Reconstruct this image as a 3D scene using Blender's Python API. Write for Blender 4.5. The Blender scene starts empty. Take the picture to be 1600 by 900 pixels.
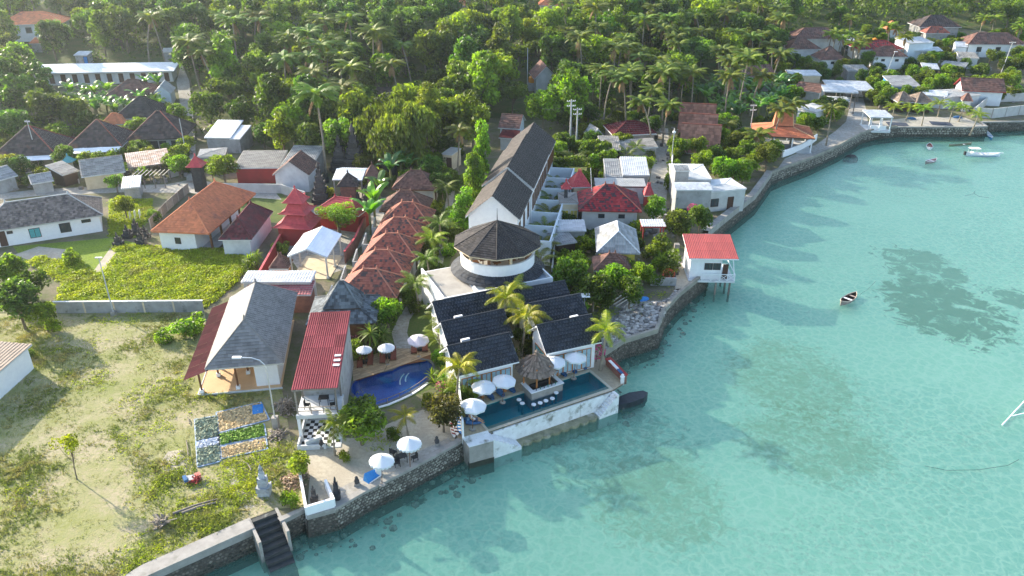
import bpy, math, random
from math import sin, cos, pi, radians, sqrt, atan2, tan
from mathutils import Vector, Matrix, noise
from mathutils.geometry import delaunay_2d_cdt

RN = random.Random(11)
S = bpy.context.scene
C = S.collection

# ---------------------------------------------------------------- camera, sky, sun, exposure
CAM_H, PITCH, FPX = 45.0, radians(27.0), 1209.0
cam_d = bpy.data.cameras.new('camera'); cam = bpy.data.objects.new('camera', cam_d); C.objects.link(cam)
cam.location = (0, 0, CAM_H); cam.rotation_euler = (pi / 2 - PITCH, 0, 0)
cam_d.sensor_width = 36; cam_d.lens = FPX / 1600 * 36; cam_d.clip_end = 3000; cam_d.clip_start = .5
S.camera = cam
SUN_EL = radians(22.5); SUN_DIR = Vector((-.80, .60, 0)).normalized()      # towards the sun, back left
SUN_AZ = atan2(SUN_DIR.x, SUN_DIR.y)
w = bpy.data.worlds.new('World'); S.world = w; w.use_nodes = True
nt = w.node_tree; bg = nt.nodes['Background']
sky = nt.nodes.new('ShaderNodeTexSky'); sky.sky_type = 'NISHITA'; sky.sun_disc = False
sky.sun_elevation = SUN_EL; sky.sun_rotation = SUN_AZ; sky.air_density = 1.0; sky.dust_density = 1.5
nt.links.new(sky.outputs[0], bg.inputs[0]); bg.inputs[1].default_value = 0.15
sl = bpy.data.lights.new('sun', 'SUN'); sl.energy = 3.7; sl.angle = radians(.5); sl.color = (1, .90, .74)
so = bpy.data.objects.new('sun', sl); C.objects.link(so)
sd = Vector((SUN_DIR.x * cos(SUN_EL), SUN_DIR.y * cos(SUN_EL), sin(SUN_EL)))
so.rotation_euler = sd.to_track_quat('Z', 'Y').to_euler()
S.view_settings.view_transform = 'Standard'; S.view_settings.look = 'None'
S.view_settings.exposure = 1.72; S.view_settings.gamma = 1
S.cycles.max_bounces = 6; S.cycles.transparent_max_bounces = 12; S.cycles.diffuse_bounces = 3
S.cycles.glossy_bounces = 2; S.cycles.caustics_reflective = False; S.cycles.caustics_refractive = False
S.cycles.use_denoising = True

SEA = -2.1
def hill(x, y):
    y0 = 170 + 35 * min(1, max(0, (x - 20) / 50)); t = y - y0
    if t > 20: return .16 * t
    return 0 if t < -20 else .16 * (t + 20) ** 2 / 80
def ray(u, v, z):
    X = (u - 800) / FPX; Y = (450 - v) / FPX
    dy = cos(PITCH) + Y * sin(PITCH); dz = -sin(PITCH) + Y * cos(PITCH)
    k = (z - CAM_H) / dz
    return Vector((X * k, dy * k, z))
def G(u, v, h=0.0):
    "point of the place seen at photo position u, v, at height h above the ground"
    z = h
    for _ in range(30):
        p = ray(u, v, z); z = .5 * z + .5 * (hill(p.x, p.y) + h)
    p.z = z
    return p
def PX(x, y, z):
    dy = y; dz = z - CAM_H
    f = dy * cos(PITCH) - dz * sin(PITCH); up = dy * sin(PITCH) + dz * cos(PITCH)
    return 800 + FPX * x / f, 450 - FPX * up / f
def ground(x, y): return hill(x, y)
def inpoly(x, y, P):
    c = False; j = len(P) - 1
    for i in range(len(P)):
        if (P[i][1] > y) != (P[j][1] > y) and x < (P[j][0] - P[i][0]) * (y - P[i][1]) / (P[j][1] - P[i][1]) + P[i][0]: c = not c
        j = i
    return c
def seg_dist(x, y, a, b):
    dx, dy = b[0] - a[0], b[1] - a[1]; t = max(0, min(1, ((x - a[0]) * dx + (y - a[1]) * dy) / (dx * dx + dy * dy + 1e-9)))
    return math.hypot(x - a[0] - t * dx, y - a[1] - t * dy)
def poly_dist(x, y, P, closed=True):
    return min(seg_dist(x, y, P[i], P[(i + 1) % len(P)]) for i in range(len(P) if closed else len(P) - 1))

# ---------------------------------------------------------------- materials
MATS = {}
def mat(name, c1, c2=None, scale=1.0, rough=.85, spec=.25, bump=0.0, bscale=None, tone=0.0, c3=None, c3s=.3, c3t=.6, metal=0, trans=0, objcol=False, tonecol=None, detail=6):
    if name in MATS: return MATS[name]
    m = bpy.data.materials.new(name); m.use_nodes = True; n = m.node_tree; N = n.nodes; L = n.links
    b = N['Principled BSDF']; b.inputs['Roughness'].default_value = rough; b.inputs['Specular IOR Level'].default_value = spec
    b.inputs['Metallic'].default_value = metal
    tc = N.new('ShaderNodeTexCoord')
    def rgb(c): return (c[0], c[1], c[2], 1)
    def mixc(fac, a, bb, mode='MIX'):
        x = N.new('ShaderNodeMix'); x.data_type = 'RGBA'; x.blend_type = mode
        for s, val in ((0, fac), (6, a), (7, bb)):
            if hasattr(val, 'node'): L.new(val, x.inputs[s])
            else: x.inputs[s].default_value = val
        return x.outputs[2]
    def nz(sc, det=detail, rough_=.6):
        t = N.new('ShaderNodeTexNoise'); t.inputs['Scale'].default_value = sc; t.inputs['Detail'].default_value = det
        t.inputs['Roughness'].default_value = rough_; L.new(tc.outputs['Object'], t.inputs['Vector']); return t.outputs[0]
    def ramp(x, a, bb):
        r = N.new('ShaderNodeMapRange'); r.inputs[1].default_value = a; r.inputs[2].default_value = bb; r.clamp = True
        L.new(x, r.inputs[0]); return r.outputs[0]
    col = rgb(c1)
    if c2: col = mixc(ramp(nz(scale), .35, .65), rgb(c1), rgb(c2))
    if c3: col = mixc(ramp(nz(c3s, 4), c3t, c3t + .15), col, rgb(c3))
    if tone:
        a = N.new('ShaderNodeAttribute'); a.attribute_name = 'tone'
        if tonecol: col = mixc(ramp(a.outputs['Fac'], tonecol[1], tonecol[1] + .2), col, rgb(tonecol[0]))
        mm = N.new('ShaderNodeMapRange'); mm.inputs[3].default_value = 1 - tone; mm.inputs[4].default_value = 1 + tone
        L.new(a.outputs['Fac'], mm.inputs[0])
        col = mixc(1.0, col, mm.outputs[0], 'MULTIPLY')
    if objcol:
        oi = N.new('ShaderNodeObjectInfo'); col = mixc(1.0, col, oi.outputs['Color'], 'MULTIPLY')
    if hasattr(col, 'node'): L.new(col, b.inputs['Base Color'])
    else: b.inputs['Base Color'].default_value = col
    if bump:
        bp = N.new('ShaderNodeBump'); bp.inputs['Strength'].default_value = min(1, bump); bp.inputs['Distance'].default_value = .05 * max(1, bump)
        L.new(nz(bscale or scale * 4), bp.inputs['Height']); L.new(bp.outputs[0], b.inputs['Normal'])
    if trans:
        tr = N.new('ShaderNodeBsdfTranslucent'); ms = N.new('ShaderNodeMixShader'); ms.inputs[0].default_value = trans
        tcol = mixc(1.0, col, (1.5, 1.6, .55, 1), 'MULTIPLY'); L.new(tcol, tr.inputs[0])
        L.new(b.outputs[0], ms.inputs[1]); L.new(tr.outputs[0], ms.inputs[2])
        L.new(ms.outputs[0], N['Material Output'].inputs[0])
    MATS[name] = m
    return m

M_leaf = mat('leaf', (.070, .120, .018), (.125, .165, .024), scale=.5, rough=.5, spec=.35, tone=.85, trans=.5, objcol=True)
M_palm = mat('palm_leaf', (.085, .145, .018), (.150, .185, .028), scale=1, rough=.5, spec=.25, tone=.45, trans=.4, objcol=True)
M_banana = mat('banana_leaf', (.070, .150, .030), (.110, .200, .040), scale=1, rough=.35, spec=.5, tone=.3, trans=.4, objcol=True)
M_bark = mat('bark', (.20, .16, .11), (.11, .085, .06), scale=3, bump=.6)
M_palmbark = mat('palm_bark', (.30, .26, .20), (.18, .15, .11), scale=2, bump=.5)
M_dead = mat('dead_frond', (.30, .19, .09), (.20, .12, .06), scale=1, tone=.3)
M_white = mat('white_paint', (.64, .65, .64), (.50, .51, .51), scale=.7, rough=.8, c3=(.45, .46, .44), c3s=.5, c3t=.62)
M_white2 = mat('clean_white', (.80, .80, .79), (.74, .74, .74), scale=2, rough=.6)
M_stainwhite = mat('stained_white', (.74, .75, .74), (.62, .62, .60), scale=1.4, c3=(.24, .24, .20), c3s=1.0, c3t=.56, bump=.3)
M_bluewhite = mat('bluish_white', (.62, .68, .72), (.55, .61, .65), scale=1)
M_cream = mat('cream_plaster', (.62, .52, .36), (.52, .42, .28), scale=1)
M_yellow = mat('yellow_plaster', (.62, .50, .08), (.50, .40, .08), scale=1)
M_grey = mat('grey_render', (.36, .36, .35), (.26, .26, .25), scale=.8, c3=(.16, .16, .14), c3s=1.2, c3t=.58, bump=.3)
M_lightgrey = mat('pale_render', (.50, .50, .48), (.40, .40, .38), scale=.8, bump=.2)
M_concrete = mat('concrete', (.33, .31, .28), (.25, .235, .21), scale=1.1, c3=(.20, .19, .16), c3s=.9, c3t=.58, bump=.4)
M_road = mat('road_concrete', (.34, .33, .32), (.28, .27, .26), scale=.8, c3=(.42, .36, .28), c3s=.3, c3t=.6, bump=.3)
M_tblack = mat('black_roof_tile', (.026, .030, .037), (.040, .044, .052), scale=1, rough=.7, spec=.2, tone=.35)
M_tchar = mat('charcoal_roof_tile', (.040, .037, .037), (.060, .053, .049), scale=.8, rough=.75, spec=.15, tone=.35, c3=(.10, .085, .07), c3s=.5, c3t=.6)
M_tgrey = mat('grey_roof_tile', (.185, .178, .17), (.22, .21, .20), scale=.5, rough=.7, tone=.2, c3=(.13, .125, .12), c3s=.35, c3t=.56)
M_tred = mat('terracotta_tile', (.38, .125, .08), (.28, .095, .07), scale=.7, rough=.8, tone=.30, tonecol=((.075, .05, .045), .66), c3=(.20, .09, .07), c3s=.5, c3t=.58)
M_twing = mat('wing_roof_tile', (.075, .062, .055), (.052, .047, .043), scale=.8, rough=.75, spec=.15, tone=.35)
M_torange = mat('orange_tile', (.62, .21, .095), (.56, .185, .085), scale=.5, rough=.8, tone=.16, c3=(.36, .13, .08), c3s=.5, c3t=.56)
M_tbrown = mat('brown_tile', (.20, .10, .075), (.13, .075, .06), scale=1, tone=.35, c3=(.10, .07, .06), c3s=.4, c3t=.5)
M_tdark = mat('dark_weathered_tile', (.085, .062, .055), (.055, .045, .043), scale=.8, tone=.4, c3=(.16, .08, .05), c3s=.35, c3t=.58)
M_tmott = mat('mottled_grey_tile', (.20, .165, .14), (.13, .11, .10), scale=1.5, tone=.4, c3=(.06, .05, .05), c3s=1.2, c3t=.56)
M_tcrim = mat('crimson_mottled_tile', (.38, .045, .05), (.25, .03, .04), scale=1, tone=.35, tonecol=((.045, .03, .035), .58))
M_tredp = mat('temple_red_roof', (.50, .075, .08), (.43, .065, .07), scale=1, rough=.6, tone=.12)
M_maroon = mat('maroon_sheet', (.095, .022, .026), (.070, .018, .022), scale=1, rough=.85, spec=.06, tone=.25, c3=(.07, .03, .03), c3s=.6)
M_redsheet = mat('red_sheet', (.185, .042, .050), (.145, .034, .042), scale=.8, rough=.85, spec=.06, tone=.28, c3=(.11, .04, .045), c3s=.5, c3t=.56)
M_brick_sheet = mat('rust_sheet', (.50, .40, .33), (.36, .20, .13), scale=1.2, rough=.6, tone=.35, c3=(.60, .58, .55), c3s=.8, c3t=.52)
M_tin = mat('tin_sheet', (.60, .62, .64), (.48, .50, .52), scale=.7, rough=.5, spec=.4, tone=.14, c3=(.36, .33, .29), c3s=.5, c3t=.62)
M_tinw = mat('white_sheet', (.82, .84, .86), (.76, .78, .80), scale=1, rough=.5, tone=.05)
M_greytin = mat('weathered_tin', (.30, .31, .31), (.22, .225, .225), scale=1, rough=.6, tone=.25, c3=(.36, .33, .28), c3s=.6, c3t=.58)
M_asbestos = mat('asbestos_sheet', (.34, .32, .29), (.25, .235, .21), scale=1, tone=.25, c3=(.15, .14, .13), c3s=.7, c3t=.6)
M_thatch = mat('thatch', (.22, .17, .13), (.15, .115, .09), scale=3, tone=.35, bump=.6)
M_wood = mat('brown_wood', (.20, .095, .045), (.14, .065, .035), scale=3)
M_paleplank = mat('deck_plank', (.42, .30, .19), (.33, .23, .14), scale=2, tone=.25)
M_darkwood = mat('dark_wood', (.07, .045, .035), (.05, .035, .03), scale=3)
M_orangew = mat('orange_wood', (.48, .20, .07), (.38, .15, .05), scale=3)
M_greywood = mat('grey_wood', (.28, .24, .20), (.19, .16, .13), scale=4, tone=.3)
M_darkstone = mat('dark_temple_stone', (.075, .072, .070), (.045, .044, .044), scale=3, bump=.6, tone=.3)
M_greystone = mat('carved_grey_stone', (.42, .44, .46), (.30, .32, .34), scale=4, bump=.4, tone=.2)
M_wetstone = mat('tidal_stone', (.055, .06, .045), (.03, .034, .028), scale=1.5, tone=.4, rough=.5, c3=(.13, .13, .10), c3s=1.5, c3t=.56)
M_stone = mat('wall_stone', (.17, .15, .12), (.10, .09, .075), scale=.8, tone=.5, bump=.3)
M_stonepale = mat('wall_stone_pale', (.30, .28, .23), (.20, .19, .16), scale=.8, tone=.45, bump=.3)
M_mortar = mat('mortar', (.10, .09, .075), (.065, .06, .05), scale=2, bump=.5)
M_redwall = mat('red_wall', (.36, .05, .045), (.28, .045, .04), scale=1)
M_brickwall = mat('brick_wall', (.30, .14, .10), (.20, .10, .08), scale=2)
M_glass = mat('window_glass', (.035, .045, .05), (.05, .06, .065), scale=1, rough=.12, spec=.6)
M_teal = mat('teal_curtain', (.10, .38, .38), (.08, .30, .32), scale=4)
M_door = mat('dark_door', (.09, .05, .035), (.07, .04, .03), scale=3)
M_curtain = mat('blue_curtain', (.38, .52, .58), (.26, .38, .46), scale=6, rough=.6)
M_blue = mat('blue_fabric', (.045, .13, .28), (.035, .10, .22), scale=3)
M_brightblue = mat('bright_blue', (.03, .22, .55), (.025, .17, .45), scale=2, rough=.5)
M_brownfab = mat('brown_lounger', (.22, .07, .045), (.16, .05, .035), scale=3)
M_black = mat('black_rattan', (.025, .025, .027), (.04, .04, .04), scale=6)
M_canvas = mat('white_canvas', (.72, .74, .77), (.64, .66, .70), scale=1.5, rough=.9, trans=.15)
M_canvas2 = mat('lilac_canvas', (.60, .55, .60), (.55, .50, .55), scale=1.5, trans=.15)
M_skin = mat('skin', (.42, .24, .15)); M_hair = mat('hair', (.02, .015, .012)); M_cloth = mat('dark_cloth', (.04, .06, .12)); M_cloth2 = mat('pale_cloth', (.62, .60, .62))
M_steel = mat('galvanised_steel', (.50, .52, .53), rough=.4, metal=.4)
M_boatwhite = mat('boat_white', (.74, .75, .76), rough=.4, spec=.5)
M_boatblue = mat('boat_blue', (.03, .20, .40), rough=.4, spec=.5)
M_orange = mat('orange_plastic', (.65, .25, .02), rough=.4)
M_green = mat('green_awning', (.06, .22, .15), rough=.7)
M_flower = mat('magenta_flower', (.62, .03, .22), (.50, .05, .25), scale=5, trans=.2)
M_cleanpot = mat('rubble_white', (.42, .39, .35), (.22, .20, .18), scale=2, tone=.5)
M_pooltile = mat('pool_tile_blue', (.008, .055, .36), (.012, .08, .45), scale=2, rough=.3)
M_pooltile2 = mat('pool_tile_green', (.015, .26, .28), (.02, .32, .33), scale=2, rough=.3)
M_beige = mat('beige_coping', (.50, .45, .35), (.42, .38, .30), scale=2)

# ground materials: two or three real surfaces mixed by noise in the ground itself
def ground_mat(name, cols, s1=.35, s2=3.0, lo=.42, hi=.56, bump=.5):
    m = bpy.data.materials.new(name); m.use_nodes = True; n = m.node_tree; N = n.nodes; L = n.links
    b = N['Principled BSDF']; b.inputs['Roughness'].default_value = .95; b.inputs['Specular IOR Level'].default_value = .1
    tc = N.new('ShaderNodeTexCoord')
    def nz(sc, det=8, r=.65):
        t = N.new('ShaderNodeTexNoise'); t.inputs['Scale'].default_value = sc; t.inputs['Detail'].default_value = det
        t.inputs['Roughness'].default_value = r; L.new(tc.outputs['Object'], t.inputs['Vector']); return t.outputs[0]
    def mr(x, a, b_):
        r = N.new('ShaderNodeMapRange'); r.inputs[1].default_value = a; r.inputs[2].default_value = b_; L.new(x, r.inputs[0]); return r.outputs[0]
    def mx(f, a, b_):
        x = N.new('ShaderNodeMix'); x.data_type = 'RGBA'; L.new(f, x.inputs[0])
        for s, v in ((6, a), (7, b_)):
            if hasattr(v, 'node'): L.new(v, x.inputs[s])
            else: x.inputs[s].default_value = (*v, 1)
        return x.outputs[2]
    col = mx(mr(nz(s1), lo, hi), cols[0], cols[1])
    col = mx(mr(nz(s2), .45, .62), col, cols[2])
    if len(cols) > 3: col = mx(mr(nz(s1 * .45, 5), .56, .66), col, cols[3])
    L.new(col, b.inputs['Base Color'])
    bp = N.new('ShaderNodeBump'); bp.inputs['Strength'].default_value = bump; bp.inputs['Distance'].default_value = .15
    L.new(nz(s2 * 2), bp.inputs['Height']); L.new(bp.outputs[0], b.inputs['Normal'])
    MATS[name] = m
    return m
GM_base = ground_mat('village_soil', [(.20, .17, .12), (.11, .13, .05), (.15, .13, .09)])
GM_forest = ground_mat('forest_floor', [(.07, .10, .03), (.12, .11, .05), (.06, .09, .025)])
GM_field = ground_mat('dry_field', [(.36, .305, .20), (.23, .235, .085), (.26, .26, .12), (.18, .205, .06)], s1=.22, s2=2.6, lo=.40, hi=.58)
GM_green = ground_mat('creeper_bed', [(.20, .27, .03), (.20, .26, .04), (.10, .16, .025)], s1=.6, s2=4)
GM_lawn = ground_mat('lawn_turf', [(.07, .115, .03), (.10, .14, .035), (.12, .13, .05)], s1=.6, s2=4)
GM_sand = ground_mat('garden_sand', [(.46, .41, .32), (.40, .35, .27), (.36, .32, .25)], s1=.5, s2=3, bump=.3)
GM_pave = ground_mat('beige_paving', [(.42, .35, .25), (.36, .30, .22), (.32, .27, .20)], s1=.5, s2=3, bump=.2)
GM_lane = ground_mat('pale_lane', [(.40, .38, .34), (.34, .32, .28), (.28, .26, .22)], s1=.4, s2=2, bump=.3)
GM_gravel = ground_mat('rubble_ground', [(.34, .32, .30), (.22, .21, .19), (.45, .43, .40)], s1=2, s2=5, bump=1)

# ---------------------------------------------------------------- mesh helpers
class MB:
    def __init__(s): s.v = []; s.f = []; s.t = []
    def add(s, vs, fs, t=None):
        o = len(s.v); s.v.extend(tuple(p) for p in vs)
        for f in fs: s.f.append([o + i for i in f]); s.t.append(RN.random() if t is None else t)
        return s
    def quad(s, a, b, c, d, t=None): return s.add((a, b, c, d), ((0, 1, 2, 3),), t)
    def poly(s, pts, t=None): return s.add(pts, (tuple(range(len(pts))),), t)
    def box(s, x0, x1, y0, y1, z0, z1, M=None, t=None):
        vs = [Vector((x, y, z)) for z in (z0, z1) for y in (y0, y1) for x in (x0, x1)]
        if M: vs = [M @ q for q in vs]
        return s.add(vs, ((0, 2, 3, 1), (4, 5, 7, 6), (0, 1, 5, 4), (2, 6, 7, 3), (0, 4, 6, 2), (1, 3, 7, 5)), RN.random() if t is None else t)
    def bar(s, a, b, wd, hg=None, t=None):
        a = Vector(a); b = Vector(b); d = b - a; L = d.length
        if L < 1e-6: return s
        q = d.to_track_quat('X', 'Z').to_matrix().to_4x4(); M = Matrix.Translation(a) @ q; hg = hg or wd
        return s.box(0, L, -wd / 2, wd / 2, -hg / 2, hg / 2, M, t)
    def tube(s, pts, rads, n=6, t=None, cap=True):
        pts = [Vector(p) for p in pts]; o = len(s.v); t = RN.random() if t is None else t
        for i, p in enumerate(pts):
            d = (pts[min(i + 1, len(pts) - 1)] - pts[max(i - 1, 0)]); q = d.to_track_quat('Z', 'Y')
            r = rads[i] if hasattr(rads, '__len__') else rads
            for k in range(n): s.v.append(tuple(p + q @ Vector((r * cos(2 * pi * k / n), r * sin(2 * pi * k / n), 0))))
        for i in range(len(pts) - 1):
            for k in range(n):
                s.f.append([o + i * n + k, o + i * n + (k + 1) % n, o + (i + 1) * n + (k + 1) % n, o + (i + 1) * n + k]); s.t.append(t)
        if cap:
            s.f.append([o + k for k in range(n)][::-1]); s.t.append(t)
            s.f.append([o + (len(pts) - 1) * n + k for k in range(n)]); s.t.append(t)
        return s
    def lathe(s, prof, n=16, c=(0, 0, 0), t=None, a0=0, phase=0, sq=1.0):
        o = len(s.v)
        for r, z in prof:
            for k in range(n):
                a = phase + 2 * pi * k / n; s.v.append((c[0] + r * cos(a), c[1] + r * sin(a) * sq, c[2] + z))
        for i in range(len(prof) - 1):
            for k in range(n):
                s.f.append([o + i * n + k, o + i * n + (k + 1) % n, o + (i + 1) * n + (k + 1) % n, o + (i + 1) * n + k]); s.t.append(RN.random() if t is None else t)
        return s
    def prism(s, P, z0, z1, t=None):
        n = len(P); o = len(s.v); t = RN.random() if t is None else t
        s.v.extend((p[0], p[1], z0) for p in P); s.v.extend((p[0], p[1], z1) for p in P)
        s.f.append([o + i for i in range(n)][::-1]); s.t.append(t); s.f.append([o + n + i for i in range(n)]); s.t.append(t)
        for i in range(n): s.f.append([o + i, o + (i + 1) % n, o + n + (i + 1) % n, o + n + i]); s.t.append(t)
        return s
    def mesh(s, name, m, smooth=False):
        me = bpy.data.meshes.new(name); me.from_pydata(s.v, [], s.f); me.materials.append(m)
        a = me.attributes.new('tone', 'FLOAT', 'FACE'); a.data.foreach_set('value', s.t)
        if smooth: me.polygons.foreach_set('use_smooth', [True] * len(me.polygons))
        me.update(); return me
    def build(s, name, m, parent=None, kind=None, smooth=False):
        if not s.v: return None
        return link(name, s.mesh(name, m, smooth), parent, kind)
def link(name, me, parent=None, kind=None):
    o = bpy.data.objects.new(name, me); C.objects.link(o)
    if parent: o.parent = parent
    if kind: o['kind'] = kind
    return o
def tag(o, label, cat, group=None, kind=None):
    if label: o['label'] = label
    if cat: o['category'] = cat
    if group: o['group'] = group
    if kind: o['kind'] = kind
    return o
def thing(name, label, cat, loc=(0, 0, 0), rz=0, group=None):
    o = bpy.data.objects.new(name, None); C.objects.link(o); o.empty_display_size = .3
    o.location = loc; o.rotation_euler = (0, 0, rz); return tag(o, label, cat, group)
KIDS = {}
def kids(o): return [c for c in C.objects if c.parent is o]
def dup(proto, loc, rz=0, label=None, group=None, scale=None, color=None):
    "copy of a thing with copies of its parts and sub-parts; PROTO caches the tree"
    if proto.name not in KIDS: KIDS[proto.name] = [(c, kids(c)) for c in kids(proto)]
    r = proto.copy(); C.objects.link(r); r.location = loc; r.rotation_euler = (0, 0, rz)
    if label: r['label'] = label
    if group: r['group'] = group
    if scale: r.scale = scale if hasattr(scale, '__len__') else (scale,) * 3
    for c, gs in KIDS[proto.name]:
        k = c.copy(); C.objects.link(k); k.parent = r
        if color: k.color = color
        for g in gs:
            d = g.copy(); C.objects.link(d); d.parent = k
    return r
FIRST = set()
def place(proto, loc, rz=0, label=None, group=None, scale=None, color=None):
    if proto.name in FIRST: return dup(proto, loc, rz, label, group, scale, color)
    for c in kids(proto): KIDS.setdefault(proto.name, []).append((c, kids(c)))
    FIRST.add(proto.name); proto.location = loc; proto.rotation_euler = (0, 0, rz)
    if label: proto['label'] = label
    if group: proto['group'] = group
    if scale: proto.scale = scale if hasattr(scale, '__len__') else (scale,) * 3
    if color:
        for c, _ in KIDS.get(proto.name, []): c.color = color
    return proto

# ---------------------------------------------------------------- roof surfaces
def span(P, b):
    xs = []
    for i in range(len(P)):
        (x0, y0), (x1, y1) = P[i], P[(i + 1) % len(P)]
        if (y0 <= b) != (y1 <= b): xs.append(x0 + (b - y0) * (x1 - x0) / (y1 - y0))
    return (min(xs), max(xs)) if len(xs) >= 2 else None
def tiles(mb, poly, tw=.34, th=.36, lift=.06, wave=False):
    p = [Vector(q) for q in poly]; e = (p[1] - p[0]).normalized(); nrm = e.cross(p[-1] - p[0]).normalized(); s = nrm.cross(e)
    P = [((q - p[0]).dot(e), (q - p[0]).dot(s)) for q in p]; H = max(q[1] for q in P)
    nr = max(1, round(H / th)); th = H / nr
    q0 = RN.random() * 50
    def W(a, b, h): return p[0] + e * a + s * b + nrm * (h + (.022 + .035 * noise.noise(Vector((a * .6 + q0, b * .6, q0))) if H > 1.5 else 0))
    for j in range(nr):
        b0, b1 = j * th, (j + 1) * th
        i0 = span(P, b0 + 1e-4); i1 = span(P, b1 - 1e-4)
        if not i0 or not i1: continue
        k = math.floor(min(i0[0], i1[0]) / tw) - 1; off = (tw / 2 if (j % 2 and not wave) else 0)
        while k * tw + off < max(i0[1], i1[1]):
            x0, x1 = k * tw + off, (k + 1) * tw + off; k += 1
            a0, a1 = max(x0, i0[0]), min(x1, i0[1]); c0, c1 = max(x0, i1[0]), min(x1, i1[1])
            if a1 <= a0 and c1 <= c0: continue
            if a1 < a0: a0 = a1 = (c0 if c0 > i0[1] else c1)
            if c1 < c0: c0 = c1 = min(max(a0 if x0 > i1[1] else a1, i1[0]), i1[1])
            if wave:
                t = noise.cell(Vector((k // 4, j, 3.3))) * .5 + .5; t = (k // 4 * 7.31 + j * 3.77) % 1.0
                am, cm = (a0 + a1) / 2, (c0 + c1) / 2
                mb.add((W(a0, b0, lift * .6), W(am, b0, lift * 1.5), W(a1, b0, lift * .6), W(c0, b1, 0.004), W(cm, b1, lift * .9), W(c1, b1, 0.004)), ((0, 1, 4, 3), (1, 2, 5, 4)), t)
            else:
                t = RN.random(); j1 = RN.random() * .012
                mb.add((W(a0, b0, lift + .02 + j1), W(a1, b0, lift - .012 + j1), W(c1, b1, .004), W(c0, b1, .024), W(a0, b0, 0), W(a1, b0, 0)), ((0, 1, 2, 3), (4, 5, 1, 0)), t)
def slab(mb, poly, th=.14, drop=.01):
    a = [Vector(q) - Vector((0, 0, drop)) for q in poly]; b = [q - Vector((0, 0, th)) for q in a]; n = len(a)
    mb.add(a + b, [tuple(range(n)), tuple(range(n, 2 * n))[::-1]] + [(i + n, (i + 1) % n + n, (i + 1) % n, i) for i in range(n)], .5)
def sheets(poly, nx, ny, m, parent, pitch=.22, tones=True, name='roof_sheet'):
    "rectangular slope laid with separate corrugated sheets, each an object"
    p = [Vector(q) for q in poly]; X = p[1] - p[0]; Y = p[3] - p[0]; n = X.cross(Y).normalized()
    sx = X.length / nx; sy = Y.length / ny; ex = X.normalized(); ey = Y.normalized()
    variants = []
    for v in range(3):
        mb = MB(); k = max(2, round(sx / pitch)); t = .15 + .35 * v
        for i in range(k):
            a = sx * i / k; b = sx * (i + 1) / k; c = (a + b) / 2
            mb.add([ex * a + n * .01, ex * c + n * .055, ex * b + n * .01, ex * a + ey * (sy + .1), ex * c + ey * (sy + .1) + n * .045, ex * b + ey * (sy + .1)], ((0, 1, 4, 3), (1, 2, 5, 4)), t + RN.uniform(-.05, .05))
        variants.append(mb.mesh(name, m))
    for j in range(ny):
        for i in range(nx):
            o = link(name, variants[RN.randrange(3)], parent); o.location = p[0] + ex * sx * i + ey * sy * j + n * (.012 * (i % 2) + .004 * j)

def roof_polys(kind, L, D, z, rise, axis='x', rl=None):
    l, d = L / 2, D / 2
    V = lambda x, y, h: Vector((x, y, h))
    if kind == 'hip':
        if axis == 'x':
            r = max(.15, (L - D) / 2 if rl is None else rl / 2)
            return [[V(-l, -d, z), V(l, -d, z), V(r, 0, z + rise), V(-r, 0, z + rise)], [V(l, d, z), V(-l, d, z), V(-r, 0, z + rise), V(r, 0, z + rise)],
                    [V(l, -d, z), V(l, d, z), V(r, 0, z + rise)], [V(-l, d, z), V(-l, -d, z), V(-r, 0, z + rise)]], [(V(-r, 0, z + rise), V(r, 0, z + rise))] + [(V(sx * l, sy * d, z), V(sx * r, 0, z + rise)) for sx in (-1, 1) for sy in (-1, 1)]
        P, R_ = roof_polys('hip', D, L, z, rise, 'x', rl)
        f = lambda q: Vector((-q.y, q.x, q.z))
        return [[f(q) for q in p] for p in P], [(f(a), f(b)) for a, b in R_]
    if kind == 'gable':
        if axis == 'x':
            return [[V(-l, -d, z), V(l, -d, z), V(l, 0, z + rise), V(-l, 0, z + rise)], [V(l, d, z), V(-l, d, z), V(-l, 0, z + rise), V(l, 0, z + rise)]], [(V(-l, 0, z + rise), V(l, 0, z + rise))]
        P, R_ = roof_polys('gable', D, L, z, rise, 'x'); f = lambda q: Vector((-q.y, q.x, q.z))
        return [[f(q) for q in p] for p in P], [(f(a), f(b)) for a, b in R_]
    if kind == 'shed': return [[V(-l, -d, z), V(l, -d, z), V(l, d, z + rise), V(-l, d, z + rise)]], []
    if kind == 'shedx': return [[V(l, -d, z), V(l, d, z), V(-l, d, z + rise), V(-l, -d, z + rise)]], []
    if kind == 'shedxl': return [[V(-l, d, z), V(-l, -d, z), V(l, -d, z + rise), V(l, d, z + rise)]], []

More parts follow.
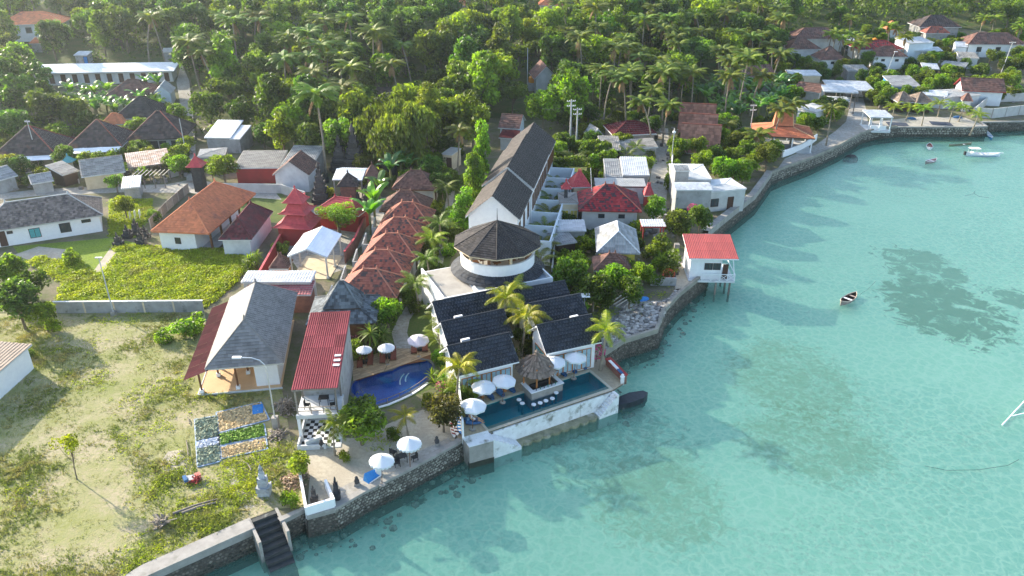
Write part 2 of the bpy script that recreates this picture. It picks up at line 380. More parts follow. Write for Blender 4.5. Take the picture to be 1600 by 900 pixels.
OBST = []    # footprints kept clear of trees: (x, y, radius)
def opening(parent, wallbox, face, u, zc, wd, hg, kind='window', pane=None, framem=None):
    x0, x1, y0, y1 = wallbox
    fx = {'f': (x0 + (x1 - x0) * (u + .5), y0, 0), 'b': (x0 + (x1 - x0) * (.5 - u), y1, pi), 'r': (x1, y0 + (y1 - y0) * (u + .5), pi / 2), 'l': (x0, y0 + (y1 - y0) * (.5 - u), -pi / 2)}[face]
    M = Matrix.Translation((fx[0], fx[1], zc)) @ Matrix.Rotation(fx[2], 4, 'Z')
    fr = MB(); b = .07
    for q in ((-wd / 2 - b, wd / 2 + b, hg / 2, hg / 2 + b), (-wd / 2 - b, wd / 2 + b, -hg / 2 - b, -hg / 2), (-wd / 2 - b, -wd / 2, -hg / 2, hg / 2), (wd / 2, wd / 2 + b, -hg / 2, hg / 2)):
        fr.box(q[0], q[1], -.07, .02, q[2], q[3], M)
    if kind == 'window' and wd > .8: fr.box(-.03, .03, -.06, .02, -hg / 2, hg / 2, M)
    o = fr.build(kind, framem or (M_darkwood if kind == 'window' else M_door), parent)
    MB().box(-wd / 2, wd / 2, -.03, .015, -hg / 2, hg / 2, M).build('pane' if kind == 'window' else 'door_leaf', pane or (M_glass if kind == 'window' else M_door), o)

def house_at(name, label, cx, cy, ang, L, D, eh, rise, roof='hip', rm=None, wm=None, over=.6, axis='x', rl=None, cat='house', group=None, op=(), tw=.34, th=.38, wave=False, fascia=None,
             posts=None, openf=False, wallz=None, nowall=False, sheet=None, floor=None, capm=None, gz=None, wallrect=None, finial=True):
    gz = ground(cx, cy) if gz is None else gz
    t = thing(name, label, cat, (cx, cy, gz), ang, group)
    OBST.append((cx, cy, math.hypot(L, D) / 2 * .8))
    P, RL = roof_polys(roof, L, D, eh, rise, axis, rl)
    far = math.hypot(cx, cy) > 150
    if far: tw *= 1.6; th *= 1.6
    if sheet:
        for i, p in enumerate(P): sheets(p, sheet[0], sheet[1], rm, t)
    else:
        mb = MB()
        for p in P: tiles(mb, p, tw, th, .06, wave)
        mb.build('roof', rm, t)
    sb = MB()
    for p in P: slab(sb, p)
    sb.build('roof_edge', fascia or M_white, t)
    cap = MB()
    for a, b in RL:
        if (b - a).length > .3: cap.tube([a + Vector((0, 0, .05)), b + Vector((0, 0, .05))], .09 if not far else .13, 6)
    if finial and not far and roof == 'hip':
        for q in RL[0]: cap.lathe([(.14, 0), (.17, .15), (.08, .28), (.12, .36), (.0, .6)], 6, q)
    cap.build('ridge_cap', capm or rm, t)
    l, d = L / 2 - over, D / 2 - over
    x0, x1, y0, y1 = wallrect or (-l, l, -d, d)
    if not nowall:
        wb = MB(); hz = eh - .06
        sl = {'x': rise / (D / 2), 'y': rise / (L / 2)}[axis] if roof in ('hip', 'gable') else 0
        top = hz + (over * sl * .6 if roof == 'gable' else .0)
        wb.box(x0, x1, y0, y1, -.4, hz)
        if roof == 'gable':
            for sgn in (-1, 1):
                if axis == 'x': wb.prism([(y0, hz), (y1, hz), (0, eh + rise - .1)], -.1, .1)
                else: wb.prism([(x0, hz), (x1, hz), (0, eh + rise - .1)], -.1, .1)
                k = 6; vs = wb.v[-k:]; del wb.v[-k:]
                for (a, b, c) in vs: wb.v.append((sgn * (x1 - .1) + c * sgn, a, b) if axis == 'x' else (a, sgn * (y1 - .1) + c * sgn, b))
        if roof == 'shed':
            wb.v.extend([(x0, y0, hz), (x1, y0, hz), (x1, y1, hz), (x0, y1, hz), (x1, y1, hz + rise * .9), (x0, y1, hz + rise * .9)]); n = len(wb.v) - 6
            wb.f += [[n + 1, n + 2, n + 4], [n, n + 5, n + 3], [n + 2, n + 3, n + 5, n + 4]]; wb.t += [.5] * 3
        wb.build('wall', wm or M_white, t)
        for o in op: opening(t, (x0, x1, y0, y1), *o)
    if posts:
        px, py, pm = posts
        for i in range(px):
            for j in range(py):
                if (0 < i < px - 1) and (0 < j < py - 1): continue
                x = -l + 2 * l * i / (px - 1); y = -d + 2 * d * j / (py - 1)
                MB().box(x - .09, x + .09, y - .09, y + .09, 0, eh + .02).box(x - .18, x + .18, y - .18, y + .18, 0, .3).build('post', pm, t)
    if floor: MB().box(-l - .2, l + .2, -d - .2, d + .2, -.3, .06).build('floor', floor, t)
    return t
def house(name, label, A, B, D, eh, rise, at='eave', ang=None, L=None, sh=(0, 0), **k):
    hh = eh + (rise if at == 'ridge' else 0)
    a = G(*A, hh); b = G(*B, hh); an = atan2(b.y - a.y, b.x - a.x) if ang is None else radians(ang)
    mid = (a + b) / 2; Lm = L or (b - a).length
    n = Vector((-sin(an), cos(an), 0)); c = mid + (n * D / 2 if at == 'eave' else Vector((0, 0, 0))) + n * sh[1] + Vector((cos(an), sin(an), 0)) * sh[0]
    return house_at(name, label, c.x, c.y, an, Lm, D, eh, rise, **k)

# ================================================================ THE SETTING: land, sea, walls
def xy(px, h=0): return [tuple(G(u, v, h).xy) for u, v in px]
POOL_A = G(763, 671); POOL_B = G(952, 607); POOL_ANG = atan2(POOL_B.y - POOL_A.y, POOL_B.x - POOL_A.x); POOL_L = (POOL_B - POOL_A).length; POOL_D = 3.6
PM = Matrix.Translation(POOL_A) @ Matrix.Rotation(POOL_ANG, 4, 'Z')
def pl(x, y, z=0): return PM @ Vector((x, y, z))
POOL_HOLE = [tuple(pl(*q).xy) for q in ((.0, .0), (POOL_L, 0), (POOL_L, POOL_D), (0, POOL_D))]
KID_PX = [(549, 606), (551, 600), (560, 591), (572, 587), (587, 584), (600, 582), (613, 579), (622, 574), (631, 569), (642, 564), (655, 562), (668, 564), (675, 570), (675, 579), (669, 592), (655, 603), (640, 612), (624, 620), (605, 628), (587, 633), (570, 628), (556, 620), (549, 613)]
KID_HOLE = xy(KID_PX)
SHORE_PX = [(232, 900), (397, 826), (391, 811), (430, 796), (438, 816), (476, 797), (480, 808), (524, 796), (567, 771), (633, 738), (680, 713), (713, 695), (722, 689), (764, 676), (959, 611), (978, 598), (948, 567), (945, 555), (975, 535), (1002, 527), (1027, 519), (1031, 509), (1038, 489), (1047, 478), (1062, 462), (1078, 449), (1094, 436), (1104, 428), (1104, 400), (1106, 366), (1135, 342), (1180, 307), (1194, 288), (1206, 271), (1228, 262), (1270, 247), (1308, 230), (1346, 209), (1368, 203), (1402, 199), (1522, 199), (1543, 198), (1534, 191), (1600, 190), (1680, 186)]
SH = xy(SHORE_PX)
LAND = [(-95, -9), (-60, 16.5)] + SH + [(240, 176), (300, 200), (300, 430), (-330, 430), (-330, -9)]
def cdt(outer, holes=(), step=3.0, hf=lambda x, y: 0, off=0.0):
    pts = []; edges = []
    for P in [outer] + list(holes):
        Q = []
        for i in range(len(P)):
            a, b = Vector(P[i]), Vector(P[(i + 1) % len(P)]); n = max(1, int((b - a).length / (step * 2)))
            for k in range(n): Q.append(a.lerp(b, k / n))
        o = len(pts); pts += Q; edges += [(o + i, o + (i + 1) % len(Q)) for i in range(len(Q))]
    xs = [p[0] for p in outer]; ys = [p[1] for p in outer]
    x = min(xs) + step / 2
    while x < max(xs):
        y = min(ys) + step / 2
        while y < max(ys):
            if inpoly(x, y, outer) and not any(inpoly(x, y, h) for h in holes) and poly_dist(x, y, outer) > step * .4 and all(poly_dist(x, y, h) > step * .3 for h in holes): pts.append(Vector((x, y)))
            y += step
        x += step
    r = delaunay_2d_cdt([Vector(p) for p in pts], edges, [], 0, 1e-5)
    vs, fs = r[0], r[2]; mb = MB(); keep = []
    for f in fs:
        c = sum((vs[i] for i in f), Vector((0, 0))) / 3
        if inpoly(c.x, c.y, outer) and not any(inpoly(c.x, c.y, h) for h in holes):
            a, b, cc = [vs[i] for i in f][:3]
            keep.append(list(f) if (b - a).cross(cc - a) > 0 else list(f)[::-1])
    mb.v = [(v.x, v.y, hf(v.x, v.y) + off) for v in vs]; mb.f = keep; mb.t = [.5] * len(keep)
    return mb
def undul(x, y):
    d = max(0, min(1, (y - 150) / 40)); return hill(x, y) + d * 1.2 * (noise.noise(Vector((x * .03, y * .03, 1))))
hill_base = hill
land = cdt(LAND, [POOL_HOLE, KID_HOLE], 5.0, hill)
land.build('ground', GM_base, kind='structure', smooth=False)
def patch(name, px, m, off=.004, holes=(), step=3.0, ground_xy=None):
    P = ground_xy or xy(px)
    return cdt(P, holes, step, hill, off).build(name, m, kind='structure')
patch('forest_floor', [(-260, -18), (1900, -18), (1760, 70), (1500, 45), (1240, 55), (1190, 150), (1060, 165), (880, 190), (760, 185), (560, 245), (440, 240), (310, 170), (290, 95), (0, 130), (-260, 190)], GM_forest, .13, step=8)
patch('dry_field', [(-160, 900), (-200, 500), (-60, 490), (90, 490), (320, 486), (330, 620), (440, 605), (455, 690), (470, 740), (478, 792), (430, 795), (391, 810), (388, 822), (228, 897), (90, 960)], GM_field, .004)
patch('creeper_bed', [(85, 478), (100, 440), (40, 410), (20, 385), (170, 372), (240, 384), (370, 390), (385, 410), (372, 440), (320, 474)], GM_green, .004)
patch('creeper_margin', [(170, 310), (240, 310), (236, 340), (212, 372), (170, 372)], GM_green, .004)
patch('bare_sand', [(248, 728), (262, 706), (285, 702), (296, 714), (290, 738), (266, 742)], GM_sand, .008)
patch('worn_path', [(352, 724), (362, 722), (372, 750), (386, 775), (398, 792), (384, 796), (368, 770), (358, 748)], GM_sand, .008)
patch('sand_clearing', [(22, 398), (60, 385), (105, 390), (118, 402), (96, 414), (60, 412)], GM_sand, .008)
patch('sand_path', [(143, 428), (178, 380), (188, 384), (176, 402), (186, 412), (160, 428)], GM_sand, .008)
patch('garden_sand', [(480, 800), (484, 745), (474, 700), (512, 682), (560, 685), (600, 665), (660, 640), (702, 640), (712, 692), (680, 710), (600, 752), (524, 793)], GM_sand, .004)
patch('garden_walk', [(524, 794), (712, 694), (700, 684), (640, 712), (560, 748), (512, 772)], GM_lane, .008)
patch('hotel_paving', [(716, 688), (700, 640), (724, 600), (735, 570), (800, 560), (805, 540), (780, 480), (815, 478), (835, 540), (920, 525), (944, 556), (947, 568), (976, 598), (957, 610), (768, 673)], GM_pave, .004, [POOL_HOLE])
patch('hotel_lawn', [(600, 560), (590, 500), (640, 460), (655, 420), (670, 370), (682, 320), (690, 280), (735, 290), (725, 340), (694, 440), (690, 545), (640, 545)], GM_lawn, .004)
patch('stepping_path', [(618, 545), (612, 520), (622, 498), (640, 470), (655, 445), (668, 446), (655, 478), (640, 500), (636, 520), (645, 545)], GM_lane, .008)
patch('upper_path', [(683, 410), (688, 370), (697, 312), (704, 290), (712, 292), (706, 330), (700, 372), (692, 412)], GM_lane, .008)
patch('kidney_pool_surround', [(543, 622), (543, 560), (612, 545), (680, 545), (690, 600), (600, 640), (560, 640)], GM_lawn, .008, [KID_HOLE])
patch('rubble_shore', [(928, 520), (945, 478), (975, 470), (1000, 470), (1040, 470), (1055, 452), (1072, 450), (1046, 476), (1030, 508), (1002, 524), (975, 532), (948, 548)], GM_gravel, .006)
patch('stilt_house_path', [(1055, 455), (1055, 410), (1070, 398), (1085, 420), (1098, 434), (1078, 446)], GM_sand, .006)
patch('waterfront_road', [(1212, 268), (1226, 248), (1275, 226), (1305, 205), (1322, 190), (1328, 165), (1318, 140), (1346, 140), (1352, 165), (1356, 190), (1400, 186), (1402, 198), (1368, 202), (1346, 208), (1308, 229), (1270, 246), (1228, 261)], GM_lane, .006)
patch('village_lane', [(0, 302), (60, 296), (180, 290), (262, 288), (300, 280), (430, 300), (440, 312), (300, 302), (200, 300), (60, 306), (0, 312)], GM_lane, .006)
patch('hill_lane', [(292, 285), (288, 200), (276, 130), (284, 100), (296, 128), (304, 200), (308, 285)], GM_lane, .30)
patch('right_lane', [(1012, 300), (1030, 200), (1044, 200), (1046, 240), (1040, 330), (1036, 380), (1022, 380)], GM_lane, .006)
patch('jetty_deck', [(1402, 198), (1522, 198), (1542, 197.5), (1508, 184), (1440, 182), (1400, 186)], GM_lane, .010)
patch('vacant_plot', [(372, 330), (380, 302), (440, 302), (452, 312), (440, 345), (400, 352)], GM_lawn, .004)
patch('temple_yard', [(440, 385), (470, 330), (560, 300), (610, 310), (590, 365), (545, 400), (540, 420), (480, 440)], GM_lane, .004)

# seabed and sea
def sea_mats():
    m = bpy.data.materials.new('seabed_sand'); m.use_nodes = True; N = m.node_tree.nodes; L = m.node_tree.links
    b = N['Principled BSDF']; b.inputs['Roughness'].default_value = 1; b.inputs['Specular IOR Level'].default_value = 0
    tc = N.new('ShaderNodeTexCoord')
    def nz(sc, det=5, r=.6, dist=0):
        t = N.new('ShaderNodeTexNoise'); t.inputs['Scale'].default_value = sc; t.inputs['Detail'].default_value = det; t.inputs['Roughness'].default_value = r
        t.inputs['Distortion'].default_value = dist; L.new(tc.outputs['Object'], t.inputs['Vector']); return t.outputs[0]
    def mr(x, a, c, lo=0, hi=1):
        r = N.new('ShaderNodeMapRange'); r.inputs[1].default_value = a; r.inputs[2].default_value = c; r.inputs[3].default_value = lo; r.inputs[4].default_value = hi; L.new(x, r.inputs[0]); return r.outputs[0]
    def mx(f, a, c, mode='MIX'):
        x = N.new('ShaderNodeMix'); x.data_type = 'RGBA'; x.blend_type = mode
        if hasattr(f, 'node'): L.new(f, x.inputs[0])
        else: x.inputs[0].default_value = f
        for s, v in ((6, a), (7, c)):
            if hasattr(v, 'node'): L.new(v, x.inputs[s])
            else: x.inputs[s].default_value = (*v, 1)
        return x.outputs[2]
    def math_(op, a, c):
        x = N.new('ShaderNodeMath'); x.operation = op
        for i, v in enumerate((a, c)):
            if hasattr(v, 'node'): L.new(v, x.inputs[i])
            else: x.inputs[i].default_value = v
        return x.outputs[0]
    # bright caustic light net painted into the pale sand colour
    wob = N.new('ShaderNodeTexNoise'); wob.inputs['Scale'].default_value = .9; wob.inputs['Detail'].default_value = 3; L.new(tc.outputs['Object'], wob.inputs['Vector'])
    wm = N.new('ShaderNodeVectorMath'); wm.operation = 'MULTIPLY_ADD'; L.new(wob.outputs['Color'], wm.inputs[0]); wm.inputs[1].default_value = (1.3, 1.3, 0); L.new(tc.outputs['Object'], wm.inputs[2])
    caustic = []
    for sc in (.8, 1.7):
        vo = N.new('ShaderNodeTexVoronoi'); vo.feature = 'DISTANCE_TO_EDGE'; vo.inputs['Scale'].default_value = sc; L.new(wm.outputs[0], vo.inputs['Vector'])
        caustic.append(mr(vo.outputs['Distance'], .01, .17, 1, 0))
    caustic_mix = math_('ADD', math_('MULTIPLY', caustic[0], .6), math_('MULTIPLY', caustic[1], .4))
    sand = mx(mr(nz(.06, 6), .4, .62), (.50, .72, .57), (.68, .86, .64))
    sand = mx(caustic_mix, sand, (1, 1, .80))
    grit = mx(mr(nz(2.2, 8, .7), .5, .62), sand, (.34, .36, .26))
    zone = mr(nz(.045, 3, .5, .6), .46, .60)
    col = mx(math_('MULTIPLY', zone, .45), sand, grit)
    # darkening of deep water painted into bed colour towards walls, with silt and weed
    sx = N.new('ShaderNodeSeparateXYZ'); L.new(tc.outputs['Object'], sx.inputs[0])
    off = math_('ADD', math_('MULTIPLY', sx.outputs[0], .8), math_('MULTIPLY', sx.outputs[1], -.62))
    off = math_('ADD', off, math_('MULTIPLY', nz(.08, 4), 14))
    col = mx(mr(off, -30, 2, .6, 0), col, (.22, .42, .36))
    # sea grass beds lying where the photograph has them
    def bed(cx, cy, r, sc, lo, hi, strength, c0, sq=1.0):
        vm = N.new('ShaderNodeVectorMath'); vm.operation = 'SUBTRACT'; L.new(tc.outputs['Object'], vm.inputs[0]); vm.inputs[1].default_value = (cx, cy, 0)
        v2 = N.new('ShaderNodeVectorMath'); v2.operation = 'MULTIPLY'; L.new(vm.outputs[0], v2.inputs[0]); v2.inputs[1].default_value = (1, sq, 0)
        ln = N.new('ShaderNodeVectorMath'); ln.operation = 'LENGTH'; L.new(v2.outputs[0], ln.inputs[0])
        k = mr(ln.outputs['Value'], r * .45, r, .16, -.2)
        return mx(mr(math_('ADD', nz(sc, 10, .74, .9), k), lo, hi, 0, strength), col, c0)
    g = G(1475, 480, -3); col = bed(g.x, g.y, 12, .42, .54, .62, .86, (.035, .08, .055), .8)
    g = G(1440, 415, -3); col = bed(g.x, g.y, 9, .45, .58, .64, .8, (.07, .14, .10), .7)
    g = G(1270, 690, -3); col = bed(g.x, g.y, 12, 1.1, .52, .70, .62, (.24, .26, .12), 1.2)
    g = G(1240, 590, -3); col = bed(g.x, g.y, 11, 1.1, .52, .70, .6, (.24, .26, .12), .8)
    g = G(645, 775, -3); col = bed(g.x, g.y, 2.2, .8, .55, .64, .85, (.05, .07, .05), 1)
    g = G(1030, 780, -3); col = bed(g.x, g.y, 10, 1.1, .52, .70, .58, (.26, .27, .13), 1)
    g = G(1590, 465, -3); col = bed(g.x, g.y, 6, .4, .58, .66, .8, (.08, .14, .11), 1)
    g = G(960, 690, -3); col = bed(g.x, g.y, 14, .7, .60, .72, .5, (.14, .18, .12), 1)
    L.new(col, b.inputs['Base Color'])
    s = bpy.data.materials.new('sea_water'); s.use_nodes = True; N2 = s.node_tree.nodes; L2 = s.node_tree.links
    for n in list(N2):
        if n.type != 'OUTPUT_MATERIAL': N2.remove(n)
    out = [n for n in N2][0]
    return m, s
def water_material(name, tint, turb, tcol, wave, dist, rough=.04, s=None, calm=0):
    m = s or bpy.data.materials.new(name); m.use_nodes = True; N = m.node_tree.nodes; L = m.node_tree.links
    for n in list(N): N.remove(n)
    out = N.new('ShaderNodeOutputMaterial'); tc = N.new('ShaderNodeTexCoord')
    hs = []
    for sc, wgt in wave:
        mp = N.new('ShaderNodeMapping'); mp.inputs['Rotation'].default_value = (0, 0, .6); mp.inputs['Scale'].default_value = (1, 1.9, 1); L.new(tc.outputs['Object'], mp.inputs['Vector'])
        t = N.new('ShaderNodeTexNoise'); t.inputs['Scale'].default_value = sc; t.inputs['Detail'].default_value = 4; t.inputs['Distortion'].default_value = .4; L.new(mp.outputs[0], t.inputs['Vector'])
        k = N.new('ShaderNodeMath'); k.operation = 'MULTIPLY'; L.new(t.outputs[0], k.inputs[0]); k.inputs[1].default_value = wgt; hs.append(k.outputs[0])
    h = hs[0]
    for q in hs[1:]:
        a = N.new('ShaderNodeMath'); a.operation = 'ADD'; L.new(h, a.inputs[0]); L.new(q, a.inputs[1]); h = a.outputs[0]
    bp = N.new('ShaderNodeBump'); bp.inputs['Strength'].default_value = 1; bp.inputs['Distance'].default_value = dist; L.new(h, bp.inputs['Height'])
    fr = N.new('ShaderNodeFresnel'); fr.inputs[0].default_value = 1.2; L.new(bp.outputs[0], fr.inputs['Normal'])
    gl = N.new('ShaderNodeBsdfGlossy'); gl.inputs['Roughness'].default_value = rough; L.new(bp.outputs[0], gl.inputs['Normal'])
    tr = N.new('ShaderNodeBsdfTransparent'); tr.inputs[0].default_value = (*tint, 1)
    df = N.new('ShaderNodeBsdfDiffuse'); df.inputs[0].default_value = (*tcol, 1)
    m1 = N.new('ShaderNodeMixShader'); m1.inputs[0].default_value = turb; L.new(tr.outputs[0], m1.inputs[1]); L.new(df.outputs[0], m1.inputs[2])
    m2 = N.new('ShaderNodeMixShader'); L.new(fr.outputs[0], m2.inputs[0]); L.new(m1.outputs[0], m2.inputs[1]); L.new(gl.outputs[0], m2.inputs[2])
    L.new(m2.outputs[0], out.inputs[0]); MATS[name] = m
    return m
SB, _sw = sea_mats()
M_sea = water_material('sea_water', (.84, .99, .90), .12, (.40, .90, .68), ((.35, 1.0), (1.3, .5), (4.0, .22)), .09, s=_sw)
M_poolwater = water_material('pool_water', (.78, .93, .97), .10, (.02, .25, .42), ((.8, .5), (3.0, .25)), .03)
mb = MB(); nx, ny = 60, 60
def bedz(x, y): return -3.25 - .25 * noise.noise(Vector((x * .05, y * .05, 5)))
for j in range(ny + 1):
    for i in range(nx + 1):
        x = -100 + 420 * i / nx; y = -20 + 400 * j / ny; mb.v.append((x, y, bedz(x, y)))
for j in range(ny):
    for i in range(nx): a = j * (nx + 1) + i; mb.f.append([a, a + 1, a + nx + 2, a + nx + 1]); mb.t.append(.5)
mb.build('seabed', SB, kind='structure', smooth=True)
MB().quad((-100, -20, SEA), (320, -20, SEA), (320, 380, SEA), (-100, 380, SEA)).build('sea', M_sea, kind='structure')

# sea walls: coping, rendered band, and stones set in mortar
def ribbon(mb, pts, o0, z0, o1, z1, t=.5):
    "strip along pts between offset o0 (height z0) and offset o1 (height z1); positive offsets lie seaward (right of travel)"
    N_ = []
    for i in range(len(pts)):
        d = Vector((0, 0))
        if i > 0: d += (pts[i] - pts[i - 1]).normalized()
        if i < len(pts) - 1: d += (pts[i + 1] - pts[i]).normalized()
        d.normalize(); N_.append(Vector((d.y, -d.x)))
    A = [(pts[i].x + N_[i].x * o0, pts[i].y + N_[i].y * o0, z0) for i in range(len(pts))]; B = [(pts[i].x + N_[i].x * o1, pts[i].y + N_[i].y * o1, z1) for i in range(len(pts))]
    for i in range(len(pts) - 1): mb.quad(A[i + 1], A[i], B[i], B[i + 1], t)
def seawall(label, pxs, top=.12, cw=.5, band=0, sz=.34, ms=None, mc=None, zb=-3.4, batter=.35, cat='sea wall', pts=None, capm=None):
    P = [Vector(q) for q in (pts or xy(pxs))]; Q = [P[0]]
    for a, b in zip(P, P[1:]):
        n = max(1, int((b - a).length / 4))
        for k in range(1, n + 1): Q.append(a.lerp(b, k / n))
    t = thing('sea_wall', label, cat, (P[0].x, P[0].y, 0)); o = P[0]; Q = [q - o for q in Q]
    c = MB(); ribbon(c, Q, .04, top, -cw, top); ribbon(c, Q, -cw, top, -cw, -.1); ribbon(c, Q, .04, -.15 - band, .04, top); ribbon(c, Q, .0, -.15 - band, .04, -.15 - band)
    c.build('coping', mc or M_concrete, t)
    f = MB(); ribbon(f, Q, batter, zb, 0, -.12 - band); f.build('wall_face', M_mortar, t)
    st = MB(); wt = MB(); zt = -.15 - band; H = zt - (SEA - .3)
    for a, b in zip(Q, Q[1:]):
        L = (b - a).length
        if L < .05: continue
        e = (b - a) / L; n2 = Vector((e.y, -e.x)); rows = int(H / (sz * .85)) + 1; cols = int(L / sz) + 1
        for j in range(rows):
            for i in range(cols):
                s_ = (i + .5 + (.5 if j % 2 else 0) + RN.uniform(-.18, .18)) * sz; z = zt - (j + .5) * sz * .85 + RN.uniform(-.05, .05)
                if s_ > L + .1 or z > zt - .05: continue
                k = RN.choice((5, 6, 7)); ph = RN.random() * 6; r = sz * RN.uniform(.38, .56); vs = []; fs = []
                off = batter * (zt - z) / (zt - zb)
                for q in range(k):
                    aa = ph + 2 * pi * q / k; rr = r * RN.uniform(.8, 1.1); x = s_ + rr * cos(aa); zz = z + rr * sin(aa) * .85
                    w_ = a + e * x + n2 * (off + .03); vs.append((w_.x, w_.y, min(zz, zt)))
                x = s_; w_ = a + e * x + n2 * (off + .03 + sz * RN.uniform(.18, .34)); vs.append((w_.x, w_.y, z + .03))
                fs = [(q, (q + 1) % k, k) for q in range(k)]; (st if z > SEA + .55 + RN.uniform(-.25, .25) else wt).add(vs, fs, RN.random())
    st.build('stones', ms or M_stone, t, kind='stuff'); wt.build('tidal_stones', M_wetstone, t, kind='stuff')
    return t

# ================================================================ SEA WALLS
seawall('long rough stone sea wall with wide concrete coping below the dry field at the bottom left', [(60, 1010), (232, 900), (397, 826)], cw=1.3, band=.45, sz=.3)
seawall('short stone sea wall stub between the dark boat steps and the walled shrine plot', [(438, 816), (476, 797), (480, 808), (524, 796)], cw=.5, band=.15, sz=.3)
seawall('straight dark stone sea wall in front of the sandy garden with parasols', [(524, 796), (567, 771), (633, 738), (680, 713), (713, 695), (722, 689)], cw=.55, sz=.3, ms=M_stonepale)
seawall('curved stone sea wall holding back the rubble shore beside the hotel', [(945, 555), (975, 535), (1002, 527), (1027, 519), (1031, 509), (1038, 489), (1047, 478), (1062, 462), (1078, 449), (1094, 436), (1104, 428)], top=.45, cw=.35, sz=.34, mc=M_stonepale)
seawall('shaded sea wall under the stilted white house', [(1104, 428), (1104, 400), (1106, 366)], sz=.4)
seawall('plain grey sea wall with a broad ledge beside the two storey grey house', [(1106, 366), (1135, 342), (1180, 307), (1194, 288), (1206, 271)], top=.5, cw=1.0, sz=.45, band=.4)
seawall('pebbly stone sea wall curving along the waterfront road', [(1206, 271), (1228, 262), (1270, 247), (1308, 230), (1346, 209), (1368, 203), (1402, 199)], top=.35, cw=.4, sz=.42, ms=M_stonepale, mc=M_stonepale)
seawall('squared pale stone jetty wall with a flat top at the upper right', [(1402, 199), (1522, 199), (1543, 198), (1534, 191)], top=.15, cw=.5, sz=.55, ms=M_stonepale, batter=.1)
seawall('low rocky sea wall beyond the jetty at the right edge', [(1534, 191), (1600, 190), (1680, 186)], sz=.6, band=0)

# boat steps cut in the near wall
a = G(391, 811); b = G(430, 796); ang = atan2(b.y - a.y, b.x - a.x); L = (b - a).length
t = thing('boat_steps', 'dark weedy concrete steps going down into the sea at the bottom left wall', 'steps', a, ang)
M_wet = mat('wet_concrete', (.055, .06, .06), (.035, .04, .04), scale=2, rough=.6, bump=.4, c3=(.18, .19, .17), c3s=1.2, c3t=.62)
for i in range(9):
    MB().box(.02, L - .02, -.55 * (i + 1) + .1, -.55 * i + .1 + (.1 if i else .4), -3.3, -.02 - .29 * i).build('step', M_wet, t)
for x in (-.22, L - .02): MB().box(x, x + .24, -3.0, .1, -3.3, .05).build('side_wall', M_concrete, t)

# concrete landing block in front of the hotel deck and its stairs
P = [G(733, 699, .35), G(771, 689, .35), G(762, 673, .35), G(722, 684, .35)]
ang = atan2(P[1].y - P[0].y, P[1].x - P[0].x); t = thing('concrete_landing', 'big stained concrete block standing in the sea at the foot of the hotel deck', 'landing block', (P[0].x, P[0].y, 0), ang); tl_ = t
R2 = Matrix.Rotation(-ang, 4, 'Z'); Q = [R2 @ (p - Vector((P[0].x, P[0].y, 0))) for p in P]
MB().prism([(q.x, q.y) for q in Q], -3.4, .33).build('block', M_concrete, t)
MB().prism([(q.x * 1.0 + (.0), q.y) for q in Q], .334, .40).build('top_slab', M_stainwhite, t)

# ================================================================ HOTEL POOL TERRACE
t = thing('infinity_pool', 'long dark teal infinity pool with a beige rim above the sea', 'pool', POOL_A, POOL_ANG)
L, D = POOL_L, POOL_D
b_ = MB(); b_.box(0, L, 0, D, -1.35, -1.3); b_.box(-.1, 0, -.1, D + .1, -1.35, -.03); b_.box(L, L + .1, -.1, D + .1, -1.35, -.03); b_.box(0, L, D, D + .1, -1.35, -.03); b_.box(0, L, -.1, 0, -1.35, -.03)
b_.build('basin', M_pooltile2, t)
MB().box(0, L, .02, .5, -1.3, -.085).build('overflow_ledge', mat('mossy_ledge', (.13, .20, .17), (.07, .13, .12), scale=2, rough=.4, bump=.3), t)
MB().quad((0, .5, -.12), (L, .5, -.12), (L, D, -.12), (0, D, -.12)).build('pool_water', M_poolwater, t)
c = MB()
c.box(-.25, L + .25, D, D + .28, -.06, .045); c.box(-.25, 0, -.02, D, -.06, .045); c.box(L, L + .28, -.02, D, -.06, .045)
c.build('coping', M_beige, t)
MB().box(-.25, L + .28, -.36, -.02, -.3, .03).build('front_rim', M_beige, t)
# retaining wall, scalloped apron, two flights of stairs
t = thing('pool_retaining_wall', 'tall white stained wall carrying the infinity pool above the sea', 'retaining wall', POOL_A, POOL_ANG)
MB().box(.2, L + .2, -.62, -.37, -3.3, -.06).build('wall', M_stainwhite, t)
MB().box(L * .72, L * .72 + .25, -.7, -.62, -1.7, -.06).build('buttress', M_stainwhite, t)
ap = MB(); n = 9; x0, x1 = 1.9, L - 2.3; rr = (x1 - x0) / n / 2; Ppts = [(x0, -.6)]
for i in range(n):
    cx_ = x0 + (2 * i + 1) * rr
    for k in range(1, 7): aa = pi + pi * k / 7; Ppts.append((cx_ + rr * cos(aa), -1.25 + rr * .75 * sin(aa)))
Ppts.append((x1, -.6)); ap.prism(Ppts, -3.3, -1.78, .5); ap.build('scalloped_apron', mat('algae_concrete', (.30, .28, .18), (.16, .16, .10), scale=1.5, bump=.5, c3=(.42, .40, .34), c3s=.8, c3t=.55), t)
def stair(label, x_top, x_bot, y0, y1, n, ztop, zbot):
    t = thing('stairs', label, 'stairs', POOL_A, POOL_ANG)
    for i in range(n):
        xa = x_top + (x_bot - x_top) * i / n; xb = x_top + (x_bot - x_top) * (i + 1) / n; z = ztop + (zbot - ztop) * i / (n - 1)
        MB().box(min(xa, xb), max(xa, xb), y0 - .06 * i / n, y1, -3.3, z).build('step', M_stainwhite, t)
stair('white stained stairs going down beside the concrete landing block', -.5, 2.6, -1.75, -.66, 9, .1, -1.75)
stair('white stairs going down to the sea at the right end of the pool wall', L + .15, L - 2.2, -1.5, -.66, 9, .05, -1.75)
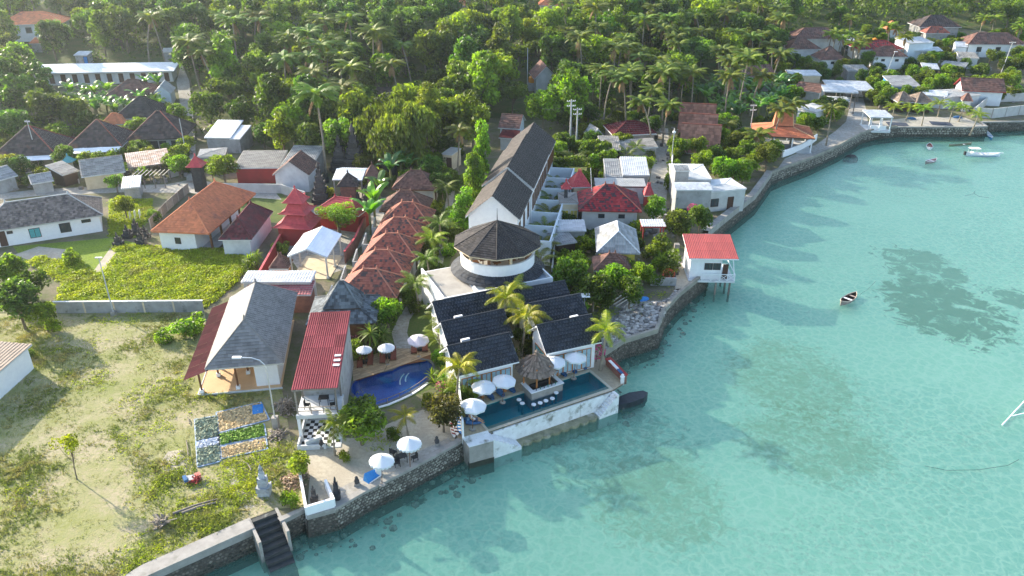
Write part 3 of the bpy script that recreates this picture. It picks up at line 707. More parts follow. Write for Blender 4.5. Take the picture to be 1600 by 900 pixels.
# dark rock jutting into the sea
MB().box(-.03, 2.4, -.03, 1.64, -3.41, SEA + .6).build('tidal_band', M_wetstone, tl_)
rk = MB(); g0 = G(985, 622, -1.6); t = thing('dark_rock', 'dark rock jutting into the sea beyond the right stairs', 'rock', (g0.x, g0.y, -2.6), .5)
for k in range(16):
    x = -1.7 + RN.random() * 3.4; r_ = RN.uniform(.3, .75) * (1 - .12 * abs(x)); rk.lathe([(r_, 0), (r_ * .9, r_ * .7), (r_ * .45, r_ * 1.1 + .25), (0, r_ * 1.2 + .3)], 6, (x, RN.uniform(-.5, .5), .0), phase=k, sq=RN.uniform(.6, 1))
rk.build('rock', M_darkstone, t); MB().prism([(-2.0, -.5), (-.6, -.8), (1.2, -.75), (2.1, -.2), (1.9, .35), (.4, .75), (-1.6, .6)], 0, 1.12).build('ledge', mat('black_ledge', (.035, .045, .055), (.02, .025, .03), scale=2, rough=.5, bump=.4), t)
g0 = G(1330, 244, -2.0); t = thing('dark_rock', 'small dark rock in the water at the foot of the waterfront road wall', 'rock', (g0.x, g0.y, -3.0), 0)
MB().lathe([(1.6, 0), (1.4, .7), (.7, 1.25), (0, 1.35)], 7, sq=.6).build('rock', M_darkstone, t)

# kidney pool with deck
kp = xy(KID_PX); kc = G(615, 600)
t = thing('kidney_pool', 'curved deep blue pool with white waterline steps in the hotel garden', 'pool', (kc.x, kc.y, 0))
ar0 = 1
kq = [Vector((p[0] - kc.x, p[1] - kc.y)) for p in kp]; b_ = MB(); ar0 = sum(kq[i].x * kq[(i + 1) % len(kq)].y - kq[(i + 1) % len(kq)].x * kq[i].y for i in range(len(kq)))
b_.poly([(p.x, p.y, -1.4) for p in kq][::1]); n = len(kq)
for i in range(n): a_, c_ = kq[i], kq[(i + 1) % n]; b_.quad((a_.x, a_.y, -1.4), (c_.x, c_.y, -1.4), (c_.x, c_.y, .0), (a_.x, a_.y, .0))
b_.build('basin', M_pooltile, t)
MB().poly([(p.x, p.y, -.13) for p in (kq if ar0 > 0 else kq[::-1])]).build('pool_water', M_poolwater, t)
rim = MB(); ins = []; 
for i in range(n):
    d = (kq[(i + 1) % n] - kq[i - 1]).normalized(); nn = Vector((d.y, -d.x)); ins.append(nn)
ar = sum(kq[i].x * kq[(i + 1) % n].y - kq[(i + 1) % n].x * kq[i].y for i in range(n)); sg = 1 if ar > 0 else -1
for i in range(n):
    j = (i + 1) % n; o0 = kq[i] + ins[i] * sg * .3; o1 = kq[j] + ins[j] * sg * .3
    rim.add([(kq[i].x, kq[i].y, .05), (kq[j].x, kq[j].y, .05), (o1.x, o1.y, .05), (o0.x, o0.y, .05), (o0.x, o0.y, -.1), (o1.x, o1.y, -.1), (kq[i].x, kq[i].y, -.1), (kq[j].x, kq[j].y, -.1)], ((0, 1, 2, 3), (3, 2, 5, 4), (0, 6, 7, 1)), .4)
rim.build('coping', mat('stone_rim', (.10, .11, .12), (.06, .07, .08), scale=3, rough=.5), t)
for s_, rx in ((0, 2.3), (1, 2.9)):
    ww = MB(); c0 = G(668, 580) - kc
    for k in range(8):
        a0 = pi * .86 + k * .09; a1 = a0 + .09
        ww.quad((c0.x + (rx + .0) * cos(a0), c0.y + rx * sin(a0), -.9 - .25 * s_), (c0.x + rx * cos(a1), c0.y + rx * sin(a1), -.9 - .25 * s_), (c0.x + (rx + .14) * cos(a1), c0.y + (rx + .14) * sin(a1), -.9 - .25 * s_), (c0.x + (rx + .14) * cos(a0), c0.y + (rx + .14) * sin(a0), -.9 - .25 * s_))
    ww.build('step_edge', M_white2, t)
# low white curved parapet on its seaward side, railings
t = thing('curved_parapet', 'low white curved parapet with rail on the seaward side of the blue pool', 'parapet', (kc.x, kc.y, 0))
pp = [Vector(q) - kc.xy for q in xy([(588, 637), (606, 632), (625, 624), (642, 616), (656, 607), (668, 598)])]
pw = MB(); ribbon(pw, pp, .25, .1, .25, -.3); ribbon(pw, pp, .0, .1, .25, .1); ribbon(pw, pp, .25, -.3, .0, -.3); pw.build('parapet', M_white2, t)
rl = MB()
for q in pp: rl.bar((q.x, q.y, .1), (q.x, q.y, .75), .05)
for q, r_ in zip(pp, pp[1:]): rl.bar((q.x, q.y, .75), (r_.x, r_.y, .75), .05)
rl.build('rail', M_greywood, t)
# plank deck
def deck(label, px, z=.05, tw=3.0):
    P = [Vector((*q, z)) for q in xy(px)]; c0 = P[0].copy(); t = thing('pool_deck', label, 'deck', c0)
    mb = MB(); loc = [p - c0 for p in P]; tiles(mb, loc, 2.2, .17, .012); mb.build('planks', M_paleplank, t, kind='stuff'); s = MB(); slab(s, loc, .1, .0); s.build('deck_frame', M_wood, t)
deck('pale plank sun deck with brown loungers behind the blue pool', [(552, 596), (600, 581), (618, 544), (550, 566)])
deck('plank deck corner under the lilac parasol', [(601, 581), (634, 569), (676, 562), (671, 545), (619, 545)], z=.04)

# ================================================================ BUILDINGS
W = lambda f, u, z, w, h, k='window', pane=None, fm=None: (f, u, z, w, h, k, pane, fm)
# hotel bungalows: three stepped black roofs on each side of the court
for i, (A, B, lab) in enumerate([((701, 540), (797, 521), 'front left black roofed pool villa facing the infinity pool'), ((697, 500), (783, 486), 'middle left black roofed villa behind the front left one'), ((693, 468), (757, 457), 'back left black roofed villa against the round tower block')]):
    op = [W('f', u, 1.35, 1.05, 2.3, 'window', M_curtain, M_orangew) for u in (-.36, -.18, 0, .18, .36)] if i == 0 else [W('f', .3, 1.3, 1, 2)]
    h = house('pool_villa', lab, A, B, 5.0, 3.3, 2.0, 'ridge', ang=24, L=7.2 if i else 6.7, sh=(-.15, 0), roof='gable', rm=M_tblack, wm=M_white2, over=.5, tw=.36, th=.40, op=op, cat='villa', fascia=M_white2)
for i, (A, B, lab) in enumerate([((842, 507), (921, 493), 'front right black roofed pool villa beside the bougainvillea'), ((835, 473), (897, 461), 'middle right black roofed villa behind the front right one'), ((816, 452), (870, 440), 'back right black roofed villa below the tower parapet')]):
    op = [W('f', u, 1.35, .95, 2.3, 'window', M_curtain, M_orangew) for u in (-.28, -.08, .12, .32)] + [W('l', 0, 1.35, 2.4, 2.1, 'window', M_teal, M_orangew)] if i == 0 else [W('l', .0, 1.3, 1, 2)]
    house('pool_villa', lab, A, B, 5.0, 3.3, 2.0, 'ridge', ang=22, L=6.4, roof='gable', rm=M_tblack, wm=M_white2, over=.5, tw=.36, th=.40, op=op, cat='villa', fascia=M_white2)
for (u, v, lab) in ((716, 495, 'white skylight hatch on the back left villa roof'), (727, 531, 'white skylight hatch on the middle left villa roof'), (897, 495, 'thin white hatch on the front right villa ridge')):
    q = G(u, v, 5.15); t = thing('roof_hatch', lab, 'hatch', q, radians(24)); MB().box(-.45, .45, -.14, .14, -.2, .12).build('lid', M_white2, t)
# white wall along the left flank of the villas
def wall_line(name, label, pxs, hgt, m, th=.18, cat='wall', capm=None, pts=None, posts=0, panels=False, z0=-.3, pm=None):
    P = [Vector(q) for q in (pts or xy(pxs))]; o = P[0]; t = thing(name, label, cat, (o.x, o.y, ground(o.x, o.y)))
    mb = MB(); cp = MB(); zz = lambda q: ground(q.x, q.y) - ground(o.x, o.y)
    for a, b in zip(P, P[1:]):
        n = max(1, int((b - a).length / (posts or 6)))
        for k in range(n):
            p, q = a.lerp(b, k / n) - o, a.lerp(b, (k + 1) / n) - o; zp = zz(a.lerp(b, (k + .5) / n))
            d = (q - p).normalized(); nn = Vector((-d.y, d.x)) * th / 2; g_ = d * (.08 if posts else 0)
            pc = MB() if panels else mb
            pc.prism([tuple(p + g_ - nn), tuple(q - g_ - nn), tuple(q - g_ + nn), tuple(p + g_ + nn)], zp + z0, zp + hgt)
            if panels: pc.build('panel', m, t)
            if posts:
                o_ = MB().prism([tuple(p - d * .1 - nn * 1.4), tuple(p + d * .1 - nn * 1.4), tuple(p + d * .1 + nn * 1.4), tuple(p - d * .1 + nn * 1.4)], zp + z0, zp + hgt + .02); o_.build('post', pm or M_concrete, t)
            if capm: cp.prism([tuple(p - nn * 1.6), tuple(q - nn * 1.6), tuple(q + nn * 1.6), tuple(p + nn * 1.6)], zp + hgt + .004, zp + hgt + .07)
    mb.build('wall', m, t); cp.build('coping', capm or m, t)
    return t
wall_line('boundary_wall', 'tall white wall along the left flank of the black roofed villas', [(724, 690), (715, 600), (699, 490)], 2.3, M_white2)
# round tower block
a = G(693, 467, 4.6); b = G(864, 434, 4.6); TA = atan2(b.y - a.y, b.x - a.x); TL = (b - a).length
t = thing('round_tower_block', 'white hotel block with a round open lookout under a black ten sided roof', 'tower', (a.x, a.y, 0), TA)
TM = (Matrix.Translation((a.x, a.y, 0)) @ Matrix.Rotation(TA, 4, 'Z')).inverted()
OBST.append((-2, 84, 8)); TC = TM @ Vector((-1.75, 85.2, 0)); TD = 8.5
m_ = MB().box(0, TL, 0, TD, -.3, 4.15); m_.build('wall', M_white2, t)
par = MB(); par.box(0, TL, 0, .2, 4.15, 4.65); par.box(0, .2, .2, TD, 4.15, 4.65); par.box(TL - .2, TL, .2, 4.6, 4.15, 4.65); par.box(4.1, 4.3, .2, 1.6, 4.15, 4.65); par.build('parapet', M_white2, t)
MB().box(.2, 4.1, .2, TD - .2, 4.15, 4.2).build('roof_slab', mat('flat_roof', (.36, .335, .29), (.28, .26, .23), scale=.8), t)
MB().box(4.3, TL - .2, .2, TD - .2, 4.15, 4.2).build('roof_slab', mat('flat_roof_blue', (.36, .42, .48), (.30, .36, .42), scale=.8), t)
for u in (-.40, -.31, -.23): opening(t, (0, TL, 0, TD), 'f', u, 3.4, .5, .35)
R0 = 4.45
sk = MB()
for k in range(28):
    a0, a1 = 2 * pi * k / 28, 2 * pi * (k + 1) / 28
    q = [Vector((TC.x + r * cos(x), TC.y + r * sin(x), z)) for r, x, z in ((5.7, a0, 4.45), (5.7, a1, 4.45), (R0, a1, 5.3), (R0, a0, 5.3))]
    tiles(sk, q, .45, .45, .05)
sk.build('skirt_roof', M_tblack, t)
MB().lathe([(R0 + .02, 4.15), (R0 + .02, 6.55), (R0 + .1, 6.6), (R0 + .1, 6.68), (R0 - .18, 6.68), (R0 - .18, 5.72)], 48, TC, t=.5).build('balcony_wall', M_white2, t, smooth=False)
MB().lathe([(0.01, 5.7), (R0 - .1, 5.7)], 32, TC).build('terrace_floor', mat('terrace_floor', (.40, .38, .34), (.34, .32, .29)), t)
for k in range(10):
    aa = TA * 0 + 2 * pi * (k + .5) / 10; x, y = TC.x + 4.1 * cos(aa), TC.y + 4.1 * sin(aa)
    MB().box(x - .14, x + .14, y - .14, y + .14, 5.7, 8.0).build('column', M_cream if k % 2 else M_wood, t)
rf = MB(); cap = MB(); rb = MB(); RR = 5.35
pt = [Vector((TC.x + RR * cos(2 * pi * k / 10 - TA - pi / 2), TC.y + RR * sin(2 * pi * k / 10 - TA - pi / 2), 7.85)) for k in range(10)]; apx = Vector((TC.x, TC.y, 10.5))
for k in range(10):
    p_ = [pt[k], pt[(k + 1) % 10], apx]; tiles(rf, p_, .36, .34, .06); slab(rb, p_, .12); cap.tube([pt[k] + Vector((0, 0, .06)), apx + Vector((0, 0, .06))], .08, 6)
rf.build('roof', M_tchar, t); rb.build('roof_edge', M_cream, t); cap.build('ridge_cap', M_tchar, t)
MB().tube([apx, apx + Vector((0, 0, 1.6))], [.06, .02], 6).build('lightning_rod', M_black, t)
tb = MB()
for k, (r_, aa) in enumerate(((2.6, 3.6), (2.8, 4.3), (2.7, 5.0), (2.6, 5.7))):
    x, y = TC.x + r_ * cos(aa), TC.y + r_ * sin(aa); tb_ = MB().box(x - .45, x + .45, y - .35, y + .35, 6.36, 6.42).box(x - .05, x + .05, y - .05, y + .05, 5.7, 6.36); tb_.build('table', M_wood, t)
MB().box(TC.x - 3.9, TC.x - 3.1, TC.y - 2.0, TC.y - 1.2, 5.72, 6.5).build('armchair', M_orangew, t)
# long three segment building behind the tower
g1 = G(769, 307, 10.0); g2 = G(835, 191, 10.0); an = atan2(g2.y - g1.y, g2.x - g1.x); Lr = (g2 - g1).length; e = Vector((cos(an), sin(an), 0))
for i, (s0, s1, dz, D_, lab) in enumerate([(0, .30, 0, 7.3, 'near end of the long black roofed hotel wing with a white gable wall'), (.302, .77, .35, 7.6, 'raised middle part of the long black roofed hotel wing'), (.772, 1, 0, 7.6, 'far end of the long black roofed hotel wing beside the street poles')]):
    c_ = g1 + e * Lr * (s0 + s1) / 2
    ops = [W('r', u, 4.8, 1.2, 2.2, 'window', None, M_wood) for u in ((-.35, 0, .35) if i == 0 else (-.42, -.3, -.18, -.06, .06, .18, .3, .42))]
    if i == 0: ops += [W('f', .42, 4.9, .9, 2.3, 'window', None, M_wood)]
    h = house_at('hotel_wing', lab, c_.x, c_.y, an - pi / 2, D_, Lr * (s1 - s0), 6.9 + dz, 3.1, 'gable', axis='y', rm=M_twing, wm=M_white2, over=.35, tw=.4, th=.4, op=ops, cat='hotel wing', fascia=M_white2, gz=0)
    if i == 0: # the sunlit left slope carries the same tile in a browner weathering
        pass
# privacy yards along the right side
nrm = Vector((sin(an), -cos(an), 0)); yp = []
for i in range(7):
    s_ = 1.5 + i * 5.2; p0 = g1 + e * s_ + nrm * 3.3; p1 = g1 + e * s_ + nrm * 7.4
    wall_line('yard_wall', 'pale blue cross wall %s of the planted yards beside the hotel wing' % ('nearest', 'second', 'third', 'fourth', 'fifth', 'sixth', 'farthest')[i], None, 3.6, M_bluewhite, pts=[tuple(p0.xy), tuple(p1.xy)])
    yp.append((p0 + p1) / 2 + e * 2.4)
p0 = g1 + e * 1.4 + nrm * 7.5; p1 = g1 + e * 33 + nrm * 7.5
wall_line('yard_wall', 'long pale blue outer wall closing the planted yards beside the hotel wing', None, 3.6, M_bluewhite, pts=[tuple(p0.xy), tuple(p1.xy)])
p0 = g1 + e * 34 + nrm * 8; house_at('water_house', 'small white cube shed with a yellow lid at the far end of the planted yards', p0.x, p0.y, an - pi / 2, 3.0, 2.6, 3.0, .15, 'hip', rm=mat('yellow_lid', (.55, .45, .10)), wm=M_white2, over=.1, cat='shed', finial=False)

# near left: grey pavilion with maroon lean-to
t = house('grey_pavilion', 'grey tiled open pavilion with cream lit slope and white store wall on the dry field', (320, 578), (443, 567), 15.4, 3.3, 3.4, axis='y', rl=8.4, rm=M_tgrey, wm=M_white2, over=.8, tw=.4, th=.34, ang=9,
      wallrect=(.6, 2.9, -6.6, 6.6), posts=None, cat='pavilion', fascia=M_lightgrey, capm=M_tgrey)
pv = t
MB().box(-5.0, 3.1, -7.2, 7.0, -.3, .14).build('floor', mat('tan_floor', (.62, .42, .24), (.56, .37, .21), scale=1), t)
MB().box(-5.1, 3.2, -7.3, -7.2, -.3, .18).box(-5.1, -5.0, -7.2, 7.0, -.3, .18).build('floor_edge', M_white, t)
for x, y in ((-4.7, -6.9), (-1.2, -6.7), (-3.6, -4.0), (-.6, -4.0), (-3.6, -.5), (-4.7, -1.5), (-4.7, 4), (-3.6, 4)):
    hh = 2.35 if x < -4 else (2.9 if y < -6 or x < -3 else 3.9)
    MB().box(x - .08, x + .08, y - .08, y + .08, .5, hh).build('post', M_wood, t); MB().box(x - .2, x + .2, y - .2, y + .2, .0, .5).build('post_base', M_white2, t)
sheets([Vector((-5.9, 7.3, 2.35)), Vector((-5.9, -7.9, 2.35)), Vector((-3.5, -7.6, 3.22)), Vector((-3.5, 7.3, 3.22))][0:4], 14, 2, M_maroon, t, pitch=.24)
# red roofed two storey cafe
t = house('seafront_cafe', 'two storey open cafe with a long red sheet roof and checkered floor', (455, 610), (528, 606), 12.6, 5.6, .9, ang=5, roof='shed', rm=M_redsheet, wm=M_lightgrey, over=.3, sheet=(4, 6), cat='cafe', fascia=M_greywood, nowall=True, L=4.1)
cf = t
MB().box(-1.8, 1.8, -3.2, 6.0, -.2, 5.5).build('wall', M_grey, t)
MB().box(-1.95, 1.95, -6.3, -3.2, 2.55, 2.8).build('upper_floor', M_white, t)
MB().box(-1.95, 1.95, -6.5, -6.3, 2.55, 2.95).build('balcony_kerb', M_white, t)
for x in (-1.8, 1.75):
    for y in (-6.2, -3.4): MB().box(x - .07, x + .07, y - .07, y + .07, 2.8, 5.5).build('upper_post', M_greywood, t); MB().box(x - .14, x + .14, y - .14, y + .14, 0, 2.55).build('lower_column', M_white2, t)
rl = MB()
for z in (3.2, 3.6): rl.bar((-1.8, -6.2, z), (1.8, -6.2, z), .06)
for x in (-.6, .5): rl.bar((x, -6.2, 2.8), (x, -6.2, 3.65), .07)
rl.build('railing', M_greywood, t)
MB().box(-1.9, 1.9, -7.6, -3.2, -.2, .05).build('ground_floor', M_white, t)
ca, cb = MB(), MB()
for i in range(9):
    for j in range(9):
        (ca if (i + j) % 2 else cb).box(-1.75 + i * .39, -1.75 + (i + 1) * .39 - .01, -7.4 + j * .45, -7.4 + (j + 1) * .45 - .01, .052, .062)
ca.build('black_floor_tile', M_black, t, kind='stuff'); cb.build('white_floor_tile', M_white2, t, kind='stuff')
MB().box(-1.95, -1.8, -7.6, -3.2, -.2, .6).box(-1.95, .6, -7.75, -7.6, -.2, .5).build('low_wall', M_white, t)
for k in range(3):
    y = -1.6 - .75 * k; MB().box(1.25, 1.85, y, y + .32, 5.6 + .9 * (y + 6.3) / 12.6 + .07, 5.6 + .9 * (y + 6.3) / 12.6 + .13).build('pale_patch', M_stainwhite, t)
def table(par, x, y, z, m=M_black, w=.8):
    mb = MB().box(x - w / 2, x + w / 2, y - .3, y + .3, z + .7, z + .74)
    for a in (-1, 1):
        for b in (-1, 1): mb.bar((x + a * (w / 2 - .05), y + b * .25, z), (x + a * (w / 2 - .05), y + b * .25, z + .7), .05)
    return mb.build('table', m, par)
def make_chair(label):
    t = thing('chair', label, 'chair', group='black rattan chairs')
    MB().box(-.24, .24, -.24, .24, .40, .46).build('seat', M_black, t); MB().box(-.24, .24, .2, .26, .46, .92).build('backrest', M_black, t)
    for a in (-1, 1):
        MB().box(a * .24 - .02, a * .24 + .02, -.2, .22, .62, .66).build('armrest', M_black, t)
        for b in (-1, 1): MB().box(a * .22 - .025, a * .22 + .025, b * .22 - .025, b * .22 + .025, 0, .4).build('leg', M_black, t)
    return t
chair = make_chair('black chair')
def make_table(label):
    t = thing('table', label, 'table')
    MB().box(-.5, .5, -.4, .4, .70, .75).build('table_top', M_black, t)
    for a in (-1, 1):
        for b in (-1, 1): MB().box(a * .44 - .03, a * .44 + .03, b * .34 - .03, b * .34 + .03, 0, .7).build('leg', M_black, t)
    return t
tablep = make_table('black table')
mw = cf.matrix_basis
def on(t, x, y, z): return t.matrix_basis @ Vector((x, y, z))
place(chair, on(cf, -1.1, -5.2, 2.8), cf.rotation_euler.z + 1.5, 'black chair at the left end of the cafe balcony')
place(chair, on(cf, 1.2, -5.3, 2.8), cf.rotation_euler.z - 1.4, 'black chair at the right end of the cafe balcony')
tt = place(tablep, on(cf, .35, -4.6, 2.8), cf.rotation_euler.z, 'table with a pale cloth on the cafe balcony', scale=(.9, .9, 1))
gq = G(628, 722)
place(tablep, gq, .5, 'black garden table under the white parasol on the sand')
for (u, v, r_, lab) in ((615, 712, 2.6, 'black chair behind the garden table on the sand'), (632, 708, 3.4, 'black chair at the far side of the garden table, under the parasol'), (621, 728, .3, 'black chair left front of the garden table'), (648, 720, -1.0, 'black chair right of the garden table on the sand')): 
    p_ = G(u, v); place(chair, p_, r_, lab)

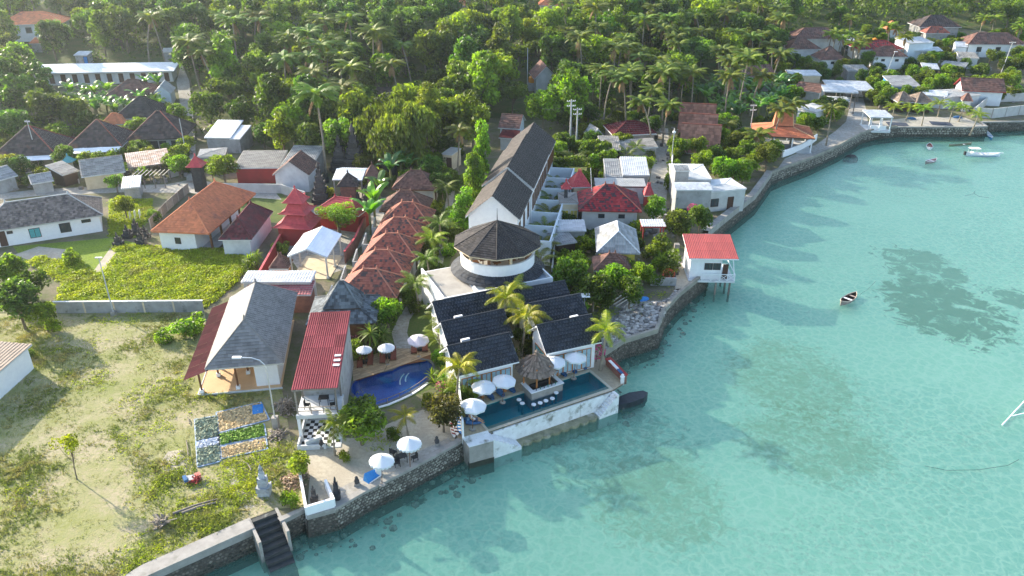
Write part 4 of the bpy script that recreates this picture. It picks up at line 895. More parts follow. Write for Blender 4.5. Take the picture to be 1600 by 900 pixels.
# village roofs, one line each
HL = [
 ('village_house', 'long white house with a mottled grey brown hip roof at the far left', (-40, 366), (161, 336), 8.2, 2.7, 2.6, dict(rm=M_tmott, wm=M_white2, over=.6, op=[W('f', -.34, 1.2, .8, 2.1, 'door'), W('f', -.27, 2.0, .6, .3), W('f', -.07, 1.35, 1.3, 1.3, 'window', M_teal), W('f', .19, 1.45, 1.3, 1.3), W('f', .38, 2.0, 1.1, .35)], fascia=M_lightgrey, capm=M_lightgrey)),
 ('orange_roofed_hall', 'white hall with a bright orange hip roof and an open veranda on its right side', (234, 363), (328, 364), 16.2, 3.2, 3.2, dict(axis='y', rl=8, rm=M_torange, wm=M_white2, over=.7, ang=-6, wallrect=(-3.6, 1.6, -7.3, 7.3), op=[W('f', .0, 1.6, .7, .8)], fascia=M_torange, capm=M_torange)),
 ('village_house', 'white walled house with a dark red mottled hip roof right of the orange roofed hall', (341, 375), (393, 375), 10.6, 2.7, 2.3, dict(axis='y', rm=mat('wine_mottled_tile', (.17, .04, .045), (.12, .035, .04), tone=.5, tonecol=((.04, .03, .03), .7)), wm=M_white, over=.4, fascia=M_white)),
 ('joglo_house', 'dark hip roofed house with a white fascia at the far left', (-18, 252), (90, 237), 10.5, 2.6, 4.2, dict(rm=M_tdark, wm=M_cream, over=.9, ang=10, fascia=M_white2, capm=M_tred, op=[W('f', -.1, 1.3, 1, 1.2), W('f', .2, 1.2, .9, 2, 'door')])),
 ('joglo_house', 'second dark hip roofed house from the left with a white fascia', (100, 235), (192, 227), 10, 2.6, 4.0, dict(rm=M_tdark, wm=M_cream, over=.9, ang=9, fascia=M_white2, capm=M_tred, op=[W('f', .1, 1.3, 1, 1.2)])),
 ('joglo_house', 'third dark hip roofed house from the left, beside the hill lane', (197, 220), (289, 215), 10, 2.7, 4.2, dict(rm=M_tdark, wm=M_lightgrey, over=.9, ang=8, fascia=M_tdark, capm=M_tred, op=[W('f', -.1, 1.3, 1.6, 1.4), W('f', .1, 1.3, 1.2, 1.4), W('f', .33, 1.3, .8, 1.4)])),
 ('joglo_house', 'near black hip roofed house behind the third dark roofed one', (176, 188), (250, 186), 9, 2.6, 3.6, dict(rm=M_tchar, wm=M_white, over=.8, ang=4)),
 ('joglo_house', 'dark red hip roofed house below the long white lodging', (160, 158), (240, 156), 9, 2.6, 3.2, dict(rm=M_tbrown, wm=M_white, over=.8, ang=2)),
 ('shrine_house', 'little orange roofed house between the dark hip roofs', (157, 196), (197, 194), 4, 2.3, 1.8, dict(rm=M_torange, wm=M_cream, over=.4)),
 ('village_house', 'plain cream house with a flat pitched slate grey gable roof', (127, 277), (196, 268), 7, 2.5, 1.9, dict(roof='gable', rm=M_asbestos, wm=M_cream, over=.4, wave=True, op=[W('f', .1, 1.4, 1.2, .7)])),
 ('rusty_shed', 'long open shed under rusty striped roofing sheets', (200, 263), (268, 254), 6.4, 2.4, .9, dict(roof='shed', rm=M_brick_sheet, wave=True, over=.4, posts=(5, 2, M_greywood), nowall=True, fascia=M_greywood, cat='shed')),
 ('rusty_shed', 'pale corrugated lean-to roof on a low block wall by the village street', (189, 295), (219, 292), 4.4, 2.2, .6, dict(roof='shed', rm=M_tin, wm=M_grey, wave=True, over=.3, cat='shed')),
 ('village_house', 'low grey walled hut with a pale sheet gable roof at the far left edge', (-8, 284), (28, 274), 5, 2.4, 1.3, dict(roof='gable', rm=M_greytin, wm=M_grey, wave=True, over=.4)),
 ('village_house', 'small grey hut with a pale gable roof beside the hut at the far left', (48, 288), (84, 282), 4.2, 2.0, .9, dict(roof='gable', rm=M_greytin, wm=M_grey, wave=True, over=.3)),
 ('village_house', 'brown roofed low hut under the second dark hip roof', (97, 274), (124, 266), 4.5, 2.2, 1.0, dict(roof='shed', rm=M_asbestos, wm=M_darkwood, wave=True, over=.3)),
 ('tin_roofed_house', 'house with a bright white sheet roof beside the hill lane', (318, 219), (361, 212), 7.5, 3.0, 1.5, dict(roof='shed', rm=M_tinw, wm=M_grey, over=.3, wave=True, ang=-3)),
 ('tin_roofed_house', 'narrow white sheet annex right of the bright white sheet roof', (362, 217), (371, 218), 6.0, 2.8, 1.1, dict(roof='shed', rm=M_tinw, wm=M_grey, over=.1, wave=True, ang=-6, L=2.1)),
 ('red_walled_store', 'flat grey roofed store with a red wall facing the vacant plot', (364, 263), (437, 262), 7.2, 2.9, .9, dict(roof='shed', rm=M_asbestos, wm=M_redwall, wave=True, over=.35)),
 ('grey_roofed_house', 'grey sheet roofed house behind the white gable wall', (437, 263), (488, 256), 7.5, 3.1, 1.4, dict(roof='shed', rm=M_greytin, wm=M_grey, wave=True, over=.3, ang=-5)),
 ('gable_house', 'house with a stained white gable wall and dark roof next to the temple wall', (424, 276), (484, 272), 6.5, 3.0, 2.3, dict(roof='gable', axis='y', rm=M_tbrown, wm=M_white, over=.3, ang=-4)),
 ('concrete_store', 'plain grey concrete block building behind the leafy tree by the street', (308, 246), (352, 243), 5, 2.8, .2, dict(roof='hip', rm=M_grey, wm=M_grey, over=.1, finial=False)),
 ('temple_canopy', 'white sheet canopy on posts in the dark stone temple', (519, 281), (566, 282), 6.2, 3.1, .8, dict(roof='gable', rm=M_tinw, wave=True, nowall=True, posts=(3, 2, M_steel), over=.2, cat='canopy')),
 ('white_canopy', 'white sheet canopy over a beige yard in the red walled compound', (449, 401), (511, 402), 7.6, 3.2, 1.1, dict(roof='gable', axis='y', rm=M_tinw, wave=True, nowall=True, posts=(2, 3, M_steel), over=.25, cat='canopy', ang=-3, floor=M_cream)),
 ('tin_shelter', 'flat white sheet roof behind the grey pavilion', (376, 441), (486, 441), 2.9, 3.4, .1, dict(roof='shed', rm=M_tin, wm=M_lightgrey, over=.2, wave=True, ang=0)),
 ('red_tiled_shack', 'low shack with pinkish red ribbed roof just behind the grey pavilion', (380, 462), (486, 460), 2.6, 2.5, .6, dict(roof='shed', rm=mat('pink_tile', (.42, .16, .15), (.36, .13, .13), tone=.25), wm=M_brickwall, over=.2, wave=True, ang=0)),
 ('small_hut', 'tiny brown pyramid roofed hut beside the white canopy', (420, 420), (450, 420), 2.6, 2.0, 1.3, dict(rm=M_tbrown, wm=M_orangew, over=.35)),
 ('beach_house', 'white rendered building with a tan roof cut by the left edge of the picture', (-60, 632), (50, 538), 7.5, 2.8, .5, dict(roof='shed', rm=mat('tan_roof', (.40, .32, .25), (.34, .27, .21), scale=1), wm=M_white2, over=.35)),
 # right of the hotel
 ('hip_house', 'yellow walled house with a weathered grey sheet hip roof', (932, 395), (1000, 396), 8.0, 3.6, 2.1, dict(axis='y', rl=3.6, rm=M_greytin, wm=M_yellow, wave=True, over=.6, capm=M_tin, fascia=M_greytin, ang=-4, op=[W('f', .2, 1.6, .9, 1.0)], finial=False)),
 ('hip_house', 'long crimson mottled hip roofed house with pale walls', (904, 329), (1003, 331), 8.0, 3.4, 2.7, dict(rm=M_tcrim, wm=M_lightgrey, over=.6, capm=M_tred, ang=-3, fascia=M_redwall, op=[W('f', -.15, 2.4, .8, .5), W('f', .22, 2.4, .8, .5)])),
 ('tiled_shrine', 'small crimson pyramid roofed pavilion behind the crimson mottled house', (893, 293), (923, 292), 3.4, 3.6, 2.0, dict(rm=M_tredp, wm=M_cream, over=.5)),
 ('tin_roofed_house', 'house with a grey sheet roof half patched with new white sheets', (946, 277), (974, 277), 6.2, 3.2, 1.2, dict(roof='shed', rm=M_greytin, wm=M_grey, wave=True, over=.2, ang=-2)),
 ('tin_roofed_house', 'bright white sheet roof next to the grey half in the middle of the right village', (973, 274), (1015, 274), 6.2, 3.5, 1.2, dict(roof='shed', rm=M_tin, wm=M_grey, wave=True, over=.2, ang=-2)),
 ('low_house', 'low white walled house with a dark red trim behind the crimson mottled roof', (930, 291), (1010, 292), 3.4, 3.0, .2, dict(roof='shed', rm=M_lightgrey, wm=M_white, over=.2, ang=-2, fascia=M_maroon)),
 ('small_hut', 'small red peaked roof in front of the leafy tree by the lane', (1007, 306), (1022, 306), 2.0, 2.2, 1.4, dict(rm=M_tredp, wm=M_redwall, over=.2)),
 ('tin_shelter', 'flat pale ribbed roof left of the yellow walled house', (870, 362), (916, 360), 3.8, 2.8, .15, dict(roof='shed', rm=M_tin, wm=M_grey, wave=True, over=.2, ang=0)),
 ('tin_shelter', 'narrow pale sheet roof over a red beam gate right of the yellow walled house', (1003, 354), (1041, 355), 2.4, 3.0, .15, dict(roof='shed', rm=M_tin, wm=M_redwall, wave=True, over=.3, ang=0, posts=(2, 2, M_redwall), nowall=True, fascia=M_redwall)),
 ('annex', 'yellow panelled annex with a flat roof beside the crimson mottled house', (874, 318), (904, 318), 4.6, 3.6, .12, dict(roof='hip', rm=M_concrete, wm=M_cream, over=.05, finial=False, op=[W('f', -.2, 1.4, 1.0, 2.2, 'window', M_yellow, M_bluewhite), W('f', .28, 1.4, 1.0, 2.2, 'window', M_yellow, M_bluewhite)])),
 ('scrap_shed', 'low shed with loose grey sheets left of the yellow walled house', (870, 383), (902, 378), 3.4, 2.2, .4, dict(roof='shed', rm=M_greytin, wm=M_darkwood, wave=True, over=.2)),
 ('dark_hip_hut', 'dark brown hip roofed hut in front of the yellow walled house', (928, 423), (987, 424), 4.0, 2.6, 1.5, dict(rm=M_tbrown, wm=M_darkwood, over=.4)),
 ('gable_house', 'grey board house with a maroon hip roof above the middle lane', (958, 212), (1027, 209), 7.5, 3.6, 1.7, dict(rm=M_maroon, wm=M_greywood, over=.4, wave=True, finial=False, op=[W('f', .1, 1.8, .7, 1.0)])),
 ('gable_house', 'low grey roofed porch house in front of the maroon hip roof', (938, 235), (971, 235), 5.5, 2.7, 1.2, dict(roof='shed', rm=M_asbestos, wm=M_darkwood, over=.3, wave=True)),
 ('gable_house', 'long grey lean-to right of the porch house', (972, 233), (1029, 230), 3.4, 2.6, .8, dict(roof='shed', rm=M_asbestos, wm=M_grey, over=.3, wave=True)),
 ('gable_house', 'small grey gable hut left of the maroon hip roof', (925, 214), (944, 212), 4.0, 2.6, 1.4, dict(roof='gable', axis='y', rm=M_greytin, wm=M_greywood, over=.2, wave=True)),
 ('two_storey_house', 'two storey grey rendered house with a white sheet front roof by the sea wall', (1056, 297), (1114, 297), 2.8, 5.0, .25, dict(roof='shed', rm=M_tin, wm=M_grey, over=.15, ang=0, op=[W('f', -.2, 1.2, 2.4, 1.4), W('f', .25, 1.2, .9, 2.0, 'door')])),
 ('flat_roofed_house', 'flat white roofed house behind the two storey grey one', (1058, 282), (1110, 278), 7.6, 4.3, .1, dict(roof='hip', rm=M_white, wm=M_grey, over=.1, ang=-2, finial=False)),
 ('flat_roofed_house', 'flat white roofed house with a green awning above the sea wall', (1114, 306), (1155, 290), 5.2, 3.4, .1, dict(roof='hip', rm=M_white, wm=M_lightgrey, over=.1, ang=14, finial=False, op=[W('f', .15, 1.2, .9, 2, 'door'), W('f', -.25, 1.5, 1.2, 1.2)])),
 ('roof_hut', 'tiny grey roofed stair hut on the flat white roof', (1056, 268), (1077, 266), 2.0, 5.9, .3, dict(roof='shed', rm=M_greytin, wm=M_grey, over=.1, ang=0)),
 # upper right village
 ('restaurant', 'waterfront restaurant with an orange flared two pitch roof behind a curved white wall', None, None, 0, 0, 0, {}),
 ('long_lodging', 'long white lodging with a strip roof and many doors on the hillside', (44, 120), (272, 112), 5.6, 2.7, 1.1, dict(roof='shed', rm=M_tinw, wm=M_white, over=.9, tw=.5, op=[W('f', -.46 + .0835 * i, 1.1, 1.0, 2.0, 'door') for i in range(12)], fascia=M_tin)),
 ('hill_house', 'large white two storey house with an orange hip roof at the top left', (-5, 47), (98, 40), 11, 4.2, 2.6, dict(rm=M_torange, wm=M_white2, over=.9, op=[W('f', u, 2.6, 1.4, 1.4) for u in (-.3, -.05, .2)], fascia=M_white2)),
 ('hill_hut', 'tiny red roofed hut below the top left hill house', (46, 70), (64, 69), 3, 2.3, 1.2, dict(rm=M_torange, wm=M_grey, over=.3)),
 ('hill_hut', 'grey block hut with a white sheet roof and a blue door on the hillside', (115, 88), (136, 88), 3.2, 2.5, .5, dict(roof='shed', rm=M_tin, wm=M_grey, over=.2, op=[W('f', .35, 1.1, .9, 2, 'door', M_brightblue)])),
 ('hill_hut', 'tiny white roofed hut at the head of the hill lane', (253, 83), (268, 82), 3.0, 2.4, .5, dict(roof='shed', rm=M_tin, wm=M_grey, over=.2)),
 ('gable_house', 'small grey gable house with a pale roof beside the hill lane', (239, 150), (268, 148), 6, 2.8, 1.8, dict(roof='gable', axis='y', rm=M_tin, wm=M_bluewhite, over=.3)),
 ('forest_house', 'house with an orange flared hip roof at the top middle of the forest', (660, 14), (727, 13), 10, 3.0, 3.0, dict(rm=M_torange, wm=M_white, over=.8)),
 ('forest_house', 'brown roofed wing in front of the orange roofed forest house', (695, 21), (733, 16), 5, 2.6, 1.7, dict(rm=M_tbrown, wm=M_grey, over=.5)),
 ('forest_house', 'small house with an orange pyramid roof in the upper forest', (842, 12), (880, 12), 7, 3.0, 2.6, dict(rm=M_torange, wm=M_cream, over=.6)),
 ('forest_house', 'dark brown roofed house with a blue gable below the orange pyramid roof', (842, 40), (872, 39), 6, 2.6, 1.5, dict(roof='gable', rm=M_tbrown, wm=M_bluewhite, over=.4)),
 ('forest_house', 'grey sheet roofed house near the top left of the palms', (440, 30), (470, 28), 6, 2.6, 1.0, dict(roof='gable', rm=M_greytin, wm=M_grey, over=.4)),
 ('forest_house', 'brown tiled house half hidden by trees left of the tank lane', (835, 128), (872, 126), 8, 3.4, 2.8, dict(roof='gable', axis='y', rm=M_tbrown, wm=M_lightgrey, over=.5)),
 ('forest_house', 'dark red two level roof with a blue gable behind the long hotel wing', (778, 200), (812, 202), 7, 3.2, 1.9, dict(roof='gable', rm=M_tbrown, wm=M_bluewhite, over=.4)),
 ('forest_house', 'crimson sheet porch roof against the dark red two level roof', (779, 215), (808, 217), 3.2, 2.6, .8, dict(roof='shed', rm=M_maroon, wm=M_lightgrey, over=.3)),
 ('forest_house', 'dark roofed house showing between trees left of the banana grove', (1143, 128), (1215, 124), 8, 3.0, 2.4, dict(roof='gable', rm=M_tbrown, wm=M_grey, over=.5)),
 ('forest_house', 'dark roof in shade behind the big bamboo clump', (588, 154), (640, 152), 7, 3.0, 1.2, dict(roof='gable', rm=M_tdark, wm=M_grey, over=.5)),
 ('upper_house', 'brown hip roofed house, left of the upper right village', (1232, 82), (1283, 80), 8, 3, 2.6, dict(rm=M_tbrown, wm=M_white, over=.6)),
 ('upper_house', 'large brown hip roof behind the leftmost one in the upper right village', (1240, 66), (1322, 64), 9, 3.4, 2.4, dict(rm=M_tbrown, wm=M_white, over=.6)),
 ('upper_house', 'white walled house with a steep brown pyramid roof in the upper right village', (1283, 97), (1322, 96), 7, 3, 3.0, dict(rm=M_tbrown, wm=M_white2, over=.5, op=[W('f', 0, 2.2, .8, .5)])),
 ('upper_house', 'white house with a red brown hip roof in the middle of the upper right village', (1364, 91), (1418, 92), 7, 3, 2.2, dict(rm=M_tbrown, wm=M_white2, over=.5, op=[W('f', -.2, 2.0, .8, .5), W('f', .25, 2.0, .8, .5)])),
 ('upper_house', 'crimson roof joined behind the red brown hip roof', (1343, 82), (1412, 80), 8, 3.2, 1.8, dict(rm=M_tcrim, wm=M_white, over=.5)),
 ('upper_house', 'small red tiled roof showing through palms above the village', (1388, 50), (1408, 50), 6, 3, 2.2, dict(rm=M_torange, wm=M_white, over=.5)),
 ('upper_house', 'large dark brown hip roof highest in the upper right village', (1436, 46), (1502, 47), 9, 3.2, 2.8, dict(rm=M_tdark, wm=M_grey, over=.6)),
 ('upper_house', 'orange roofed porch in front of the highest dark brown roof', (1446, 54), (1484, 54), 4, 3, 1.6, dict(rm=M_tred, wm=M_grey, over=.5)),
 ('upper_house', 'long white house with a brown hip roof at the right edge', (1512, 73), (1604, 74), 8, 3.2, 2.6, dict(rm=M_tbrown, wm=M_white2, over=.6, op=[W('f', .05, 1.8, 1.2, 1.2), W('f', -.3, 1.8, 1.2, 1.2)])),
 ('upper_house', 'two storey house with broad white sheet roofs and a blue tarpaulin front', (1420, 72), (1460, 68), 6, 5.0, .7, dict(roof='shed', rm=M_tin, wm=M_bluewhite, over=.2)),
 ('upper_house', 'white sheet veranda roof in front of the blue tarpaulin house', (1426, 81), (1474, 82), 4, 3.2, .5, dict(roof='shed', rm=M_tin, wm=M_brightblue, over=.4, posts=(4, 2, M_white2), nowall=True)),
 ('upper_shed', 'broad white flat sheet roof over the road head', (1296, 140), (1368, 143), 9.5, 2.8, .3, dict(roof='shed', rm=M_tin, wm=M_lightgrey, over=.3, posts=(4, 2, M_greywood), nowall=True, ang=-9)),
 ('upper_shed', 'grey workshop with a white rail roof left of the broad flat roof', (1236, 119), (1284, 119), 5, 3.6, .4, dict(roof='shed', rm=M_tin, wm=M_cream, over=.2)),
 ('beach_lookout', 'two storey timber lookout with a flat white roof beside the road', (1287, 142), (1342, 146), 5.2, 4.8, .4, dict(roof='shed', rm=M_tin, nowall=True, over=.3, posts=(3, 2, M_greywood), ang=-12)),
 ('beach_kiosk', 'white roofed open kiosk at the corner of the waterfront road and the jetty', (1361, 184), (1395, 183), 5.2, 3.0, .3, dict(roof='shed', rm=M_tin, nowall=True, over=.25, posts=(3, 2, M_white2), ang=-4, floor=M_white)),
 ('rusty_shed', 'curved rust streaked sheet roof behind the beach trees', (1396, 136), (1440, 136), 7, 3.0, 1.2, dict(roof='shed', rm=M_greytin, wm=M_brightblue, wave=True, over=.3)),
 ('upper_shed', 'dark open carport with pale flat roof right of the village trees', (1470, 101), (1508, 107), 5, 3.0, .3, dict(roof='shed', rm=M_greytin, nowall=True, over=.3, posts=(3, 2, M_darkwood))),
 ('upper_shed', 'plain pale roof between two trees under the blue tarpaulin house', (1442, 108), (1468, 110), 5, 2.8, .6, dict(roof='shed', rm=M_tin, wm=M_darkwood, over=.3)),
 ('beach_house', 'house with a red brown gable roof and crimson gable end at the right', (1502, 140), (1574, 146), 7, 3.4, 2.3, dict(roof='gable', axis='x', rm=M_tbrown, wm=M_bluewhite, over=.5, ang=-12, fascia=M_redwall)),
 ('beach_house', 'low pale flat roofed house in front of the crimson gable end', (1476, 152), (1534, 149), 6, 2.8, .3, dict(roof='shed', rm=M_lightgrey, wm=M_white, over=.3)),
 ('thatched_hut', 'grey brown thatched roof hut behind the young beach palms', (1404, 160), (1432, 160), 6, 2.4, 1.7, dict(rm=M_thatch, wm=M_darkwood, over=.5)),
 ('thatched_hut', 'second thatched hut roof, right of the first behind the young beach palms', (1432, 161), (1460, 161), 6, 2.4, 1.7, dict(rm=M_thatch, wm=M_darkwood, over=.5)),
 ('tin_shelter', 'pale flat roof beside the thatched huts', (1440, 148), (1480, 152), 4, 2.8, .5, dict(roof='shed', rm=M_tin, wm=M_white, over=.3)),
 ('small_hut', 'small dark red roof at the foot of the low pale house', (1504, 158), (1520, 159), 3, 2.4, 1.5, dict(rm=M_tbrown, wm=M_white, over=.3)),
 ('upper_house', 'small pale roofed house between the large brown hip roof and the palms', (1326, 66), (1352, 66), 6, 2.8, .8, dict(roof='shed', rm=M_tin, wm=M_white, over=.3)),
 ('upper_house', 'low dark roofed house between the grey workshop and the road', (1240, 140), (1282, 146), 6, 2.6, 1.4, dict(roof='gable', rm=M_tbrown, wm=M_lightgrey, over=.4)),
 ('upper_house', 'grey sheet roof below the steep brown pyramid roof', (1325, 112), (1360, 112), 5, 2.8, .6, dict(roof='shed', rm=M_greytin, wm=M_grey, over=.3)),
 ('upper_house', 'pale walled annex right of the red brown hip roof', (1500, 92), (1530, 94), 5, 2.6, .8, dict(roof='shed', rm=M_asbestos, wm=M_white, over=.3)),
 ('upper_house', 'white gable shed left of the long white house at the right edge', (1492, 74), (1512, 76), 4, 2.6, 1.0, dict(roof='gable', rm=M_tin, wm=M_white2, over=.2)),
 ('village_house', 'white walled lean-to house on the left side of the waterfront road', (1245, 168), (1275, 176), 5, 3.0, .4, dict(roof='shed', rm=M_lightgrey, wm=M_white2, over=.2)),
 ('village_house', 'cream house corner with a dark doorway behind the columnar trees', (690, 240), (706, 242), 4, 3.0, .1, dict(roof='shed', rm=M_lightgrey, wm=M_cream, over=.1, op=[W('f', .2, 1.4, .9, 1.8, 'door')])),
]
for nm, lab, A, B, D, eh, rise, k in HL:
    if A is None: continue
    k.setdefault('cat', 'shed' if 'shed' in nm or 'shelter' in nm else ('canopy' if 'canopy' in nm else ('hut' if 'hut' in nm else 'house')))
    house(nm, lab, A, B, D, eh, rise, **k)
# orange hall veranda posts
for o in list(C.objects):
    if o.name == 'orange_roofed_hall':
        for y in (-6.5, -3.2, 0, 3.2, 6.5): MB().box(3.35, 3.6, y - .12, y + .12, 0, 3.15).build('post', M_wood, o)
        MB().box(1.6, 3.9, -7.4, 7.4, -.2, .1).build('floor', M_lightgrey, o)
    if o.name == 'beach_lookout':
        MB().box(-2.6, 2.4, -2.2, 2.2, 2.6, 2.75).build('upper_floor', M_white, o); r_ = MB()
        for z in (3.1, 3.5): r_.bar((-2.6, -2.2, z), (2.4, -2.2, z), .07)
        r_.build('railing', M_white2, o)
    if o.name == 'beach_kiosk':
        MB().box(-1.6, 1.6, -1.9, -1.7, .06, 1.0).build('counter', M_white2, o)
    if o.name in ('joglo_house', 'joglo_house.001'):
        L_ = (10.3 if o.name == 'joglo_house' else 9.8) / 2; sh_ = MB(); tiles(sh_, [(-L_, -6.6, 2.1), (L_, -6.6, 2.1), (L_, -4.6, 2.75), (-L_, -4.6, 2.75)], .25, 1.1, .04, True); sh_.build('veranda_sheet', M_tinw, o)
        for x in (-L_ + .2, -L_ / 2, 0, L_ / 2, L_ - .2): MB().box(x - .07, x + .07, -6.5, -6.36, -.2, 2.1).build('veranda_post', M_greywood, o)
# red tiled guest bungalows in a row
M_tredcap = mat('ridge_tile', (.46, .20, .13), (.38, .15, .10))
BG = [((644, 268), 'farthest dark brown hip roofed bungalow in the row', M_tbrown), ((628, 300), 'second farthest brown hip roofed bungalow in the row', M_tbrown), ((631, 318), 'third farthest bungalow in the row, terracotta hip roof', M_tred), ((619, 342), 'fourth terracotta bungalow counted from the far end of the row', M_tred), ((607, 367), 'third nearest terracotta bungalow in the row', M_tred), ((591, 393), 'second nearest terracotta bungalow in the row', M_tred), ((573, 423), 'nearest terracotta bungalow in the row beside the dark shingle roof', M_tred)]
for i, (p_, lab, m_) in enumerate(BG):
    q = G(p_[0] + 6, p_[1], 5.0); L_, D_ = (7.2, 5.7)
    house_at('guest_bungalow', lab, q.x, q.y, radians(-4), L_, D_, 2.9, 2.3, 'hip', rl=1.6, rm=m_, capm=M_tredcap if i > 1 else M_tbrown, wm=M_lightgrey, over=.6, tw=.32, th=.34, cat='bungalow', fascia=M_wood, op=[W('r', 0, 1.3, 1, 2, 'door')])
    if i > 1: wall_line('bathroom_wall', 'grey open bathroom wall on the left side of the %s bungalow' % ('', '', 'third farthest', 'fourth', 'third nearest', 'second nearest', 'nearest')[i], None, 2.3, M_grey, pts=[(q.x - 3.3, q.y - 2.6), (q.x - 5.0, q.y - 2.5), (q.x - 5.2, q.y + 1.6)])
# dark shingle joglo with a steep upper roof
def joglo(name, label, c, ang, L, D, eh, r1, l2, d2, r2, m, wm=None, cat='house', rl=.5, posts=None, wallh=None, floor=None, capm=None, **k):
    gz = ground(c.x, c.y); t = thing(name, label, cat, (c.x, c.y, gz), radians(ang)); OBST.append((c.x, c.y, max(L, D) / 2))
    l, d = L / 2, D / 2; a = l2 / 2; b = d2 / 2; z1 = eh + r1; V = lambda x, y, z: Vector((x, y, z)); rf = MB(); ed = MB(); cp = MB()
    for p in ([V(-l, -d, eh), V(l, -d, eh), V(a, -b, z1), V(-a, -b, z1)], [V(l, d, eh), V(-l, d, eh), V(-a, b, z1), V(a, b, z1)], [V(l, -d, eh), V(l, d, eh), V(a, b, z1), V(a, -b, z1)], [V(-l, d, eh), V(-l, -d, eh), V(-a, -b, z1), V(-a, b, z1)]): tiles(rf, p, .4, .4, .05); slab(ed, p)
    P, RL = roof_polys('hip', l2 + .3, d2 + .3, z1 + .12, r2, 'x', rl)
    for p in P: tiles(rf, p, .4, .4, .05); slab(ed, p, .1)
    for q, s_ in RL: cp.tube([q + V(0, 0, .06), s_ + V(0, 0, .06)], .1, 6)
    for sx in (-1, 1):
        for sy in (-1, 1): cp.tube([V(sx * l, sy * d, eh + .08), V(sx * a, sy * b, z1 + .06)], .1, 6)
    rf.build('roof', m, t); ed.build('roof_edge', M_darkwood, t); cp.build('ridge_cap', capm or m, t)
    if wm: MB().box(-l + .8, l - .8, -d + .8, d - .8, -.3, eh - .02).build('wall', wm, t)
    if posts:
        for sx in (-1, -.33, .33, 1):
            for sy in (-1, 1): MB().box(sx * (l - .4) - .1, sx * (l - .4) + .1, sy * (d - .4) - .1, sy * (d - .4) + .1, 0, eh + .1).build('post', posts, t)
    if floor: MB().box(-l + .1, l - .1, -d + .1, d - .1, -.3, .12).build('floor', floor, t)
    return t
q = G(537, 470, 4.2); joglo('shingled_joglo', 'blackish shingled roof with a steep square upper tier beside the red sheet roof', q, 4, 7.6, 6.6, 3.0, 1.0, 3.8, 3.2, 2.5, mat('grey_shingle', (.075, .085, .095), (.13, .15, .16), scale=1, tone=.5), M_wood)
q = G(1222, 202, 3.4); joglo('restaurant', 'waterfront restaurant with an orange flared two pitch roof behind a curved white wall', q, -12, 11.5, 8.6, 3.0, 1.3, 3.4, 2.4, 2.8, mat('coral_roof', (.60, .20, .10), (.52, .16, .09), scale=.5, tone=.15), None, 'restaurant', 3.0, posts=M_white2, floor=M_lightgrey, capm=mat('pale_ridge', (.62, .36, .20)))
wall_line('curved_wall', 'curved white boat shaped wall in front of the orange roofed restaurant', [(1222, 246), (1236, 241), (1252, 234), (1266, 226), (1275, 219)], 1.3, M_white2, th=.25)
# A frame huts
for p_, lab in (((1106, 189), 'farthest of the three brown A frame huts'), ((1107, 206), 'middle one of the three brown A frame huts'), ((1108, 224), 'nearest of the three brown A frame huts')):
    pass
for (A, B, lab) in (((1068, 158), (1115, 166), 'farthest of the three steep brown A frame huts'), ((1068, 172), (1118, 184), 'middle one of the three steep brown A frame huts'), ((1073, 188), (1121, 201), 'nearest of the three steep brown A frame huts')):
    house('a_frame_hut', lab, A, B, 5.2, .5, 5.0, 'ridge', roof='gable', rm=mat('moss_tile', (.36, .17, .115), (.22, .11, .08), scale=.6, tone=.3), wm=M_greywood, capm=M_tred, over=.25, cat='hut', ang=-13, L=7.6)
# stilted white house with a red sheet roof
t = house('stilted_house', 'white boarded house on stilts over the sea with a red sheet roof', (1079, 404), (1152, 405), 5.6, 3.3, 1.0, roof='shed', rm=mat('coral_sheet', (.36, .07, .062), (.30, .06, .055), scale=.7, rough=.55, tone=.14), wm=M_white2, sheet=(7, 3), over=.3, ang=-2, fascia=M_white2, wallrect=(-2.75, 1.2, -2.1, 2.4), op=[W('f', .1, 1.9, .9, .8), W('f', .38, 1.9, .9, .8)], L=6.4)
MB().box(-2.9, 3.1, -2.7, 2.6, -.15, .1).build('floor', M_white, t)
MB().box(1.5, 2.2, -2.08, -2.0, .1, 2.2).build('door', M_door, t)
r_ = MB()
for x in (-1.2, 0, 1.1, 2.1, 3.05): r_.bar((x, -2.62, .1), (x, -2.62, 1.0), .08)
for x0, x1 in ((-1.2, 0), (0, 1.1), (1.1, 2.1), (2.1, 3.05)): r_.bar((x0, -2.62, .15), (x1, -2.62, .95), .05); r_.bar((x0, -2.62, .95), (x1, -2.62, .15), .05)
r_.bar((-1.2, -2.62, 1.0), (3.05, -2.62, 1.0), .08); r_.bar((3.05, -2.62, 1.0), (3.05, 2.4, 1.0), .08); r_.bar((3.05, -2.6, .1), (2.6, -2.3, 3.2), .1); r_.bar((1.2, -2.4, .1), (1.2, -2.2, 3.2), .1)
r_.build('railing', M_white2, t)
for x, y in ((2.6, -2.3), (2.6, 0), (2.6, 2.3), (.8, -2.3), (.8, 2.2)): MB().box(x - .11, x + .11, y - .11, y + .11, -3.4, -.15).build('stilt', M_greywood, t)
